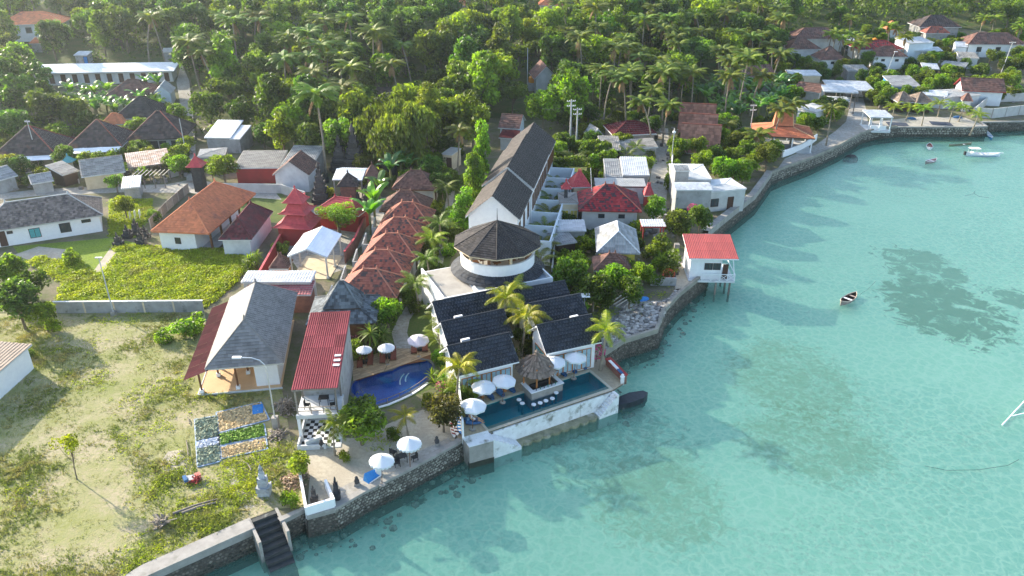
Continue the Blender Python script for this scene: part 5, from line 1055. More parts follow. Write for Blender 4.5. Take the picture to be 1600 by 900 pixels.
# red tiered temple
def tiers(name, label, c, ang, spec, m, cat, wm=None, wallh=2.6, gz=None):
    t = thing(name, label, cat, (c.x, c.y, ground(c.x, c.y)), radians(ang)); OBST.append((c.x, c.y, spec[0][0] / 2))
    for i, (L_, D_, z, ri) in enumerate(spec):
        last = i == len(spec) - 1; a = .08 if last else spec[i + 1][0] / 2 * .62; b = .08 if last else spec[i + 1][1] / 2 * .62; l, d = L_ / 2, D_ / 2
        rf = MB(); V = lambda x, y, h: Vector((x, y, h)); zm = z + ri * .3; fl = .72; f1, f2 = l * .66, d * .66
        for q in ((-1, -1, 1, -1), (1, -1, 1, 1), (1, 1, -1, 1), (-1, 1, -1, -1)):
            p0, p1 = (q[0], q[1]), (q[2], q[3])
            tiles(rf, [V(p0[0] * l, p0[1] * d, z), V(p1[0] * l, p1[1] * d, z), V(p1[0] * f1, p1[1] * f2, zm), V(p0[0] * f1, p0[1] * f2, zm)], .35, .3, .03)
            tiles(rf, [V(p0[0] * f1, p0[1] * f2, zm), V(p1[0] * f1, p1[1] * f2, zm), V(p1[0] * a, p1[1] * b, z + ri), V(p0[0] * a, p0[1] * b, z + ri)], .35, .3, .03)
        o = rf.build('roof_tier', m, t)
        cp = MB()
        for sx in (-1, 1):
            for sy in (-1, 1): cp.tube([V(sx * l * 1.04, sy * d * 1.04, z + .2), V(sx * l, sy * d, z + .05), V(sx * f1, sy * f2, zm + .05), V(sx * a, sy * b, z + ri + .05)], .07, 5)
        if last: cp.lathe([(.16, 0), (.1, .2), (.16, .35), (0, .7)], 6, (0, 0, z + ri))
        cp.build('ridge_cap', m, o)
        MB().box(-a * .95, a * .95, -b * .95, b * .95, z + ri - .05, z + ri + .5).build('tier_wall', wm or M_redwall, t) if not last else None
    l, d = spec[0][0] / 2 - .5, spec[0][1] / 2 - .5
    MB().box(-l, l, -d, d, -.2, spec[0][2] + .02).build('wall', wm or M_white, t)
    return t
q = G(467, 345, 3.0); tiers('red_temple', 'red temple with three stacked flared roofs', q, -8, [(5.6, 5.4, 2.8, 1.4), (4.0, 3.8, 4.6, 1.2), (2.9, 2.8, 6.1, 1.7)], M_tredp, 'temple', M_redwall)
house('temple_hall', 'long plain red roofed temple hall right of the three tiered roof', (490, 330), (562, 336), 4.6, 2.9, 1.6, ang=-18, roof='hip', rm=M_tredp, wm=M_redwall, over=.4, cat='temple hall', capm=M_tredp)
q = G(308, 262, 4.0); tiers('corner_shrine', 'slim dark shrine tower with a small crimson flared roof at the street corner', q, 0, [(2.6, 2.6, 4.4, 1.5)], M_tredp, 'shrine', M_darkstone)
q = G(545, 290, 2.5); tiers('roofed_shrine', 'shrine with a dark pointed roof and brick body in front of the temple canopy', q, 0, [(3.4, 3.2, 2.8, 1.8)], M_tdark, 'shrine', M_brickwall)
q = G(583, 280, 2.5); tiers('roofed_shrine', 'shrine with a brown pointed roof right of the temple canopy', q, 10, [(3.0, 3.0, 3.2, 1.8)], M_tbrown, 'shrine', M_brickwall)
q = G(578, 300, 1.5); tiers('roofed_shrine', 'small rounded dark roofed shrine near the banana plants', q, 0, [(2.4, 2.4, 2.0, .9)], M_tdark, 'shrine', M_brickwall)
q = G(608, 254, 2.5); tiers('roofed_shrine', 'tall red brown shrine roof in the shade behind the temple', q, 0, [(3.4, 3.4, 3.2, 2.4)], M_tbrown, 'shrine', M_darkstone)
q = G(884, 310, 3.6); tiers('rooftop_shrine', 'small rooftop shrine with a crimson flared roof on the yellow annex', q, 0, [(1.5, 1.5, 5.3, .9)], M_tredp, 'shrine', M_darkstone)
q = G(107, 252, 2.4); tiers('house_shrine', 'little shrine with a teal green roof between the first two dark hip roofs', q, 0, [(1.9, 1.9, 2.4, .9)], mat('teal_roof', (.12, .36, .36)), 'shrine', M_cream)
# dark stone gate towers of the temple
def candi(label, u, v, hgt, w_, m=M_darkstone, name='stone_gate_tower', cat='gate tower', group=None, rz=0, base=None):
    p = G(u, v); t = thing(name, label, cat, p, rz, group); z = 0; w0 = w_; n = max(5, int(hgt / .45))
    for i in range(n):
        f = 1 - i / n; ww = w0 * (f ** .8) * (1.12 if i % 2 else .86); z1 = z + hgt / n
        mb = MB().box(-ww / 2, ww / 2, -ww / 2 * .8, ww / 2 * .8, z, z1)
        if i % 2:
            for sx in (-1, 1):
                for sy in (-1, 1): x, y = sx * ww / 2, sy * ww * .4; mb.add([(x, y, z1 + .16 * w_ ** .5), (x - sx * .16 * w_, y, z1 - .02), (x, y - sy * .16 * w_, z1 - .02), (x, y, z1 - .12)], ((0, 1, 2), (0, 2, 3), (0, 3, 1)))
        mb.build('tier', m, t); z = z1
    MB().lathe([(.09 * w_, 0), (.12 * w_, .12 * w_), (0, .45 * w_)], 6, (0, 0, z)).build('finial', m, t)
    return t
candi('tall dark stone gate tower at the left corner of the temple', 503, 318, 6.0, 2.6)
candi('wide dark stone gate tower behind the temple canopy, left one', 533, 268, 5.5, 3.4)
candi('tallest dark stone gate tower behind the temple canopy, right one', 556, 270, 7.5, 4.0)
candi('pale carved grey stone shrine standing on the grass near the seaweed beds', 414, 772, 2.7, 1.15, M_greystone, 'stone_shrine', 'shrine')
candi('dark carved stone shrine inside the white walled plot by the sea', 492, 786, 1.7, .6, M_darkstone, 'stone_shrine', 'shrine')
candi('slim black carved stone shrine on the sand right of the white walled plot', 527, 780, 2.2, .6, mat('black_stone', (.04, .045, .05), (.03, .03, .035), scale=3), 'stone_shrine', 'shrine')
for i, (u, v) in enumerate([(200, 372), (214, 366), (228, 372), (222, 382), (186, 384)]):
    candi('low dark lava stone block %s the ruined shrine beside the orange roofed hall' % ('left of', 'behind', 'right of', 'in front of', 'far left of')[i], u, v, 1.6 + .5 * (i % 2), 1.4, M_darkstone, 'lava_stone_shrine', 'shrine')
for i, (u, v) in enumerate([(520, 312), (534, 322), (560, 318), (572, 322), (595, 262), (510, 285)]):
    candi('small dark stone shrine %s' % ('left of the pointed dark roofed shrine', 'at the front steps of the temple', 'right of the brick shrine body', 'beside the banana plants', 'under the shade tree behind the temple', 'left under the temple canopy edge')[i], u, v, 2.0, 1.0, M_darkstone, 'small_shrine', 'shrine')
# walls and fences
wall_line('boundary_wall', 'grey panelled boundary wall with pale posts between the creeper bed and the dry field', [(88, 489), (320, 487)], 1.5, M_grey, posts=3.4, panels=True, capm=M_white, pm=M_cream)
wall_line('red_compound_wall', 'red compound wall slanting down left of the three tiered temple', [(404, 452), (432, 400), (478, 318)], 1.8, M_redwall, capm=M_tredp)
wall_line('red_compound_wall', 'narrow red brick wall slanting beside the terracotta bungalows', [(540, 412), (556, 390), (574, 350)], 1.8, M_brickwall, capm=M_tredp)
wall_line('temple_wall', 'dark low wall in front of the temple shrines', [(520, 330), (576, 332)], 1.0, M_darkstone, capm=M_greystone)
wall_line('street_wall', 'rough pale block wall along the village street behind the vacant plot', [(340, 300), (440, 302), (478, 314)], 1.6, M_lightgrey)
wall_line('lattice_fence', 'long lattice fence running down to the left of the orange roofed hall', [(236, 358), (262, 330), (296, 300)], 1.6, M_greywood, posts=2.2, panels=True, th=.08)
wall_line('lane_wall', 'thin pale wall along the hill lane beside the third dark roofed house', [(292, 242), (288, 212)], 2.2, M_lightgrey)
wall_line('curved_balustrade', 'pale curved balustrade beside the rusty shed', [(266, 278), (280, 274), (296, 264)], 1.2, M_lightgrey, posts=1.2)
wall_line('lane_wall', 'pale wall with posts on the left side of the right village lane', [(1046, 300), (1050, 250), (1052, 218)], 2.4, M_white, posts=4)
wall_line('garden_wall', 'grey garden wall above the rubble shore', [(1016, 446), (1056, 446)], 1.1, M_grey)
wall_line('jetty_wall', 'high pale block wall on the shore beyond the jetty', [(1519, 183), (1548, 185), (1590, 180), (1640, 176)], 2.2, M_lightgrey, posts=4)
wall_line('jetty_wall', 'pale block wall going up beside the low pale house', [(1519, 183), (1545, 160), (1600, 158)], 2.0, M_lightgrey)
wall_line('garden_wall', 'white stone walls of the hillside house garden at the right edge', [(1510, 102), (1530, 88), (1600, 96)], 2.0, M_lightgrey)
wall_line('yard_wall', 'grey wall right of the planted yards and the yellow leaved bush', [(862, 440), (866, 400), (876, 340)], 2.0, M_grey)
# white walled shrine plot
pts = xy([(467, 733), (480, 806), (523, 793), (510, 762)])
for i, (a_, b_, h_, lab) in enumerate(((0, 1, .9, 'left side of the white walled shrine plot by the sea'), (1, 2, 1.0, 'front side of the white walled shrine plot by the sea'), (2, 3, .9, 'right side of the white walled shrine plot by the sea'))):
    wall_line('plot_wall', lab, None, h_, M_white2, pts=[pts[a_], pts[b_]], th=.22)
wall_line('plot_wall', 'short white wall at the sandy garden entrance beside the cafe', [(478, 700), (504, 692)], .8, M_white, th=.3)

# ================================================================ PLANTS
RP = random.Random(5)
def rdir(up=0.0):
    while 1:
        v = Vector((RP.uniform(-1, 1), RP.uniform(-1, 1), RP.uniform(-1, 1)))
        if .05 < v.length < 1: v.normalize(); v.z += up; return v.normalized()
def leafq(mb, p, nrm, ls, asp=.55, t=None, axis=None):
    a = axis or nrm.cross(rdir()); 
    if a.length < 1e-3: return
    a.normalize(); b = nrm.cross(a).normalized() * ls * asp; a = a * ls
    mb.add((p - a, p + b * .9 - a * .1, p + a, p - b * .9 - a * .1), ((0, 1, 2, 3),), t)
def crown_mb(R, H, lobes, n, ls, lr=.38, up=.25, droop=0.0, zsq=1.0, shell=.72, seed=None):
    mb = MB(); cs = []
    for i in range(lobes):
        d = rdir(.15); f = RP.uniform(.35, .78); cs.append((Vector((d.x * R * f, d.y * R * f, d.z * H * f * .55)), R * lr * RP.uniform(.75, 1.2), RP.random()))
    tot = sum(c[1] ** 2 for c in cs)
    for c, r, t in cs:
        for k in range(int(n * r * r / tot)):
            d = rdir(up); q = c + Vector((d.x * r, d.y * r, d.z * r * zsq)) * RP.uniform(shell, 1.14)
            nn = (d * .8 + rdir()).normalized(); ax = None
            if droop: ax = (Vector((d.x * .5, d.y * .5, -droop)) + rdir() * .25); nn = ax.cross(rdir()).normalized()
            leafq(mb, q, nn, ls * RP.uniform(.65, 1.25), t=min(1, max(0, t * .5 + RP.random() * .5)), axis=ax)
    return mb, cs
def trunk_mb(h, r, cs, z0):
    mb = MB(); bend = Vector((RP.uniform(-.3, .3), RP.uniform(-.3, .3), 0))
    mb.tube([(0, 0, -.3), bend * .4 + Vector((0, 0, h * .35)), bend + Vector((0, 0, h * .7)), bend * 1.2 + Vector((0, 0, h))], [r * 1.3, r, r * .75, r * .4], 7)
    for c, rr, t in cs[:6]:
        s = bend * .7 + Vector((0, 0, h * RP.uniform(.4, .65))); e_ = Vector((c.x, c.y, c.z + z0)); mb.tube([s, s.lerp(e_, .5) + Vector((0, 0, -.2)), e_], [r * .5, r * .35, r * .15], 5)
    return mb
def tree_proto(name, label, R, H, hc, lobes, n, ls, cat='tree', tr=.22, group=None, leafm=None, **k):
    t = thing(name, label, cat, (0, 0, -500), 0, group)
    mb, cs = crown_mb(R, H, lobes, n, ls, **k)
    mb.v = [(x, y, z + hc) for x, y, z in mb.v]
    mb.build('crown', leafm or M_leaf, t); trunk_mb(hc, tr, cs, hc).build('trunk', M_bark, t)
    return t
T = {}
T['round'] = [tree_proto('broadleaf_tree', 'tree', 4.2, 6.4, 6.0, 24, 2700, .40, lr=.33) for _ in range(3)]
T['tall'] = [tree_proto('broadleaf_tree', 'tree', 3.4, 10.5, 7.0, 26, 2700, .40, lr=.34) for _ in range(2)]
T['open'] = [tree_proto('broadleaf_tree', 'tree', 4.0, 8.0, 6.5, 26, 1900, .42, lr=.24) for _ in range(3)]
T['umb'] = [tree_proto('broadleaf_tree', 'tree', 5.0, 3.6, 7.0, 26, 2600, .38, lr=.25, zsq=.6) for _ in range(2)]
T['fine'] = [tree_proto('garden_tree', 'tree', 2.4, 3.0, 3.0, 20, 2300, .20, tr=.12, lr=.30) for _ in range(3)]
T['young'] = [tree_proto('young_tree', 'tree', 1.3, 1.9, 3.6, 8, 520, .14, tr=.05, lr=.36)]
T['bush'] = [tree_proto('bush', 'bush', 1.5, 1.8, .9, 12, 900, .17, cat='bush', tr=.06) for _ in range(3)]
T['cloud'] = [tree_proto('broadleaf_tree', 'tree', 3.6, 3.0, 4.0, 20, 5200, .13, lr=.25, zsq=.8, shell=.85)]
T['bamboo'] = [tree_proto('bamboo_clump', 'bamboo', 9.0, 9.0, 5.6, 46, 15000, .34, lr=.22, droop=1.0, cat='bamboo', tr=.3)]
T['column'] = [tree_proto('columnar_tree', 'tree', 1.25, 15, 5.6, 34, 5200, .18, lr=.6, droop=.8, tr=.14, cat='tree') for _ in range(2)]
# spiky rosette plants (pandanus, dracaena, ferns)
def blade(mb, p, d, L, wd, bend=.5, t=None, seg=3):
    s = d.cross(Vector((0, 0, 1))); s = (s if s.length > .05 else Vector((1, 0, 0))).normalized() * wd; pts = []
    for i in range(seg + 1):
        f = i / seg; q = p + d * L * f - Vector((0, 0, bend * L * f * f)); k = (.6 + .8 * f) if f < .5 else (1.1 - 1.0 * (f - .5) * 2 + .05); pts.append((q - s * k, q + s * k))
    tt = RP.random() if t is None else t
    for (a, b), (c, d_) in zip(pts, pts[1:]): mb.quad(a, b, d_, c, tt)
def spiky_proto(label, name='spiky_plant', heads=6, hh=1.6, L=1.1, n=34, wd=.05, cat='plant', up=.2, col=None):
    t = thing(name, label, cat, (0, 0, -500)); tr = MB()
    for i in range(heads):
        a = 2 * pi * i / heads; r = .0 if heads == 1 else RP.uniform(.2, .8); q = Vector((cos(a) * r, sin(a) * r, hh * RP.uniform(.7, 1.2)))
        mb = MB()
        for k in range(n): blade(mb, q, rdir(up), L * RP.uniform(.7, 1.1), wd, .35)
        mb.build('leaf_rosette', M_palm, t); tr.tube([(0, 0, -.1), q * .5, q], [.12, .1, .07], 5)
    tr.build('stem', M_bark, t); return t
T['spiky'] = [spiky_proto('spiky plant')]
T['tuft'] = [spiky_proto('tufted plant', heads=3, hh=.25, L=1.6, n=22, wd=.07, up=.8)]
# palms
def frond_mb(L=3.6, lift=.55, sag=1.5, n=17, lw=.085, ll=.85, mb=None, M=None, t=None, twist=0, dead=False):
    mb = mb or MB(); M = M or Matrix.Identity(4); P_ = []
    for i in range(7):
        f = i / 6; P_.append(Vector((L * f * (1 - .12 * f), 0, lift * L * f - sag * L * .5 * f * f)))
    def at(f):
        k = min(5, int(f * 6)); return P_[k].lerp(P_[k + 1], f * 6 - k), (P_[k + 1] - P_[k]).normalized()
    for i in range(6):
        w0, w1 = .05 * (1 - i / 6.5), .05 * (1 - (i + 1) / 6.5); mb.quad(*[M @ q for q in (P_[i] + Vector((0, -w0, 0)), P_[i] + Vector((0, w0, 0)), P_[i + 1] + Vector((0, w1, 0)), P_[i + 1] + Vector((0, -w1, 0)))], t=.9)
    tt = RP.random() if t is None else t
    for i in range(n):
        f = .14 + .86 * (i + .5) / n; q, d = at(f); l_ = ll * (sin(pi * (f * .85 + .12)) ** .6)
        for s in (-1, 1):
            v = (Vector((d.x * .55, s * .85, d.z * .55 - .28 - RP.random() * .25))).normalized() * l_ * RP.uniform(.85, 1.1)
            w_ = d * lw; mb.add([M @ (q - w_), M @ (q + w_), M @ (q + v * .6 + w_ * .9), M @ (q + v), M @ (q + v * .6 - w_ * .9)], ((0, 1, 2, 3, 4),), min(1, max(0, tt * .6 + RP.random() * .4)))
    return mb
def palm_dirs(n):
    for i in range(n): yield 2 * pi * i * .382 + RP.uniform(-.2, .2), 1.05 - 1.5 * (i / n) ** 1.1 + RP.uniform(-.1, .1)
def palm_trunk(h, lean, r=.16):
    pts = [Vector((lean * (f ** 2) * h, .15 * sin(f * 3), h * f)) for f in (0, .2, .4, .6, .8, 1)]; pts[0].z = -.3
    return MB().tube(pts, [r * 1.7, r * 1.15, r, r * .95, r * .85, r * .8], 7), pts[-1]
def palm_far(h, lean, L=3.9, n=20):
    t = thing('coconut_palm', 'palm', 'palm tree', (0, 0, -500)); tb, top = palm_trunk(h, lean); tb.build('trunk', M_palmbark, t); mb = MB()
    for a, el in palm_dirs(n):
        M = Matrix.Translation(top) @ Matrix.Rotation(a, 4, 'Z') @ Matrix.Rotation(-el * .45, 4, 'Y'); frond_mb(L * RP.uniform(.85, 1.1), .35, .95, 12, .15, 1.0, mb, M)
    mb.build('crown', M_palm, t)
    dm = MB()
    for k in range(2):
        M = Matrix.Translation(top - Vector((0, 0, .2))) @ Matrix.Rotation(RP.random() * 6.28, 4, 'Z') @ Matrix.Rotation(.9, 4, 'Y'); frond_mb(L * .8, .1, .7, 9, .13, .7, dm, M)
    dm.build('dead_frond', M_dead, t); return t
FRN = [frond_mb(2.6, .55, 1.35, 26, .030, .72, t=.2 + .3 * i).mesh('frond', M_palm) for i in range(3)]
def palm_near(h, lean, n=15, s=1.0, r=.13):
    t = thing('coconut_palm', 'palm', 'palm tree', (0, 0, -500)); tb, top = palm_trunk(h, lean, r); tb.build('trunk', M_palmbark, t)
    for a, el in palm_dirs(n):
        o = link('frond', FRN[RP.randrange(3)], t); o.location = top; o.rotation_euler = (0, -el * .6, a); o.scale = (s * RP.uniform(.85, 1.15),) * 3
    return t
T['palm_hi'] = [palm_far(11, .10), palm_far(12.5, -.06, 4.3, 24), palm_far(11.5, .24, 3.7, 17)]; T['palm_mid'] = [palm_far(8.5, .12, 3.6), palm_far(9, -.1, 3.6)]; T['palm_lo'] = [palm_far(5, .05, 3.3, 18)]
T['near_palm'] = [palm_near(4.0, .06), palm_near(3.0, -.05)]; T['small_palm'] = [palm_near(2.0, .05, 12, .75, .09)]
T['areca'] = []
t = thing('areca_palm', 'palm', 'palm tree', (0, 0, -500)); tb = MB()
for k in range(5): tb.tube([(0, 0, -.1), (cos(k * 1.3) * .3, sin(k * 1.3) * .3, 1.2), (cos(k * 1.3) * .5, sin(k * 1.3) * .5, 2.2)], .06, 5)
tb.build('stem', M_green if False else M_palmbark, t)
for k in range(14):
    o = link('frond', FRN[k % 3], t); a = k * 2.4; o.location = (cos(a) * .35, sin(a) * .35, 1.3 + .06 * k); o.rotation_euler = (0, -.15 - .04 * k, a); o.scale = (.85,) * 3
T['areca'].append(t)
# banana: each leaf an object
bm_ = []
for v in range(2):
    mb = MB(); L_ = 2.1; prev = None
    for i in range(7):
        f = i / 6; x = L_ * f * (1 - .15 * f); z = .75 * L_ * f - .65 * L_ * f * f; w_ = .30 * sin(pi * min(1, f * .93 + .05)) ** .6 + .02
        cur = (Vector((x, -w_, z - .1)), Vector((x, 0, z)), Vector((x, w_, z - .1)))
        if prev: mb.quad(prev[0], prev[1], cur[1], cur[0], .3 + .4 * v); mb.quad(prev[1], prev[2], cur[2], cur[1], .3 + .4 * v)
        prev = cur
    bm_.append(mb.mesh('leaf', M_banana))
def banana(h=2.2, n=8):
    t = thing('banana_plant', 'banana', 'banana plant', (0, 0, -500)); MB().tube([(0, 0, -.2), (0, 0, h * .6), (.05, 0, h)], [.16, .13, .08], 6).build('stem', mat('banana_stem', (.16, .20, .06), (.22, .18, .08), scale=2), t)
    for k in range(n):
        o = link('leaf', bm_[k % 2], t); o.location = (0, 0, h - .1); o.rotation_euler = (RP.uniform(-.3, .3), -.15 - RP.uniform(0, .75), k * 2.4 + RP.uniform(-.2, .2)); o.scale = (RP.uniform(.8, 1.2),) * 3
    return t
T['banana'] = [banana(), banana(1.8, 7)]
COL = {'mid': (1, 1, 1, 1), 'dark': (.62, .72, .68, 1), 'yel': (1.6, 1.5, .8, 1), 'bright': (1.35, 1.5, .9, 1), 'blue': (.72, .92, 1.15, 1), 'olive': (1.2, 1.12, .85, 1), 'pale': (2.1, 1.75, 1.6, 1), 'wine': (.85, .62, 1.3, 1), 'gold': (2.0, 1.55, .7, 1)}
def jit(c, s=.14): return (c[0] * RP.uniform(1 - s, 1 + s), c[1] * RP.uniform(1 - s, 1 + s), c[2] * RP.uniform(1 - s, 1 + s), 1)
PLACED = []; AUTO = []
def plant(kind, p, label, col='mid', sc=1.0, group=None, rz=None, var=None):
    pr = T[kind][RP.randrange(len(T[kind])) if var is None else var]
    s = sc if hasattr(sc, '__len__') else (sc * RP.uniform(.95, 1.05), sc * RP.uniform(.95, 1.05), sc * RP.uniform(.93, 1.07))
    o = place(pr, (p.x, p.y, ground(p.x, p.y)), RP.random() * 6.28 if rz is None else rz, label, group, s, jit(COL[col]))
    if group is None and 'group' in o: del o['group']
    if 'palm' in kind: o.rotation_euler = (RP.uniform(-.07, .07), RP.uniform(-.07, .07), o.rotation_euler.z)
    PLACED.append((p.x, p.y, s[0]))
    if group and group in AGR: AUTO.append((o, AGR[group], col, PX(p.x, p.y, ground(p.x, p.y) + HC[kind] * s[2])))
    return o
AGR = {'forest rounded trees': 'rounded tree', 'forest tall narrow trees': 'tall narrow tree', 'forest loose light trees': 'loose crowned tree', 'forest spreading trees': 'flat spreading tree', 'tall palms of the right grove': 'coconut palm', 'tall palms of the left grove': 'coconut palm',
       'palms behind the upper right village': 'village palm', 'bananas in the grove above the restaurant': 'banana plant', 'bananas below the long lodging': 'banana plant', 'yard trees of the village': 'small yard tree', 'garden bushes of the village': 'garden bush', 'round trees behind the beach kiosk': 'round leafy tree'}
CW = {'mid': 'green', 'dark': 'dark green', 'yel': 'yellow green', 'bright': 'bright green', 'blue': 'bluish green', 'olive': 'olive', 'pale': 'pale', 'gold': 'golden', 'wine': 'wine'}
HC = {'round': 6, 'tall': 7, 'open': 6.5, 'umb': 7, 'fine': 3, 'young': 3.6, 'bush': .9, 'cloud': 4, 'bamboo': 5.6, 'column': 5.6, 'spiky': 1.6, 'tuft': .8, 'palm_hi': 11, 'palm_mid': 8.7, 'palm_lo': 5, 'near_palm': 3.7, 'small_palm': 2.1, 'areca': 1.8, 'banana': 2.3}
def PT(kind, u, v, label, col='mid', sc=1.0, **k):   # u, v: where the middle of the crown shows
    z = sc[2] if hasattr(sc, '__len__') else sc
    h = {'palm_hi': (11, 12.5, 11.5), 'palm_mid': (8.5, 9), 'near_palm': (4, 3)}.get(kind, (HC[kind],) * 4)[k.get('var') or 0] * z
    if kind.startswith('palm') or kind == 'near_palm': k.setdefault('var', 0)
    return plant(kind, G(u, v, h), label, col, sc, **k)
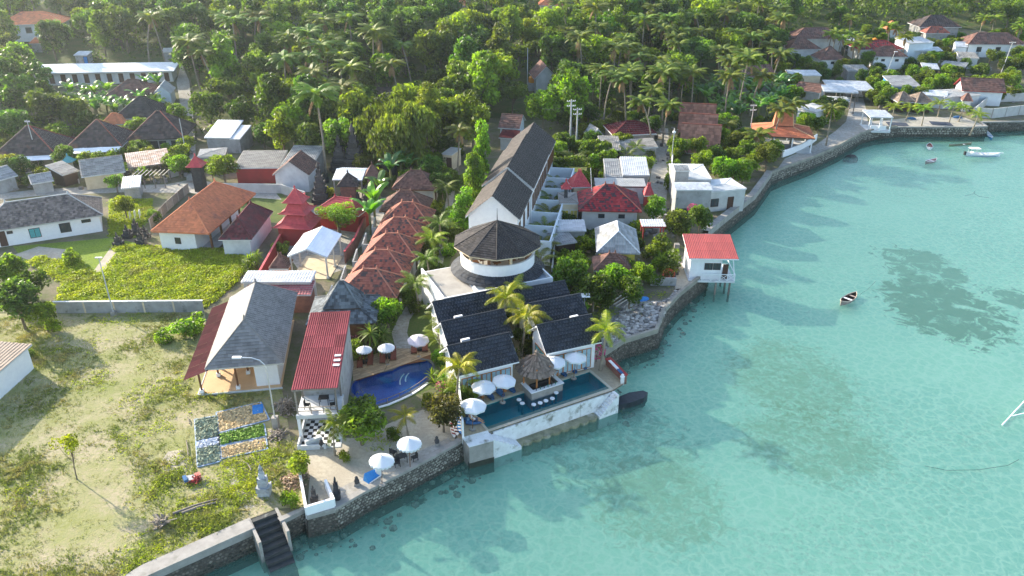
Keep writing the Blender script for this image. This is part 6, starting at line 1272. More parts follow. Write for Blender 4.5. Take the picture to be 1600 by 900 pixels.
# ---- plants one can tell apart
for a in [
 ('near_palm', 941, 517, 'coconut palm at the right end of the pool terrace beside the bougainvillea', 'gold', (1.0, 1.0, 1.2), dict(var=0)),
 ('near_palm', 784, 468, 'left one of the three palms in the court between the villas', 'gold', (1.0, 1.0, 1.3), dict(var=0)),
 ('near_palm', 806, 461, 'back one of the three palms in the court between the villas', 'yel', (1.0, 1.0, 1.5), dict(var=1)),
 ('near_palm', 815, 494, 'front right one of the three palms in the court between the villas', 'gold', (1.05, 1.05, 1.25), dict(var=0)),
 ('near_palm', 713, 576, 'yellowish palm in front of the front left black roofed villa', 'gold', (.9, .9, 1.15), dict(var=0)),
 ('small_palm', 636, 652, 'small palm in the sandy garden above the white parasol', 'gold', .95),
 ('near_palm', 650, 440, 'young palm at the bend of the stepping path', 'mid', 1.0, dict(var=0)),
 ('near_palm', 676, 372, 'palm left of the round tower, third along the lawn', 'yel', 1.0, dict(var=0)),
 ('near_palm', 690, 350, 'palm left of the round tower, next to the columnar trees', 'mid', 1.15, dict(var=1)),
 ('near_palm', 668, 405, 'low palm left of the flat tower roof', 'mid', .9, dict(var=0)),
 ('round', 605, 487, 'rounded bright green tree at the back of the parasol lawn', 'bright', .45),
 ('fine', 562, 655, 'broad glossy light green tree in front of the red roofed cafe', 'bright', (1.3, 1.15, .95)),
 ('fine', 692, 640, 'dense dark wine leaved bush at the corner of the sandy garden', 'wine', (.9, .9, .85)),
 ('fine', 470, 722, 'pale flowering bush by the left wall of the sandy garden', 'pale', (.62, .62, .55)),
 ('bush', 455, 778, 'low green bush beside the white walled plot', 'bright', .7),
 ('bush', 540, 712, 'small yellowing shrub in the sand', 'gold', .5),
 ('bush', 612, 680, 'low weeds under the small garden palm', 'mid', .6),
 ('young', 103, 697, 'lone yellow green young tree on the dry field', 'gold', 1.0),
 ('bush', 287, 507, 'spreading bright green thicket beside the maroon lean-to', 'bright', (1.7, 1.5, 1.1)),
 ('bush', 262, 524, 'lower left lobe of thicket on the dry field', 'bright', (1.0, 1.0, .7)),
 ('spiky', 586, 518, 'large spiky pandanus behind the white parasols', 'mid', 1.6),
 ('spiky', 393, 400, 'yellow green spiky bush at the end of the creeper bed', 'gold', 1.1),
 ('bush', 437, 385, 'rounded light shrub left of the white canopy', 'pale', 1.0),
 ('cloud', 527, 333, 'wide clipped bright green tree in the red temple yard', 'bright', (1.1, 1.0, .9)),
 ('fine', 473, 348, 'white flowering frangipani in front of the three tiered temple', 'pale', .75),
 ('fine', 512, 301, 'pale frangipani behind the three tiered temple', 'pale', .55),
 ('bush', 448, 470, 'leafy shrub with pink flowers right behind the grey pavilion', 'olive', 1.1),
 ('bush', 388, 420, 'glossy bush at the corner of the creeper bed', 'mid', .9),
 ('column', 752, 268, 'tallest columnar tree beside the long hotel wing', 'bright', (1.15, 1.15, 1.3)),
 ('column', 741, 296, 'middle columnar tree beside the long hotel wing', 'bright', (1.1, 1.1, 1.0)),
 ('column', 724, 330, 'nearest and shortest columnar tree beside the white gable', 'bright', (1.15, 1.15, .6)),
 ('palm_mid', 713, 206, 'fan palm with a skirt of dead leaves left of the long hotel wing', 'olive', .85),
 ('open', 738, 185, 'tall loose pale leaved tree behind the long hotel wing', 'olive', 1.2),
 ('bamboo', 622, 206, 'huge drooping bamboo clump behind the temple', 'mid', (1.2, 1.0, 1.15)),
 ('fine', 893, 428, 'dense glossy tree right of the round tower', 'mid', 1.2),
 ('fine', 962, 432, 'round light green tree in front of the dark hip roofed hut', 'bright', 1.0),
 ('fine', 928, 447, 'dark leafy tree behind the right villas', 'dark', 1.2),
 ('fine', 985, 452, 'leafy tree at the edge of the rubble shore', 'mid', .95),
 ('fine', 1004, 425, 'yellow green tree beside the dark yard lane', 'bright', .8),
 ('bush', 880, 470, 'low hedge behind the middle right villa', 'mid', 1.5),
 ('bush', 905, 478, 'pale green creeper mound behind the solar lamp', 'bright', 1.5),
 ('bush', 940, 470, 'small bush at the top of the rubble shore', 'mid', 1.1),
 ('bush', 1015, 395, 'red flowered shrub by the path to the stilted house', 'olive', 1.0),
 ('bush', 1030, 415, 'yellow flowered shrub by the path to the stilted house', 'yel', .9),
 ('bush', 1045, 425, 'pink flowered shrub next to the sea wall corner', 'olive', .8),
 ('fine', 1061, 347, 'rounded glossy tree left of the magenta bougainvillea', 'mid', 1.0),
 ('fine', 1095, 340, 'upright glossy tree right of the magenta bougainvillea', 'mid', (.8, .8, 1.1)),
 ('fine', 1022, 322, 'round light green tree at the lane beside the crimson mottled house', 'bright', 1.0),
 ('round', 1132, 262, 'broad glossy sea almond tree behind the flat white roofed house', 'bright', .62),
 ('round', 1098, 252, 'bright green tree at the back of the flat white roofed house', 'bright', .5),
 ('round', 1162, 268, 'lower right sea almond tree above the sea wall', 'bright', .55),
 ('round', 1200, 240, 'dark green almond tree at the bend of the waterfront road', 'mid', .55),
 ('fine', 1062, 228, 'round bush tree left of the nearest A frame hut', 'bright', 1.0),
 ('fine', 1092, 228, 'round crown in front of the nearest A frame hut', 'yel', 1.0),
 ('bush', 1052, 262, 'climbing hedge on the pale lane wall', 'mid', (1, 1, 1.6)),
 ('bush', 1050, 284, 'lower climbing hedge on the pale lane wall', 'mid', (1, 1, 1.5)),
 ('small_palm', 993, 230, 'small palm in the yard of the maroon hip roofed house', 'mid', 1.3),
 ('areca', 896, 252, 'feathery palm clump below the street poles', 'dark', 1.6),
 ('areca', 978, 243, 'feathery palm beside the small yard palm', 'mid', 1.0),
 ('bush', 918, 232, 'light green bush below the small grey gable hut', 'bright', 1.6),
 ('bush', 1014, 240, 'bush with thin twigs right of the patched sheet roof', 'olive', 1.2),
 ('tuft', 850, 393, 'bright yellow leaved bush by the tower block', 'gold', 1.1),
 ('areca', 722, 600, 'dense feathery plant under the yellowish terrace palm', 'bright', 1.0),
 ('bush', 708, 612, 'glossy shrub between the two pools, left one', 'mid', 1.1),
 ('bush', 728, 612, 'glossy shrub between the two pools, right one', 'bright', .9),
 ('bush', 703, 572, 'shrub with yellow tips at the corner of the villa side wall', 'yel', 1.0),
 ('tuft', 795, 548, 'tufted plant at the foot of the front left villa corner', 'dark', .9),
 ('bush', 790, 490, 'fern like bush under the back court palm', 'bright', 1.0),
 ('bush', 824, 505, 'bush beside the front right court palm', 'mid', 1.1),
 ('bush', 831, 545, 'dark bush beside the open side of the front right villa', 'dark', 1.0),
 ('bush', 818, 520, 'dark low bush under the court palms', 'mid', .9),
 ('bush', 737, 590, 'leafy shrub at the foot of the yellowish terrace palm', 'bright', 1.1),
 ('tuft', 700, 590, 'tufted plant left of the terrace wall', 'bright', 1.1),
 ('tuft', 682, 585, 'tufted plant at the right end of the blue pool', 'bright', 1.0),
 ('bush', 690, 560, 'leafy shrub beside the lilac parasol', 'bright', .8),
 ('bush', 668, 630, 'shrub with pink tips above the dark wine bush', 'olive', .8),
 ('bush', 722, 626, 'shrub beside the white terrace parasol', 'mid', .8),
 ('areca', 692, 500, 'broad leaved plant half way up the villa side wall', 'mid', 1.2),
 ('areca', 690, 530, 'leafy palm plant low on the villa side wall', 'bright', 1.0),
 ('bush', 686, 480, 'yellow green shrub high on the villa side wall', 'bright', .9),
 ('bush', 552, 545, 'hedge of pink flowers between the cafe and the white parasols', 'olive', 1.1),
 ('bush', 548, 520, 'upper hedge with pink flowers next to the shingled roof', 'olive', 1.0),
 ('bush', 650, 478, 'low bush by the stepping path bend', 'mid', .9),
 ('fine', 640, 462, 'small tree with a bare trunk left of the stepping path', 'mid', .6),
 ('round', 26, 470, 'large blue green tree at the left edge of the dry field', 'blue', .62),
 ('round', 66, 488, 'yellow topped tree with a thin trunk at the left edge', 'yel', .42),
 ('round', 8, 420, 'bright leafed tree above the blue green one at the left edge', 'bright', .6),
 ('round', 50, 440, 'dark tree beside the sandy clearing at the left', 'dark', .45),
 ('bush', 80, 510, 'weedy shrub under the yellow topped tree', 'yel', .8),
 ('bush', 48, 552, 'small shrub at the corner of the white rendered building', 'mid', .5),
 ('round', 28, 152, 'large dark tree at the left edge below the long lodging', 'dark', 1.1),
 ('round', 72, 165, 'dark round tree right of the large one at the left edge', 'dark', 1.05),
 ('round', 112, 172, 'green tree above the second dark hip roof', 'mid', .85),
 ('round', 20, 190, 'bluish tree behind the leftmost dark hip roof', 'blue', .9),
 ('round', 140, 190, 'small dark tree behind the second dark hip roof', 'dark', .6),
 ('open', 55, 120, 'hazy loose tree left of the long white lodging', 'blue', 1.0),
 ('fine', 179, 282, 'small round tree in front of the plain cream house', 'bright', .75),
 ('fine', 193, 318, 'yellow green tree between the long white house and the orange roof', 'yel', .85),
 ('fine', 347, 255, 'leafy loose tree by the street near the red walled store', 'bright', 1.25),
 ('fine', 330, 262, 'lower branch tree left of the loose street tree', 'mid', .8),
 ('fine', 212, 228, 'small rounded tree in front of the third dark roofed house', 'mid', .8),
 ('fine', 222, 165, 'palm like round tree between the dark hip roofs', 'mid', .9),
 ('fine', 256, 168, 'second round tree right of the near black hip roof', 'mid', .9),
 ('fine', 275, 175, 'yellow green tree beside the hill lane', 'bright', 1.0),
 ('bush', 190, 233, 'bush between the second and third dark roofed houses', 'mid', 1.3),
 ('bush', 130, 345, 'weeds under the long white house', 'bright', .9),
 ('bush', 118, 400, 'low leafy bush beside the sandy clearing', 'bright', 1.2),
 ('bush', 240, 340, 'bush behind the lava stone shrine', 'mid', 1.0),
 ('bush', 108, 250, 'shrub under the teal roofed shrine', 'mid', .9),
 ('bush', 66, 268, 'garden shrub in front of the leftmost dark hip roof', 'mid', 1.0),
 ('round', 483, 222, 'deep green tree behind the grey sheet roofs', 'mid', .75),
 ('open', 440, 205, 'yellow green loose tree behind the red walled store', 'yel', .9),
 ('open', 455, 190, 'lit loose tree behind the white gable wall', 'yel', 1.0),
 ('round', 410, 208, 'bluish bush tree at the back of the vacant plot', 'blue', .55),
 ('round', 533, 215, 'tree leaning over the dark stone gates from the left', 'bright', .9),
 ('banana', 583, 308, 'big banana clump left of the second brown bungalow roof', 'bright', 1.8),
 ('banana', 577, 330, 'front banana plant beside the clipped temple tree', 'bright', 1.6),
 ('banana', 592, 288, 'banana plant behind the big clump', 'mid', 1.5),
 ('banana', 610, 262, 'dark banana plant above the farthest bungalow', 'blue', 1.7),
 ('banana', 625, 246, 'high banana plant under the bamboo clump', 'blue', 1.7),
 ('banana', 637, 252, 'banana plant right of the high one', 'mid', 1.5),
 ('round', 672, 262, 'deep green tree right of the farthest bungalow', 'dark', .6),
 ('round', 690, 285, 'dark shade tree between bungalows and columnar trees', 'dark', .55),
 ('near_palm', 700, 290, 'young palm under the dark shade tree', 'mid', 1.0, dict(var=0)),
 ('palm_mid', 1245, 163, 'leaning coconut palm over the orange restaurant roof', 'olive', .95),
 ('palm_mid', 1302, 168, 'coconut palm in front of the timber lookout', 'olive', .85, dict(var=1)),
 ('palm_mid', 1215, 168, 'coconut palm on the left of the restaurant roof', 'olive', .9, dict(var=1)),
 ('palm_lo', 1182, 207, 'coconut palm between the A frame huts and the restaurant', 'olive', 1.0),
 ('palm_lo', 1140, 190, 'low palm right of the A frame huts', 'mid', .8),
 ('near_palm', 518, 665, 'drooping palm with a hanging dead frond beside the cafe', 'olive', (.6, .6, 1.1), dict(var=1)),
]:
    k = a[6] if len(a) > 6 else {}
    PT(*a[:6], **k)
# rows of alike plants
ORD = ('nearest', 'second', 'third', 'fourth', 'fifth', 'sixth', 'seventh')
for i, (u, v) in enumerate([(842, 405), (848, 385), (852, 362), (858, 335), (862, 312), (870, 290), (880, 268)]):
    PT('areca', u, v, '%s feathery palm counted from the tower in the row beside the planted yards' % ORD[i], 'olive', 1.15, group='palms beside the planted yards')
for i, p in enumerate(yp[:6]): plant('tuft', p, '%s dark tufted plant in the blue walled yards, counted from the tower' % ORD[i], 'dark', 1.1, group='plants in the walled yards')
for i, (u, v) in enumerate([(1397, 168), (1420, 168), (1446, 170), (1470, 163), (1490, 165), (1503, 170), (1525, 177)]):
    PT('near_palm', u, v, '%s young beach palm from the left behind the jetty' % ('first', 'second', 'third', 'fourth', 'fifth', 'sixth', 'last')[i], 'yel', .95 if i < 6 else 1.1, group='young palms behind the jetty', var=i % 2)
for i, (u, v) in enumerate([(1380, 135), (1392, 118), (1425, 112), (1445, 118), (1455, 130), (1470, 128)]):
    PT('round', u, v, 'round leafy tree between the beach and the upper right village', 'bright', .5, group='round trees behind the beach kiosk')
# explicit tall palms
for i, (u, v) in enumerate([(455, 62), (486, 48), (523, 60), (506, 88), (545, 100), (472, 118), (534, 142), (500, 25), (560, 70), (440, 95), (580, 45), (475, 85), (500, 75), (530, 85), (425, 60), (600, 60), (545, 30), (640, 70), (620, 95), (300, 60), (330, 80), (512, 128), (495, 150), (400, 32), (388, 20), (360, 35), (372, 60), (345, 20), (245, 30), (218, 22)]):
    PT('palm_hi', u, v, 'tall sunlit coconut palm in the left palm grove', 'olive', RP.uniform(.95, 1.15), group='tall palms of the left grove', var=i % 3)
for i, (u, v) in enumerate([(8, 105), (10, 130)]): PT('palm_hi', u, v, ('upper', 'lower')[i] + ' hazy coconut palm at the left edge of the picture', 'olive', .8)
gr = 'tall palms of the right grove'
for i in range(62):
    for _ in range(40):
        u, v = RP.uniform(880, 1235), RP.uniform(5, 150)
        if v > 150 - max(0, (u - 1130)) * .7 or v > 70 + (u - 880) * .8: continue
        p = G(u, v, 11)
        if all((p.x - q[0]) ** 2 + (p.y - q[1]) ** 2 > 18 for q in PLACED) and all((p.x - q[0]) ** 2 + (p.y - q[1]) ** 2 > (q[2] + .5) ** 2 for q in OBST):
            k = RP.choice(('palm_hi', 'palm_hi', 'palm_mid')); plant(k, p, 'coconut palm in the crowded right palm grove', 'olive', RP.uniform(.8, 1.05), group=gr); break
for i in range(34):
    u, v = RP.choice([(RP.uniform(1240, 1420), RP.uniform(20, 60)), (RP.uniform(1510, 1600), RP.uniform(15, 60)), (RP.uniform(1330, 1420), RP.uniform(40, 70))]); p = G(u, v, 7)
    if all((p.x - q[0]) ** 2 + (p.y - q[1]) ** 2 > (q[2] + .5) ** 2 for q in OBST): plant('palm_mid', p, 'coconut palm behind the upper right village', 'yel', .8, group='palms behind the upper right village')
# banana grove
n = 0
for _ in range(900):
    u, v = RP.uniform(1085, 1240), RP.uniform(120, 190)
    if not inpoly(u, v, [(1085, 150), (1120, 128), (1235, 128), (1225, 160), (1180, 185), (1125, 195)]): continue
    p = G(u, v, 1.5)
    if all((p.x - q[0]) ** 2 + (p.y - q[1]) ** 2 > 4.2 for q in PLACED) and all((p.x - q[0]) ** 2 + (p.y - q[1]) ** 2 > q[2] ** 2 for q in OBST):
        plant('banana', p, 'banana plant in the grove above the orange restaurant roof', RP.choice(('mid', 'blue', 'bright')), RP.uniform(1.2, 1.7), group='bananas in the grove above the restaurant'); n += 1
    if n > 55: break
n = 0
for _ in range(300):
    u, v = RP.uniform(100, 250), RP.uniform(118, 185); p = G(u, v, 1.5)
    if all((p.x - q[0]) ** 2 + (p.y - q[1]) ** 2 > 5 for q in PLACED) and all((p.x - q[0]) ** 2 + (p.y - q[1]) ** 2 > (q[2] + .6) ** 2 for q in OBST):
        plant('banana', p, 'banana plant below the long white lodging', RP.choice(('mid', 'bright', 'yel')), RP.uniform(1.2, 1.6), group='bananas below the long lodging'); n += 1
    if n > 30: break
# ---- the forest
def clear(p, r, lane=True):
    for q in OBST:
        if (p.x - q[0]) ** 2 + (p.y - q[1]) ** 2 < (q[2] + r) ** 2: return False
    return True
LANES = [xy([(300, 285), (296, 200), (284, 120)]), xy([(840, 200), (836, 160), (832, 130)])]
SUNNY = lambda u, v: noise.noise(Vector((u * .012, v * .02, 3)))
def inforest(u, v):
    if inpoly(u, v, [(-200, -30), (120, -30), (290, -30), (290, 60), (110, 70), (90, 100), (40, 105), (-200, 110)]): return .55
    if inpoly(u, v, [(110, 40), (290, 60), (285, 105), (120, 105)]): return .30
    if inpoly(u, v, [(-200, 110), (40, 128), (150, 128), (165, 150), (150, 190), (60, 200), (-200, 230)]): return .9
    if inpoly(u, v, [(290, -30), (1240, -30), (1235, 45), (1200, 110), (1080, 150), (1050, 185), (905, 185), (885, 225), (820, 200), (770, 178), (705, 245), (600, 230), (545, 245), (440, 215), (380, 215), (305, 165)]): return 1
    if inpoly(u, v, [(1240, -30), (1800, -30), (1720, 62), (1500, 38), (1240, 52)]): return 1
    if inpoly(u, v, [(305, 165), (370, 190), (440, 215), (440, 240), (380, 235), (310, 225)]): return .5
    return 0
cand = []
rf_ = random.Random(21)
for _ in range(9000):
    x, y = rf_.uniform(-230, 200), rf_.uniform(125, 305); u, v = PX(x, y, hill(x, y))
    if not (-90 < u < 1690 and v > -28): continue
    k = inforest(u, v)
    if not k or rf_.random() > k: continue
    p = Vector((x, y, hill(x, y)))
    if not clear(p, 2.2) or any(poly_dist(x, y, L_, False) < 3.4 for L_ in LANES): continue
    # the light gap in front of forest houses
    if any(abs(x - q[0]) < q[2] * 1.1 + 1.5 and 0 < q[1] - y < 13 and q[1] > 150 for q in OBST): continue
    if any((x - q[0]) ** 2 + (y - q[1]) ** 2 < 13 for q in PLACED) or any((x - q.x) ** 2 + (y - q.y) ** 2 < 30 for q in cand): continue
    cand.append(p)
cand.sort(key=lambda p: p.y)
LBL = {'round': 'rounded dense broadleaf tree in the forest behind the village', 'tall': 'tall narrow crowned tree in the forest behind the village', 'open': 'loose crowned light tree in the forest behind the village', 'umb': 'spreading flat crowned tree in the forest behind the village'}
print('forest trees', len(cand))
stuffp = cand[262:]; cand = cand[:262]
for p in cand:
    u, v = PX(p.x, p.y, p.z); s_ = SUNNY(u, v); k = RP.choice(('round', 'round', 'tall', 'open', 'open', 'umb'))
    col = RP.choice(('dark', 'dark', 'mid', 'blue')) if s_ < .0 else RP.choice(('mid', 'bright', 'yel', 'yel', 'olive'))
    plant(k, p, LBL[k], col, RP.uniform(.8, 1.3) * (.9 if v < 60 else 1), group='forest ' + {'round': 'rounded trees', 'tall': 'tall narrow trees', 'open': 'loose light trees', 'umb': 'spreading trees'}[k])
def scatter_mesh(name, label, cat, pts, maker, m, kind='stuff', top=True):
    mb = MB()
    for p in pts: maker(mb, p)
    o = mb.build(name, m, kind=kind)
    if o: o['label'] = label; o['category'] = cat
    return o
def clump(r, n, ls, hz=1.0):
    def f(mb, p):
        rr = r * RP.uniform(.6, 1.3); t = RP.random()
        for k in range(n):
            d = rdir(.5); d.z = abs(d.z); leafq(mb, Vector((p.x + d.x * rr, p.y + d.y * rr, p.z + d.z * rr * hz)), (d + rdir() * .7).normalized(), ls * RP.uniform(.6, 1.3), t=min(1, t * .5 + RP.random() * .5))
    return f
if stuffp:
    def big(mb, p):
        for _ in range(7):
            d = rdir(.2); c = Vector((p.x, p.y, p.z + 5.5)) + Vector((d.x * 2.3, d.y * 2.3, d.z * 2)); t = RP.random()
            for k in range(28): q = rdir(.3); leafq(mb, c + q * 1.6, (q + rdir() * .6).normalized(), .55, t=t * .5 + RP.random() * .5)
    scatter_mesh('far_forest', 'far trees that merge into one wood at the top of the hillside', 'forest', stuffp, big, M_leaf)
und = []
for _ in range(5200):
    x, y = rf_.uniform(-230, 200), rf_.uniform(120, 300); u, v = PX(x, y, hill(x, y))
    if -60 < u < 1660 and v > -20 and inforest(u, v) and rf_.random() < .8 and clear(Vector((x, y, 0)), .2) and all(poly_dist(x, y, L_, False) > 2.2 for L_ in LANES): und.append(Vector((x, y, hill(x, y) - .1)))
scatter_mesh('undergrowth', 'low shrubs and saplings covering the forest floor', 'undergrowth', und, clump(2.0, 34, .40, 1.1), M_leaf)
# bushes between the houses
vb = 0; VB = [(u, v) for u, v in [(RP.uniform(0, 1600), RP.uniform(60, 470)) for _ in range(7000)]]
VZ = [[(1046, 200), (1200, 200), (1215, 255), (1150, 300), (1118, 290), (1115, 250), (1050, 250)], [(660, 330), (700, 300), (712, 340), (690, 440), (650, 440)], [(860, 230), (905, 230), (880, 330), (850, 420)], [(0, 205), (300, 195), (300, 290), (0, 300)], [(880, 190), (1060, 190), (1060, 300), (880, 300)], [(1160, 60), (1600, 60), (1600, 160), (1300, 180), (1160, 150)], [(870, 330), (1060, 330), (1060, 445), (870, 470)], [(1120, 200), (1230, 200), (1210, 260), (1120, 290)], [(560, 240), (720, 240), (720, 300), (560, 300)], [(1270, 170), (1320, 150), (1300, 205), (1250, 220)]]
laneP = [xy(q) for q in ([(0, 305), (180, 296), (262, 293), (300, 290), (440, 306)], [(1020, 380), (1030, 300), (1037, 200)], [(1220, 258), (1290, 225), (1345, 195), (1335, 140)], [(1400, 192), (1540, 192)])]
for u, v in VB:
    if not any(inpoly(u, v, z) for z in VZ): continue
    p = G(u, v)
    if not clear(p, .5) or any(poly_dist(p.x, p.y, L_, False) < 2.6 for L_ in laneP) or any((p.x - q[0]) ** 2 + (p.y - q[1]) ** 2 < (3.5 if u > 1160 else 4) for q in PLACED): continue
    if poly_dist(p.x, p.y, SH, False) < 2 or not inpoly(p.x, p.y, LAND): continue
    big = RP.random() < (.7 if u > 1160 else .5) and v < 300
    plant('fine' if big else 'bush', p, 'small leafy tree in a yard between village houses' if big else 'leafy garden bush between village houses', RP.choice(('mid', 'bright', 'olive', 'dark', 'yel')), RP.uniform(.6, 1.1) if big else RP.uniform(.8, 1.5), group='yard trees of the village' if big else 'garden bushes of the village'); vb += 1
    if vb > 430: break
print('village bushes', vb)
# ---- ground cover
M_grass = mat('field_grass', (.17, .21, .04), (.27, .26, .09), scale=.4, rough=.7, tone=.4, trans=.35, c3=(.36, .30, .14), c3s=.4, c3t=.5)
M_creep = mat('creeper', (.24, .31, .022), (.34, .36, .03), scale=.5, rough=.6, tone=.45, trans=.4, c3=(.24, .24, .05), c3s=.35, c3t=.55)
FIELD = xy([(-60, 900), (-60, 500), (90, 492), (318, 490), (300, 560), (330, 622), (440, 608), (455, 690), (470, 740), (474, 786), (395, 806), (228, 890), (60, 960)])
def noisep(x, y, s, o): return noise.noise(Vector((x * s, y * s, o)))
SALT = [xy(q) for q in ([(300, 652), (425, 625), (432, 690), (308, 735)], [(292, 618), (440, 604), (443, 560), (320, 560)])]
def tuft(mb, p):
    s = p[3]; t = RP.random()
    for k in range(4):
        a = RP.random() * 6.28; d = Vector((cos(a), sin(a), RP.uniform(.5, 1.4))).normalized(); q = Vector(p[:3]) + Vector((cos(a) * .05, sin(a) * .05, -.02)); w_ = Vector((-sin(a), cos(a), 0)) * .05 * s
        mb.add((q - w_, q + w_, q + d * .26 * s + w_ * .3), ((0, 1, 2),), t * .6 + RP.random() * .4)
tp = []
xs = [p[0] for p in FIELD]; ys = [p[1] for p in FIELD]
for _ in range(60000):
    x, y = rf_.uniform(max(min(xs), -62), max(xs)), rf_.uniform(max(min(ys), 34), max(ys)); g_ = noisep(x, y, .16, 2) + .5 * noisep(x, y, .55, 4) + .35 * noisep(x, y, 1.6, 9)
    if g_ < -.05 + rf_.uniform(-.55, .40) or not inpoly(x, y, FIELD) or any(inpoly(x, y, q) for q in SALT): continue
    tp.append((x, y, 0, .35 + max(0, g_) * 1.1 + rf_.random() * .4))
scatter_mesh('field_grass', 'tufts of grass and weeds on the dry sandy field', 'grass', tp, tuft, M_grass)
weeds = []
for cu, cv, r, n in [(380, 745, 3.2, 90), (345, 770, 3.5, 120), (275, 740, 2.5, 60), (245, 765, 2, 40), (345, 815, 2.5, 60), (300, 800, 3, 70), (245, 860, 2.5, 60), (215, 880, 2, 40), (320, 610, 2.5, 50), (345, 612, 1.6, 40), (150, 590, 3, 40), (220, 620, 2.5, 40), (265, 600, 2, 40), (420, 710, 2.2, 70), (370, 720, 1.5, 30), (250, 480, 2, 20), (200, 500, 2, 20), (160, 500, 2, 20), (120, 540, 3, 30), (395, 725, 2, 50), (560, 640, 2, 25), (600, 690, 1.6, 25), (925, 500, 1.6, 50), (950, 488, 1.5, 50), (1000, 482, 1.6, 30), (1040, 462, 1.4, 30), (260, 660, 2, 30), (30, 780, 2, 20), (200, 690, 2, 25), (390, 760, 2, 60)]:
    c = G(cu, cv)
    for k in range(n):
        x, y = c.x + rf_.gauss(0, r * .5), c.y + rf_.gauss(0, r * .5)
        if inpoly(x, y, LAND) and poly_dist(x, y, SH, False) > 1.6 and not any(inpoly(x, y, q) for q in SALT): weeds.append(Vector((x, y, -.05)))
scatter_mesh('weed_patches', 'bright green leafy weeds spreading over the field near the sea wall', 'weeds', weeds, clump(.38, 16, .085, .7), M_creep)
CRE = xy([(88, 484), (100, 442), (45, 412), (60, 404), (125, 412), (140, 425), (160, 428), (184, 400), (176, 385), (240, 386), (372, 392), (385, 412), (372, 440), (320, 482)])
cr = []
xs = [p[0] for p in CRE]; ys = [p[1] for p in CRE]
for _ in range(9500):
    x, y = rf_.uniform(min(xs), max(xs)), rf_.uniform(min(ys), max(ys))
    if inpoly(x, y, CRE): cr.append(Vector((x, y, .02 + .35 * max(0, noisep(x, y, .5, 6) + .3))))
scatter_mesh('creeper', 'bright yellow green creeper covering the plot behind the panelled wall', 'creeper', cr, clump(.5, 13, .15, .55), M_creep)
CR2 = xy([(172, 312), (236, 312), (234, 340), (205, 368), (172, 370)]); cr = []
for _ in range(1500):
    q = G(rf_.uniform(165, 240), rf_.uniform(308, 374))
    if inpoly(q.x, q.y, CR2) and clear(q, -1.5): cr.append(q)
scatter_mesh('creeper', 'green weeds between the long white house and the lattice fence', 'creeper', cr, clump(.4, 12, .15, .6), M_creep)
# bougainvillea flowers
def flowers(label, u, v, h, r, n, m=M_flower):
    p = G(u, v, h); t = thing('bougainvillea', label, 'flowering bush', (p.x, p.y, ground(p.x, p.y))); mb = MB(); lf = MB()
    for k in range(n):
        d = rdir(.2); leafq(mb if k % 3 else lf, Vector((d.x * r, d.y * r, h + d.z * r * .8)), rdir(), .11)
    mb.build('flowers', m, t, kind='stuff'); lf.build('leaves', M_leaf, t, kind='stuff'); MB().tube([(0, 0, -.1), (.1, 0, h)], [.06, .03], 5).build('stem', M_bark, t)
flowers('magenta bougainvillea against the white end wall of the front right villa', 932, 549, 1.3, .95, 500)
flowers('magenta bougainvillea between the two glossy trees', 1083, 326, 3.6, .9, 260)
flowers('pink flowers on the hedge beside the cafe', 552, 532, 1.0, .7, 120, mat('pink_flower', (.55, .16, .20)))
flowers('red flowers beside the path to the stilted house', 1045, 428, .9, .8, 200, mat('red_flower', (.60, .10, .06)))
flowers('pink flowers above the dark wine bush', 690, 603, 1.6, .6, 120, MATS['pink_flower'])

# labels for the many alike plants: what each stands next to, then its order there
LM = [(50, 35, 'the top left orange roofed house'), (158, 112, 'the long white lodging'), (125, 84, 'the hillside hut with the blue door'), (261, 79, 'the hut at the hill lane head'), (200, 145, 'the dark red hip roof'), (212, 172, 'the near black hip roof'), (45, 225, 'the leftmost dark hip roof'), (145, 213, 'the second dark hip roof'), (243, 200, 'the third dark hip roof'),
      (345, 200, 'the white sheet roof by the lane'), (400, 252, 'the red walled store'), (455, 245, 'the white gable wall'), (622, 205, 'the bamboo clump'), (694, 8, 'the orange roof at the top'), (861, 6, 'the orange pyramid roof'), (855, 38, 'the blue gabled forest house'), (853, 115, 'the brown house by the tank'), (795, 195, 'the dark red two level roof'), (800, 250, 'the long hotel wing'),
      (895, 195, 'the utility poles'), (990, 205, 'the maroon hip roof'), (1095, 190, 'the A frame huts'), (1180, 115, 'the dark roof by the bananas'), (1225, 195, 'the orange restaurant roof'), (1280, 70, 'the large brown hip roof'), (1320, 140, 'the broad flat sheet roof'), (1390, 85, 'the red brown hip roof'), (1468, 38, 'the highest dark brown roof'), (1558, 65, 'the house at the right edge'), (1450, 80, 'the blue tarpaulin house'),
      (1540, 140, 'the crimson gable end'), (1378, 180, 'the beach kiosk'), (555, 265, 'the temple canopy'), (650, 285, 'the farthest bungalow'), (955, 300, 'the crimson mottled roof'), (965, 370, 'the yellow walled house'), (1085, 300, 'the two storey grey house'), (230, 255, 'the rusty striped shed'), (160, 258, 'the plain cream house'), (1115, 400, 'the stilted house'), (455, 20, 'the grey forest roof'), (640, 150, 'the shaded roof by the bamboo'),
      (320, 60, 'the upper left hillside'), (560, 90, 'the left palm grove'), (740, 90, 'the middle of the forest'), (1000, 70, 'the right palm grove'), (1130, 40, 'the upper right forest edge')]
ORDW = ['leftmost', 'second', 'third', 'fourth', 'fifth', 'sixth', 'seventh', 'eighth', 'ninth', 'tenth', 'eleventh', 'twelfth', 'thirteenth', 'fourteenth', 'fifteenth']
bag = {}
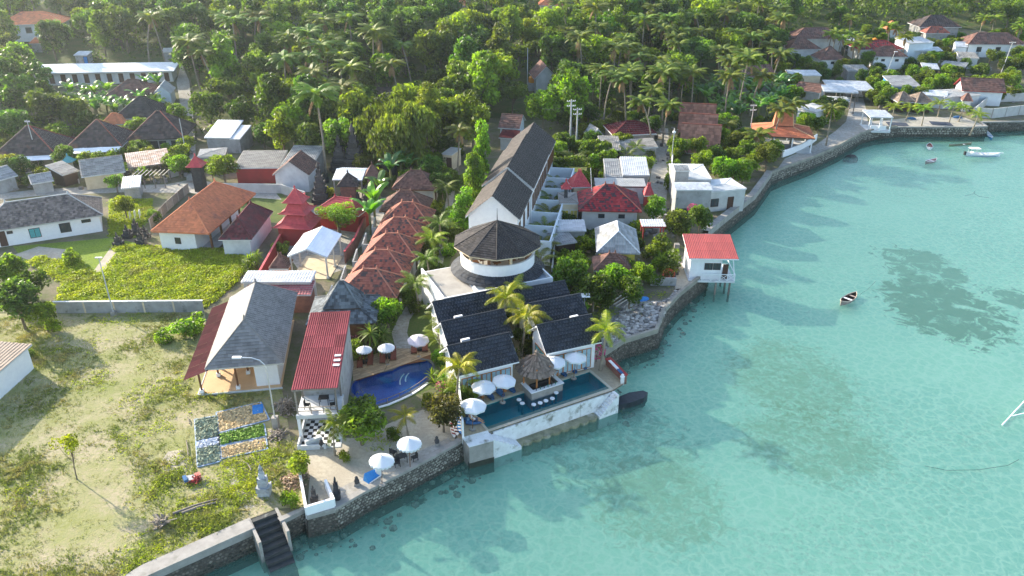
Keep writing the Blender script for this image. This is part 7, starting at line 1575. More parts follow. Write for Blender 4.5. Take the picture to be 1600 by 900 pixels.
for o, d, c, (u, v) in AUTO:
    lm = min(LM, key=lambda q: (q[0] - u) ** 2 + ((q[1] - v) * 1.6) ** 2); dx, dy = u - lm[0], (v - lm[1]) * 1.4
    rel = ('right of' if dx > 0 else 'left of') if abs(dx) > abs(dy) else ('below' if dy > 0 else 'above')
    bag.setdefault(CW[c] + ' ' + d + ' ' + rel + ' ' + lm[2], []).append((u, o))
for b_, L_ in bag.items():
    L_.sort(key=lambda q: q[0])
    for i, (u, o) in enumerate(L_): o['label'] = b_ if len(L_) == 1 else '%s %s' % ((ORDW[i] if i == 0 else ORDW[min(i, 14)] + ' from left') + ',', b_)

# ================================================================ FURNITURE AND SMALL THINGS
def parasol(label, m=M_canvas, r=1.25, h=2.35, n=8, fringe=False, group=None, old=True):
    t = thing('parasol', label, 'parasol', (0, 0, -500), 0, group); cn = MB(); rise = .5
    for k in range(n):
        a0, a1 = 2 * pi * k / n, 2 * pi * (k + 1) / n; am = (a0 + a1) / 2; tt = .3 + .4 * (k % 2)
        p0, p1 = Vector((r * cos(a0), r * sin(a0), h)), Vector((r * cos(a1), r * sin(a1), h)); top = Vector((0, 0, h + rise)); mid = Vector((r * .93 * cos(am), r * .93 * sin(am), h + .04))
        cn.add([p0, mid, p1, top], ((0, 1, 3), (1, 2, 3)), tt)
        f = .16
        cn.add([p0, mid, p1, p0 - Vector((0, 0, f)), mid - Vector((0, 0, f)), p1 - Vector((0, 0, f))], ((0, 3, 4, 1), (1, 4, 5, 2)), tt)
    cn.build('canopy', m, t)
    MB().tube([(0, 0, .05), (0, 0, h + rise + .1)], .03, 6).build('pole', M_wood, t)
    rb = MB()
    for k in range(n): a = 2 * pi * k / n; rb.bar((0, 0, h + rise - .03), (r * .97 * cos(a), r * .97 * sin(a), h - .02), .025)
    rb.build('ribs', M_wood, t)
    MB().lathe([(.28, 0), (.28, .08), (.05, .12)], 10).build('base', M_concrete, t)
    MB().lathe([(.05, h + rise), (.06, h + rise + .08), (0, h + rise + .16)], 6).build('finial', m, t)
    return t
P8 = parasol('parasol', r=1.08); P16 = parasol('parasol', n=18, r=1.0); PL = parasol('lilac parasol', M_canvas2)
gr = 'white parasols'
for pr, u, v, lab, s in [(P16, 568, 545, 'leftmost small round white parasol behind the brown loungers', .85), (P16, 604, 541, 'round white parasol, second from left by the blue pool', .92), (PL, 653, 528, 'pale lilac parasol at the corner of the blue pool deck', .95),
    (P8, 754, 601, 'left white parasol in front of the front left villa', 1.1), (P8, 785, 592, 'right white parasol in front of the front left villa', 1.1), (P8, 866, 562, 'left white parasol in front of the front right villa', 1.1), (P8, 898, 556, 'right white parasol in front of the front right villa', 1.1),
    (P8, 737, 631, 'white parasol with shaded panels over the two bean bags', 1.15), (P16, 638, 691, 'round white parasol over the black garden table', 1.1), (P16, 593, 718, 'round white parasol nearest the garden sea wall with a cloth at its pole', 1.08)]:
    q = G(u, v, 2.55 * s); o = place(pr, (q.x, q.y, 0), RP.random() * 6, lab, gr if pr is not PL else None, s); o.rotation_euler = (RP.uniform(-.07, .07), RP.uniform(-.07, .07), RP.random() * 6)
def lounger(name, label, m, w_=.62, frame=M_brownfab):
    t = thing(name, label, 'sun lounger', (0, 0, -500))
    MB().box(-w_ / 2, w_ / 2, -1.0, .9, .22, .28).build('frame', frame, t)
    for sx in (-1, 1):
        for sy in (-.9, .7): MB().box(sx * (w_ / 2 - .05) - .03, sx * (w_ / 2 - .05) + .03, sy - .03, sy + .03, 0, .22).build('leg', frame, t)
    MB().box(-w_ / 2 + .03, w_ / 2 - .03, -1.0, .35, .28, .36).build('cushion', m, t)
    M = Matrix.Translation((0, .35, .32)) @ Matrix.Rotation(radians(38), 4, 'X'); MB().box(-w_ / 2 + .03, w_ / 2 - .03, 0, .75, -.04, .05, M).build('backrest', m, t)
    return t
LB = lounger('sun_lounger', 'lounger', M_brownfab)
for i, (u, v) in enumerate([(563, 569), (579, 565), (598, 562), (615, 557), (647, 547), (664, 544)]):
    place(LB, G(u, v), .12, '%s brown sun lounger from the left on the plank deck' % ('first', 'second', 'third', 'fourth', 'fifth', 'sixth')[i], 'brown sun loungers')
def sidetable(label): t = thing('side_table', label, 'side table', (0, 0, -500)); MB().box(-.25, .25, -.25, .25, 0, .38).build('body', M_black, t); MB().box(-.28, .28, -.28, .28, .38, .41).build('table_top', M_black, t); return t
ST = sidetable('side table')
for i, (u, v) in enumerate([(571, 568), (607, 560), (656, 548)]): place(ST, G(u, v), .12, 'black cube side table between the %s pair of brown loungers' % ('left', 'middle', 'right')[i], 'black side tables')
# blue bean beds
def bean(label):
    t = thing('bean_lounger', label, 'bean lounger', (0, 0, -500))
    mb = MB(); prof = []
    for i in range(9):
        f = i / 8; y = -.95 + 1.9 * f; z = .26 + .34 * max(0, f - .45) ** 1.1 * 1.6; w_ = .36 * sin(pi * min(1, max(.06, f * .92 + .05))) ** .35; prof.append((y, z, w_))
    o = len(mb.v)
    for y, z, w_ in prof:
        for k in range(8): a = 2 * pi * k / 8; mb.v.append((w_ * cos(a), y, max(.02, z * .62 + z * .5 * sin(a))))
    for i in range(8):
        for k in range(8): mb.f.append([o + i * 8 + k, o + i * 8 + (k + 1) % 8, o + (i + 1) * 8 + (k + 1) % 8, o + (i + 1) * 8 + k]); mb.t.append(.5)
    mb.f.append([k for k in range(8)]); mb.t.append(.5); mb.f.append([64 + k for k in range(8)][::-1]); mb.t.append(.5)
    mb.build('cushion', M_blue, t, smooth=True); MB().box(-.2, .2, .5, .8, .60, .68).build('pillow', mat('pale_blue_fabric', (.14, .26, .42)), t)
    return t
BE = bean('bean lounger')
for i, (u, v) in enumerate([(764, 618), (780, 613), (797, 607)]): place(BE, G(u, v), .45, '%s blue bean lounger in front of the front left villa' % ('left', 'middle', 'right')[i], 'blue bean loungers by the pool')
for i, (u, v) in enumerate([(877, 582), (893, 577), (908, 571)]): place(BE, G(u, v), .45, '%s blue bean lounger in front of the front right villa' % ('left', 'middle', 'right')[i], 'blue bean loungers by the pool')
place(BE, G(727, 655), 1.2, 'dark blue bean bag with the seated person, back one at the pool corner', None, (1, .75, 1.1)); place(BE, G(740, 662), 1.75, 'blue bean bag under the pale clothed person at the pool corner', None, (1, .8, 1))
for i, (u, v) in enumerate([(754, 621), (789, 611), (870, 586), (902, 575)]):
    q = G(u, v); t = thing('drum_table', 'little brown drum table under the %s pool terrace parasol' % ('leftmost', 'second', 'third', 'rightmost')[i], 'side table', q); MB().lathe([(.2, 0), (.14, .2), (.2, .4), (0, .4)], 10).build('drum', M_orangew, t); MB().lathe([(.05, .4), (.07, .5), (0, .52)], 6).build('cup', M_white2, t)
# people on the bean bags: one continuous skinned body each
def person(label, p, rz, topm, recl=.9):
    t = thing('person', label, 'person', p, rz)
    V_ = [(0, 0, .42), (0, .22, .66), (0, .40, .92), (0, .46, 1.06), (0, .48, 1.20), (.1, -.05, .42), (.13, -.48, .52), (.12, -.80, .24), (.12, -.95, .22), (-.1, -.05, .42), (-.14, -.50, .46), (-.13, -.85, .20), (-.13, -1.0, .20),
          (.19, .38, .92), (.28, .20, .72), (.20, .0, .60), (.19, -.08, .58), (-.19, .38, .92), (-.30, .22, .70), (-.24, .0, .58), (-.23, -.08, .56)]
    E_ = [(0, 1), (1, 2), (2, 3), (3, 4), (0, 5), (5, 6), (6, 7), (7, 8), (0, 9), (9, 10), (10, 11), (11, 12), (2, 13), (13, 14), (14, 15), (15, 16), (2, 17), (17, 18), (18, 19), (19, 20)]
    rad = [.15, .14, .15, .06, .10, .11, .08, .055, .045, .11, .08, .055, .045, .07, .05, .04, .035, .07, .05, .04, .035]
    me = bpy.data.meshes.new('body'); me.from_pydata(V_, E_, []); me.materials.append(M_skin); o = link('body', me, t)
    s = o.modifiers.new('skin', 'SKIN'); 
    for sv, r in zip(me.skin_vertices[0].data, rad): sv.radius = (r, r)
    me.skin_vertices[0].data[0].use_root = True; ss = o.modifiers.new('sub', 'SUBSURF'); ss.levels = 1; ss.render_levels = 1
    MB().lathe([(.13, -.06), (.14, .03), (.11, .10), (0, .13)], 8, (0, .50, 1.22)).build('hair', M_hair, t, smooth=True)
    MB().tube([(0, -.02, .42), (0, .22, .66), (0, .41, .94)], [.18, .165, .18], 8).build('shirt', topm, t, smooth=True)
    MB().tube([(.1, 0, .42), (.13, -.34, .50)], [.13, .11], 7).tube([(-.1, 0, .42), (-.14, -.36, .46)], [.13, .11], 7).build('shorts', M_cloth, t, smooth=True)
q = G(728, 654); person('person in dark clothes sitting on the back bean bag under the parasol', (q.x, q.y, .02), 1.2, M_cloth)
q = G(741, 661); person('person in pale clothes reclining on the front bean bag', (q.x, q.y, -.05), 1.6, M_cloth2)
# thatched pool bar
cb_ = G(838, 603); TB = thing('pool_bar', 'round thatched pool bar with a white counter jutting into the pool', 'bar', (cb_.x, cb_.y, 0), POOL_ANG)
th = MB(); rows = [(.12, 4.05), (.3, 3.75), (.75, 3.45), (1.25, 3.1), (1.7, 2.75), (2.1, 2.35)]
for i in range(5):
    (r0, z0), (r1, z1) = rows[i], rows[i + 1]; n = 26 + i * 8
    for k in range(n):
        a = 2 * pi * k / n + RP.uniform(-.05, .05); w_ = 2 * pi / n * .8; rj = r1 + RP.uniform(.0, .16); zj = z1 - RP.uniform(0, .14)
        q0, q1 = r0 * .9, rj
        th.add([(q0 * cos(a - w_ * .6), q0 * sin(a - w_ * .6), z0 + .02), (q0 * cos(a + w_ * .6), q0 * sin(a + w_ * .6), z0 + .02), (q1 * cos(a + w_), q1 * sin(a + w_), zj + .05 * (k % 2)), (q1 * cos(a - w_), q1 * sin(a - w_), zj)], ((0, 1, 2, 3),), RP.random())
th.build('thatch', M_thatch, TB)
MB().lathe([(2.05, 2.33), (1.2, 3.0), (.1, 3.9)], 20).build('thatch_lining', M_thatch, TB); MB().lathe([(.2, 3.95), (.24, 4.15), (.1, 4.3), (0, 4.5)], 8).build('thatch_knob', M_thatch, TB)
for k in range(6): a = k * pi / 3; MB().tube([(1.5 * cos(a), 1.5 * sin(a), 0), (1.5 * cos(a), 1.5 * sin(a), 2.9)], .09, 6).build('post', M_orangew, TB)
# counter: U shape sticking into the pool
loc = (PM.inverted() @ Vector((cb_.x, cb_.y, 0)))
x0, x1 = -1.75, 2.1; yb = (POOL_D - loc.y); yf = yb - 1.55
ct = MB(); ct.box(x0, x1, yf, yf + .42, .78, .86); ct.box(x0, x0 + .42, yf + .42, yb + .6, .78, .86); ct.box(x1 - .42, x1, yf + .42, yb + .5, .78, .86); ct.build('counter_top', M_white2, TB)
cw_ = MB(); cw_.box(x0 + .1, x1 - .1, yf + .1, yf + .3, -1.28, .78); cw_.box(x0 + .1, x0 + .3, yf + .3, yb + .5, -1.28, .78); cw_.box(x1 - .3, x1 - .1, yf + .3, yb + .5, -1.28, .78); cw_.build('counter_wall', M_concrete, TB)
MB().box(x0 + .3, x1 - .3, yf + .3, yb + .3, -.3, -.05).build('bar_floor', M_concrete, TB)
for k in range(6): x = x0 + .7 + k * .45; MB().lathe([(.05, .86), (.05, 1.08), (.02, 1.16), (.0, 1.2)], 6, (x, yf + .5 - .3, 0)).build('bottle', M_green if k % 2 else M_glass, TB)
MB().box(x0 + .6, x1 - .8, yb - .4, yb - .1, -.05, .9).build('back_bar', M_black, TB)
def stool(): t = thing('pool_stool', 'stool', 'stool', (0, 0, -500)); MB().lathe([(0, .22), (.24, .22), (.24, .14), (.1, .12)], 14).build('seat', M_white2, t); MB().lathe([(.1, .14), (.1, -1.3)], 8).build('column', M_pooltile2, t); return t
SP = stool()
for i, (u, v) in enumerate([(811, 624), (816, 629.5), (834, 631.5), (844, 629), (853, 625.5), (863, 622), (869, 613)]):
    q = G(u, v, .1); place(SP, (q.x, q.y, -.12), 0, '%s round white stool standing in the pool around the bar' % ('first', 'second', 'third', 'fourth', 'fifth', 'sixth', 'seventh')[i] + ' from the left' if False else '%s round white pool stool from the left at the bar' % ('first', 'second', 'third', 'fourth', 'fifth', 'sixth', 'last')[i], 'white stools in the pool')
# red bench with cushions at the terrace end, parapet post
a = G(949, 569); b = G(976, 597); wall_line('terrace_bench', 'brick red bench wall with white cushions along the right end of the terrace', None, .75, M_brickwall, th=.45, cat='bench', pts=[tuple(a.xy), tuple(b.xy)], capm=M_redwall)
an_ = atan2(b.y - a.y, b.x - a.x)
for i, f in enumerate((.3, .55, .78)):
    q = a.lerp(b, f); t = thing('cushion', '%s cushion on the brick red bench wall' % ('farthest white', 'middle white', 'nearest blue')[i], 'cushion', (q.x, q.y, .83), an_); MB().box(-.45, .45, -.30, .0, 0, .1).build('cover', M_white2 if i < 2 else M_blue, t)
q = G(972, 598); t = thing('terrace_pillar', 'white carved pillar at the right corner of the terrace', 'pillar', q); MB().box(-.18, .18, -.18, .18, -.2, .7).build('shaft', M_stainwhite, t); MB().lathe([(.24, .7), (.24, .8), (.12, .9), (.16, 1.0), (0, 1.15)], 8).build('cap', M_white2, t)
# surfboards
def board(label, u, v, m1, m2, lean):
    q = G(u, v); t = thing('surfboard', label, 'surfboard', (q.x, q.y, .1), radians(100)); M = Matrix.Rotation(lean, 4, 'X')
    def outline(s, z0, z1):
        P_ = []
        for k in range(20):
            a = 2 * pi * k / 20; P_.append((1.35 * cos(a), .27 * s * sin(a) * (1 - .12 * cos(a))))
        mb = MB().prism(P_, z0, z1, .5); mb.v = [tuple(M @ Vector((x, 0, 0)) + M @ Vector((0, y, z))) for x, y, z in mb.v]; return mb
    outline(1, 0, .07).build('deck', m1, t)
    for k in range(4):
        st = MB().box(-.95 + k * .5, -.75 + k * .5, -.22, .22, .071, .08, M); st.build('stripe', m2, t)
board('white and red surfboard lying at the terrace edge, left one', 707, 671, M_white2, M_redwall, .5); board('white and dark red surfboard lying at the terrace edge, right one', 712, 668, M_white2, M_maroon, .3); board('blue and white striped surfboard on the terrace corner', 718, 666, M_brightblue, M_white2, .25)
# blue bean bag, cloth at the parasol pole, little statues
q = G(583, 747); t = thing('bean_bag', 'bright blue folded bean bag beside the parasol nearest the wall', 'bean bag', q, .9)
MB().add([(-.75, -.35, 0), (.75, -.35, 0), (.75, .45, 0), (-.75, .45, 0), (-.65, .3, .8), (.6, .35, .45)], ((0, 1, 2, 3), (0, 4, 5, 1), (1, 5, 2), (0, 3, 4), (3, 2, 5, 4)), .5).build('cover', M_brightblue, t); MB().box(-.7, .7, -.38, -.33, .02, .14).build('stripe', M_white2, t)
q = G(592, 741); t = thing('draped_cloth', 'white cloth draped at the pole of the parasol nearest the wall', 'cloth', q); MB().lathe([(.32, 0), (.27, .5), (.3, 1.1), (.08, 1.7)], 9, sq=.7).build('cloth', M_canvas, t, smooth=True)
for i, (u, v, lab) in enumerate([(683, 695, 'small dark stone figure near the sea wall of the sandy garden'), (558, 758, 'short square stone lantern on the garden walk'), (503, 700, 'dark stone figure by the entrance wall of the cafe')]):
    q = G(u, v); t = thing('stone_figure', lab, 'stone figure', q); MB().box(-.22, .22, -.2, .2, 0, .25).build('plinth', M_concrete, t); MB().lathe([(.2, .25), (.24, .5), (.13, .72), (.15, .85), (0, 1.02)], 8).build('figure', M_darkstone, t)
# lamps and poles
def pole(name, label, u, v, h, r=.07, m=M_steel, cat='pole', arms=0, lean=(0, 0), armw=1.6, arma=0, group=None):
    q = G(u, v); t = thing(name, label, cat, q, 0, group); tp_ = Vector((lean[0], lean[1], h)); MB().tube([(0, 0, -.2), tp_], [r * 1.25, r * .8], 8).build('shaft', m, t)
    for k in range(arms):
        z = h - .35 - k * .9; c0 = tp_ * (z / h); a = Matrix.Rotation(arma, 3, 'Z') @ Vector((armw / 2, 0, 0)); MB().bar(c0 - a, c0 + a, .11).build('crossarm', m, t)
        ins = MB()
        for f in (-1, -.5, .5, 1): ins.lathe([(.05, 0), (.07, .08), (.03, .2)], 6, c0 + a * f * .95 + Vector((0, 0, .05)))
        ins.build('insulators', M_white2, t)
    return t, q
t, q = pole('street_lamp', 'tall curved galvanised street lamp standing by the seaweed beds', 432, 668, 6.6, .07, M_steel, 'street lamp')
MB().tube([(0, 0, 6.5), (-.1, .0, 7.0), (-.5, .0, 7.5), (-1.2, 0, 7.75), (-2.2, 0, 7.8)], .05, 6).build('arm', M_steel, t); MB().box(-2.9, -2.1, -.16, .16, 7.74, 7.86).build('lamp_head', M_white2, t); MB().box(-.28, .28, -.28, .28, -.2, 1.25).build('plinth', M_concrete, t)
t, q = pole('street_lamp', 'leaning grey lamp pole beside the panelled boundary wall', 178, 492, 7.6, .07, M_lightgrey, 'street lamp'); MB().box(-.4, .4, -.12, .12, 7.5, 7.6).build('lamp_head', M_steel, t); MB().box(-.25, .25, -.25, .25, -.2, .5).build('plinth', M_concrete, t)
t, q = pole('solar_lamp', 'solar lamp with a white panel behind the front right villa', 912, 497, 3.6, .05, M_steel, 'lamp'); MB().box(-.5, .5, -.35, .35, 3.6, 3.66, Matrix.Rotation(.25, 4, 'X')).build('solar_panel', M_white2, t)
pole('utility_pole', 'left concrete utility pole with crossarms behind the hotel wing', 890, 240, 10.5, .16, M_lightgrey, 'utility pole', 2, arma=.2)
pole('utility_pole', 'right concrete utility pole with crossarms behind the hotel wing', 900, 236, 8.5, .15, M_lightgrey, 'utility pole', 2, arma=.2)
t, q = pole('street_lamp', 'twin headed lamp pole in front of the leftmost dark hip roof', 62, 258, 8.5, .08, M_lightgrey, 'street lamp', 1, armw=.9)
pole('utility_pole', 'slim pole at the third dark roofed house', 292, 246, 7.5, .09, M_lightgrey, 'utility pole')
pole('utility_pole', 'slim pale pole by the hill lane tank', 824, 138, 9.5, .1, M_lightgrey, 'utility pole')
t, q = pole('street_lamp', 'thin pale lamp pole rising in front of the trees near the beach kiosk', 1377, 137, 9, .07, M_lightgrey, 'street lamp', lean=(1.5, 0)); MB().box(1.3, 2.2, -.12, .12, 8.95, 9.05).build('lamp_head', M_white2, t)
pole('utility_pole', 'tall leaning pale pole near the right edge above the beach houses', 1562, 119, 9, .1, M_lightgrey, 'utility pole', lean=(1.0, 0), arms=1)
pole('utility_pole', 'short pole with crossarms at the waterfront restaurant', 1170, 220, 7.5, .1, M_lightgrey, 'utility pole', 2, armw=1.2)
t, q = pole('street_lamp', 'lane lamp with a round white head by the pale lane wall', 1048, 262, 6.5, .07, M_lightgrey, 'street lamp'); MB().lathe([(0, 6.4), (.3, 6.55), (.3, 6.8), (0, 6.95)], 10).build('lamp_head', M_white2, t)
pole('aerial_mast', 'thin leaning aerial mast at the crimson mottled roof', 927, 345, 8.5, .04, M_white2, 'mast', lean=(-.8, 0))
q = G(831, 128, 2); t = thing('water_tank', 'orange water tank on a grey stand beside the brown forest house', 'water tank', (q.x, q.y, q.z - 2)); MB().box(-.9, .9, -.9, .9, 0, 1.9).build('stand', M_grey, t); MB().lathe([(.75, 1.9), (.8, 2.0), (.8, 3.1), (.5, 3.4), (0, 3.45)], 14).build('tank', M_orange, t)
q = G(1366, 66, 4); t = thing('water_tank', 'small orange water tank above the crimson roof of the upper village', 'water tank', (q.x, q.y, q.z - 4)); MB().box(-.6, .6, -.6, .6, 0, 4).build('stand', M_grey, t); MB().lathe([(.6, 4), (.65, 4.1), (.65, 5), (0, 5.3)], 12).build('tank', M_orange, t)
q = G(831, 166, 1.5); t = thing('water_tank', 'pale yellow tank beside the shaded lane in the forest', 'water tank', (q.x, q.y, q.z - 1.5)); MB().box(-.6, .6, -.6, .6, 0, .8).build('stand', M_grey, t); MB().lathe([(.7, .8), (.75, .9), (.75, 2.1), (0, 2.4)], 12).build('tank', M_cream, t)
# seaweed drying beds: tarpaulin sheets edged in blue, with the crop spread on them
M_crop1 = mat('dried_seaweed_pale', (.66, .50, .27), (.56, .42, .22), scale=3, tone=.4); M_crop2 = mat('green_seaweed', (.12, .22, .03), (.17, .28, .04), scale=3, tone=.4); M_crop3 = mat('grey_seaweed', (.20, .25, .18), (.27, .30, .20), scale=3, tone=.45); M_crop4 = mat('white_seaweed', (.62, .64, .68), (.50, .54, .60), scale=3, tone=.3)
M_tarp = mat('blue_tarp', (.20, .32, .50), (.42, .46, .52), scale=3, rough=.5)
def bed(label, px, crops):
    P = [G(u, v, .03) for u, v in px]; c0 = sum(P, Vector()) / 4; c0.z = 0; t = thing('seaweed_bed', label, 'drying bed', c0); Q = [p - c0 for p in P]
    MB().poly([(q.x, q.y, .03) for q in Q], .5).build('tarpaulin', M_tarp, t)
    b_ = MB()
    for i in range(4): b_.bar(Q[i] + Vector((0, 0, .03)), Q[(i + 1) % 4] + Vector((0, 0, .03)), .12, .08)
    b_.build('rolled_edge', M_tarp, t)
    for (f0, f1), m, hz in crops:
        mb = MB(); n = 520 if f1 - f0 > .5 else 260
        if RP: 
            A = Q[0].lerp(Q[3], f0); B = Q[1].lerp(Q[2], f0); Cc = Q[1].lerp(Q[2], f1); Dd = Q[0].lerp(Q[3], f1); a_area = ((B - A).length * (Dd - A).length)
        n = int(a_area * 130)
        for k in range(n):
            s_, r_ = RP.uniform(.03, .97), RP.uniform(.03, .97); q = A.lerp(B, s_).lerp(Dd.lerp(Cc, s_), r_); q.z = .06 + RP.random() * hz; leafq(mb, q, (Vector((0, 0, 1)) + rdir() * .7).normalized(), .15, .8)
        mb.build('seaweed', m, t, kind='stuff')
bed('long seaweed drying bed on the left, grey green crop with a white strip across', [(304, 656), (340, 650), (345, 721), (309, 730)], [((0, .48), M_crop3, .12), ((.49, .64), M_crop4, .06), ((.65, 1), M_crop3, .12)])
bed('upper pale tan seaweed drying bed reaching towards the lamp', [(341, 658), (340, 645), (405, 631), (420, 652)][0:0] or [(341, 677), (421, 656), (408, 629), (338, 645)], [((0, 1), M_crop1, .05)])
bed('narrow deep green seaweed drying bed between the two tan ones', [(343, 697), (416, 682), (413, 663), (342, 679)], [((0, 1), M_crop2, .16)])
bed('lower pale tan seaweed drying bed nearest the sea', [(346, 717), (418, 702), (416, 685), (344, 699)], [((0, 1), M_crop1, .05)])
q = G(403, 641); t = thing('blue_tarpaulin', 'small bright blue tarpaulin on the corner of the upper tan bed', 'tarpaulin', q, .3); MB().box(-.5, .5, -.75, .75, .13, .17).build('sheet', M_brightblue, t)
def heap(name, label, cat, u, v, r, n, m, ls=.25, hz=.5):
    q = G(u, v); t = thing(name, label, cat, q); mb = MB()
    for k in range(n):
        d = rdir(.4); d.z = abs(d.z); rr = r * RP.random() ** .5; a = Vector((d.x * rr, d.y * rr, (1 - rr / r) * hz + .05)); b_ = a + rdir(.0) * ls * RP.uniform(.5, 1.4); b_.z = max(.03, b_.z); mb.bar(a, b_, RP.uniform(.05, .14), RP.uniform(.03, .08))
    return mb.build('debris', m, t, kind='stuff'), t
heap('debris_heap', 'heap of grey bags and scrap at the foot of the street lamp', 'debris', 433, 682, .9, 90, M_greywood, .6)
heap('debris_heap', 'dark heap covered in sacking between the cafe and the pavilion', 'debris', 446, 640, 1.3, 160, M_greywood, .6, 1.0)
heap('debris_heap', 'pile of coconut husks and litter along the left wall of the white plot', 'debris', 459, 752, 1.3, 170, mat('husk', (.40, .30, .20), (.28, .18, .12), scale=3, tone=.5), .25)
heap('debris_heap', 'small pile of dry palm sticks on the lower dry field', 'debris', 253, 820, .6, 40, M_greywood, .7)
heap('debris_heap', 'broken pale cart scrap on the grass above the sea wall', 'debris', 306, 753, .55, 40, M_redwall, .4)
q = G(302, 750); t = thing('scrap_cart', 'small tipped cart with a blue side and a red panel on the field', 'cart', q, .6); MB().box(-.5, .5, -.35, .35, .25, .32, Matrix.Rotation(.25, 4, 'Y')).build('bed', M_lightgrey, t); MB().box(-.75, -.45, -.35, .35, .3, .55).build('side', M_blue, t); MB().box(.2, .65, -.3, .2, .33, .5).build('panel', mat('faded_red', (.45, .16, .13)), t); MB().lathe([(.28, -.05), (.28, .05)], 12, (0, 0, .28)).build('wheel', M_black, t)
for i, (p0, p1, lab) in enumerate([((270, 803), (340, 780), 'long weathered log lying in the grass above the bottom sea wall, upper one'), ((284, 802), (338, 785), 'weathered log lying just below the upper one in the grass'), ((380, 722), (389, 727), 'short pale plank on the grass below the tan bed'), ((293, 652), (296, 662), 'bleached stick beside the left drying bed'), ((291, 688), (294, 712), 'second bleached stick beside the left drying bed'), ((388, 727), (392, 735), 'second pale plank on the grass below the tan bed')]):
    a, b = G(*p0, .12), G(*p1, .12); t = thing('log' if i < 2 else 'plank', lab, 'log' if i < 2 else 'plank', a); MB().tube([(0, 0, 0), tuple((b - a) * .5 + Vector((0, .1, .03))), tuple(b - a)], [.13, .12, .08] if i < 2 else .05, 7).build('wood', M_greywood, t)
for i, (p0, p1) in enumerate([((955, 473), (985, 456)), ((958, 476), (998, 458)), ((962, 479), (1000, 461)), ((975, 480), (998, 464))]):
    a, b = G(*p0, .15), G(*p1, .2); t = thing('driftwood_pole', '%s of the bleached driftwood poles lying above the rubble shore' % ('uppermost', 'second', 'third', 'lowest')[i], 'driftwood', a, group='driftwood poles'); MB().tube([(0, 0, 0), tuple((b - a) * .5 + Vector((0, .25, .1))), tuple(b - a)], .09, 6).build('wood', mat('bleached_wood', (.50, .46, .40), (.40, .36, .31), scale=3), t)
q = G(1005, 468); t = thing('blue_tarpaulin', 'crumpled bright blue tarpaulin beside the driftwood poles', 'tarpaulin', q, .4); MB().lathe([(.85, 0), (.6, .25), (.2, .35), (0, .3)], 9, sq=.55).build('sheet', M_brightblue, t)
# loose rocks on the seabed below the walls
rk = MB(); k = 0
while k < 260:
    a_ = RP.randrange(2, 26); p0, p1 = SH[a_], SH[a_ + 1]; f = RP.random(); x = p0[0] + (p1[0] - p0[0]) * f; y = p0[1] + (p1[1] - p0[1]) * f; L_ = math.hypot(p1[0] - p0[0], p1[1] - p0[1]) or 1; o_ = .3 + abs(RP.gauss(0, .8)); x += (p1[1] - p0[1]) / L_ * o_; y -= (p1[0] - p0[0]) / L_ * o_; r = .08 + .35 * RP.random() ** 2; k += 1
    if inpoly(x, y, LAND): continue
    rk.lathe([(r, 0), (r * .9, r * .5), (r * .4, r * .9), (0, r)], 6, (x, y, bedz(x, y) - .05 if o_ > .9 else -3.0 + RP.random() * .6), phase=f * 6)
o = rk.build('seabed_rocks', M_stonepale, kind='stuff'); o['label'] = 'loose dark rocks on the seabed along the foot of the sea walls'; o['category'] = 'rocks'
# coral rubble
rub = MB(); RBZ = xy([(935, 515), (960, 505), (975, 480), (1010, 474), (1040, 470), (1056, 455), (1070, 452), (1046, 474), (1030, 506), (1004, 520), (975, 528), (950, 542)])
xs = [p[0] for p in RBZ]; ys = [p[1] for p in RBZ]
for _ in range(7000):
    x, y = RP.uniform(min(xs), max(xs)), RP.uniform(min(ys), max(ys))
    if not inpoly(x, y, RBZ): continue
    r = .06 + .34 * RP.random() ** 4; ph = RP.random() * 6; q_ = len(rub.v); rub.lathe([(r, 0), (r * .85, r * .6), (0, r * .8)], 5, (x, y, .0 + .25 * max(0, noisep(x, y, .5, 8))), phase=ph, t=RP.random())
o = rub.build('coral_rubble', M_cleanpot, kind='stuff'); o['label'] = 'coral rubble and stones heaped behind the curved sea wall'; o['category'] = 'rubble'
# yard clutter between the village houses
def clutter(mb, p):
    w_, d_, h_ = RP.uniform(.2, .9), RP.uniform(.2, .7), RP.uniform(.15, .8); M = Matrix.Translation(p) @ Matrix.Rotation(RP.random() * 3, 4, 'Z'); mb.box(-w_ / 2, w_ / 2, -d_ / 2, d_ / 2, -.05, h_, M)
cl = []
for _ in range(900):
    z = VZ[RP.choice((3, 4, 5, 6))]; u = RP.uniform(min(q[0] for q in z), max(q[0] for q in z)); v = RP.uniform(min(q[1] for q in z), max(q[1] for q in z)); p = G(u, v)
    if inpoly(u, v, z) and clear(p, -.5) and inpoly(p.x, p.y, LAND): cl.append(p)
scatter_mesh('yard_clutter', 'boxes, boards and odds and ends lying in the village yards', 'clutter', cl, clutter, mat('clutter', (.30, .28, .26), (.16, .15, .15), scale=.15, tone=.6))
# garden chairs and pergola in the village
q = G(212, 341); t = thing('swing_set', 'white metal swing frame standing on the weeds', 'frame', q, .3)
for x in (-.7, 0, .7): MB().tube([(x, -.6, 0), (x, -.4, 1.2), (x, .4, 1.2), (x, .6, 0)], .06, 6).build('hoop', M_white2, t)
q = G(240, 290, .0); t = thing('pergola', 'bare pale timber pergola frame right of the small white corrugated roof', 'pergola', q, .05)
for x in (-2.6, -.9, .9, 2.6):
    for y in (-1.4, 1.4): MB().box(x - .06, x + .06, y - .06, y + .06, 0, 2.3).build('post', M_greywood, t)
for k in range(8): MB().box(-2.6 + k * .74 - .05, -2.6 + k * .74 + .05, -1.6, 1.6, 2.3, 2.38).build('rafter', mat('pale_timber', (.50, .45, .36)), t)
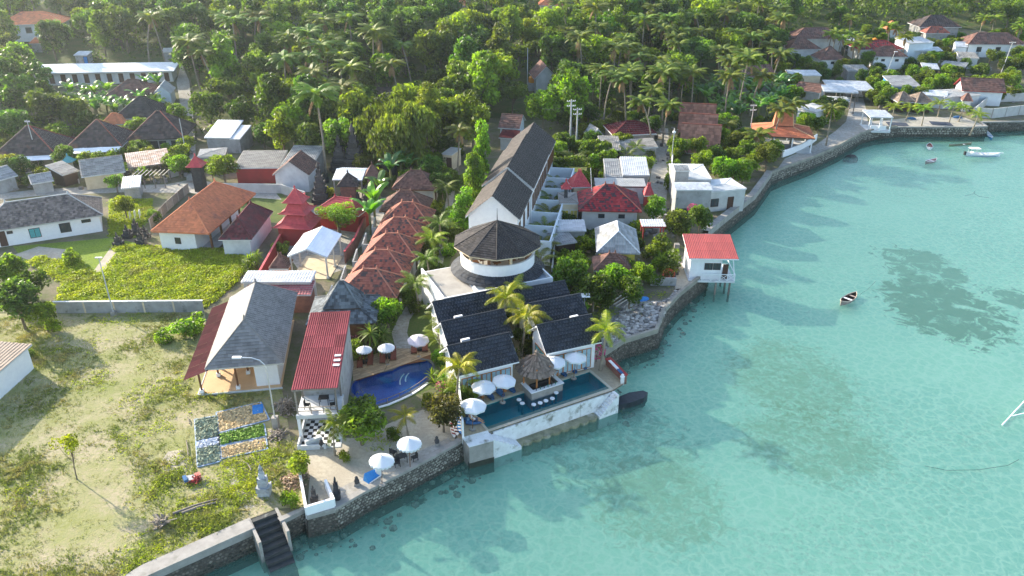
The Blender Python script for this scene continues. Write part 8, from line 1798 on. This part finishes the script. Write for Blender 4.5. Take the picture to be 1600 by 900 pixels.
# ---- boats
def hull(mb, L, B, H, bow=.35, n=10, z0=-.12, t=.5, flat=.35):
    sec = []
    for i in range(n + 1):
        f = -1 + 2 * i / n; w_ = B / 2 * (1 - abs(f) ** 2.4) + .02; sh = bow * abs(f) ** 2.2 + H; sec.append((f * L / 2, w_, sh, w_ * flat))
    for (x0, w0, s0, k0), (x1, w1, s1, k1) in zip(sec, sec[1:]):
        for s in (-1, 1):
            P_ = [Vector((x0, s * w0, s0)), Vector((x1, s * w1, s1)), Vector((x1, s * (w1 * .8 + k1 * .1), z0 + .15)), Vector((x0, s * (w0 * .8 + k0 * .1), z0 + .15))]; mb.add(P_, ((0, 1, 2, 3) if s < 0 else (3, 2, 1, 0),), t)
            mb.add([Vector((x0, s * (w0 * .8 + k0 * .1), z0 + .15)), Vector((x1, s * (w1 * .8 + k1 * .1), z0 + .15)), Vector((x1, 0, z0)), Vector((x0, 0, z0))], ((0, 1, 2, 3) if s < 0 else (3, 2, 1, 0),), t)
    return sec
def boat(label, u, v, rz, L, B, H, hm, inm, gm, thwarts=((.0, M_white2),), bow=.25, extra=None, name='rowing_boat'):
    q = G(u, v, SEA); t = thing(name, label, 'boat', (q.x, q.y, SEA), rz); mb = MB(); sec = hull(mb, L, B, H, bow); mb.build('hull', hm, t)
    inn = MB(); sec2 = hull(inn, L * .94, B * .88, H - .03, bow, z0=.0); inn.build('hull_lining', inm, t)
    g_ = MB()
    for s in (-1, 1): g_.tube([(x, s * w_, z) for x, w_, z, k in sec], .04, 5)
    g_.build('gunwale', gm, t)
    for x, m in thwarts: MB().box(x - .13, x + .13, -B * .46, B * .46, H - .08, H - .02).build('seat', m, t)
    return t
M_oldwood = mat('worn_hull', (.36, .30, .27), (.22, .17, .15), scale=3, bump=.3)
boat('old wooden rowing boat with one white seat floating alone in the bay', 1325, 470, .72, 4.0, 1.25, .42, M_oldwood, M_darkwood, mat('pale_gunwale', (.55, .45, .35)), ((-.2, M_white2), (1.0, M_oldwood)))
boat('small white boat with a red brown inside, left of the jetty boats', 1452, 231, 1.15, 3.6, 1.2, .4, M_boatwhite, M_tred, M_boatwhite, ((.3, M_oldwood),))
boat('small pinkish rowing boat below the white one with the red brown inside', 1454, 254, .55, 3.6, 1.15, .4, M_oldwood, mat('pink_inside', (.45, .28, .27)), M_boatwhite, ((.2, M_white2),))
boat('slender half sunk green boat near the jetty wall', 1500, 227, .25, 5.6, .8, .15, mat('green_boat', (.14, .20, .08), (.22, .24, .14), scale=3), mat('green_boat2', (.10, .15, .06)), M_oldwood, ((1.0, M_white2),))
boat('narrow blue and white boat moored end on at the tip of the jetty', 1546, 214, 1.25, 5.0, .8, .35, M_boatblue, M_white2, M_boatwhite, ((.0, M_boatblue),))
t = boat('white motor boat with a blue waterline and a white sun canopy', 1535, 244, -.07, 8.6, 1.9, .55, M_boatwhite, M_boatwhite, M_boatwhite, ((-.5, M_lightgrey), (.8, M_lightgrey)), bow=.35, name='motor_boat'); t.scale = (.78, .85, .9)
mb = MB(); hull(mb, 8.5, 1.86, .22, .05); mb.build('waterline_stripe', M_boatblue, t); MB().box(-3.6, -1.1, -.8, .8, 1.75, 1.82).build('canopy', M_white2, t)
for x in (-3.4, -1.3):
    for y in (-.7, .7): MB().box(x - .03, x + .03, y - .03, y + .03, .5, 1.75).build('canopy_post', M_steel, t)
MB().box(-4.75, -4.35, -.25, .25, .2, 1.0).build('engine', M_black, t); MB().box(-3.0, -2.4, -.4, .4, .4, .95).build('console', M_white2, t); MB().box(4.1, 5.0, -.12, .12, .75, .85).build('bow_plank', M_white2, t)
t = boat('white outrigger boat at the right edge showing its bamboo outrigger', 1665, 636, 1.1, 7.0, .9, .5, M_boatwhite, M_boatwhite, M_boatblue, ((0, M_white2),), name='outrigger_boat')
inv = (Matrix.Translation(t.location) @ Matrix.Rotation(1.1, 4, 'Z')).inverted(); fa, fb, fm, hb = [inv @ G(*q_, SEA + .12) for q_ in ((1566, 664), (1640, 585), (1582, 650), (1640, 672))]
MB().tube([fa, fb], .07, 7).build('outrigger_float', M_white2, t); MB().tube([fm, (0, 0, .5)], .06, 6).build('outrigger_arm', M_white2, t)
fm2 = fm + (fb - fa) * .72; MB().tube([fm2, (2.2, 0, .5)], .06, 6).build('outrigger_arm', M_white2, t)
# mooring ropes in the water
def rope(label, px, z=SEA - .9):
    P_ = [G(u, v, z) for u, v in px]; t = thing('mooring_rope', label, 'rope', P_[0]); MB().tube([p - P_[0] for p in P_], .03, 5).build('rope', M_black, t)
rope('dark mooring rope running from the old rowing boat over the seabed', [(1344, 460), (1356, 452), (1368, 440)], SEA - .2)
rope('dark rope snaking on the seabed in the lower right shallows', [(1445, 728), (1480, 735), (1530, 734), (1575, 727), (1592, 718)])
rope('crooked dark rope on the seabed south of the motor boat', [(1508, 306), (1520, 303), (1524, 298), (1522, 302), (1530, 307), (1545, 309)])
# jetty boats drawn up and dark nets
for i, (u, v) in enumerate([(1402, 194), (1470, 193), (1424, 186), (1496, 184)]):
    q = G(u, v, .03); t = thing('fishing_net', ('dark net spread flat at the left end of the jetty', 'dark net spread flat in the middle of the jetty', 'blue heap of net under the young beach palms', 'second blue heap of net near the end of the jetty')[i], 'net', (q.x, q.y, .03), -.2)
    if i < 2: MB().box(-2.1, 2.1, -1.4, 1.4, 0, .06).build('net', mat('dark_net', (.03, .04, .06), (.05, .06, .09), scale=5), t)
    else: MB().lathe([(1.0, 0), (.8, .3), (.3, .45), (0, .42)], 9, sq=.5).build('net', M_blue, t)
# kayak and things by the beach, bowsprit statue by stilts
q = G(1089, 400, .1); t = thing('stone_figure', 'dark standing statue at the steps of the stilted house', 'statue', (q.x + .1, q.y - 3.3, 0)); MB().box(-.2, .2, -.2, .2, 0, .3).build('plinth', M_concrete, t); MB().lathe([(.2, .3), (.24, .7), (.2, 1.0), (.1, 1.2), (.14, 1.35), (0, 1.55)], 8).build('figure', M_darkstone, t)
# power lines
def wire(label, a, b, sag):
    t = thing('power_line', label, 'power line', a); P_ = [Vector((0, 0, 0)).lerp(b - a, k / 10) - Vector((0, 0, sag * 4 * (k / 10) * (1 - k / 10))) for k in range(11)]; MB().tube(P_, .035, 4).build('cable', M_black, t)
wire('cable between the two utility poles and the hotel wing end', G(890, 240) + Vector((0, 0, 9.8)), G(838, 230) + Vector((0, 0, 8)), .8)
wire('cable from the left utility pole over the middle roofs', G(890, 240) + Vector((0, 0, 9.2)), G(1048, 262) + Vector((0, 0, 6.4)), 1.4)
wire('cable from the twin headed lamp over the dark roofed houses', G(62, 258) + Vector((0, 0, 8.1)), G(292, 246) + Vector((0, 0, 7.4)), 1.6)
# unplaced prototypes are removed
for ks in T.values():
    for o in ks:
        if o.name not in FIRST:
            for c in kids(o): bpy.data.objects.remove(c)
            bpy.data.objects.remove(o)
# ================================================================ haze
HZ = True
if HZ:
    hm = bpy.data.materials.new('haze'); hm.use_nodes = True; N = hm.node_tree.nodes
    for n in list(N):
        if n.type != 'OUTPUT_MATERIAL': N.remove(n)
    pv_ = N.new('ShaderNodeVolumePrincipled'); pv_.inputs['Density'].default_value = .00016; pv_.inputs['Color'].default_value = (.80, .92, 1, 1); pv_.inputs['Anisotropy'].default_value = .72
    hm.node_tree.links.new(pv_.outputs[0], N['Material Output'].inputs['Volume'])
    hz = MB().box(-345, 335, -45, 445, -5, 62).build('haze', hm, kind='stuff'); hz['label'] = 'thin bluish haze hanging over the village and the hillside'; hz['category'] = 'haze'
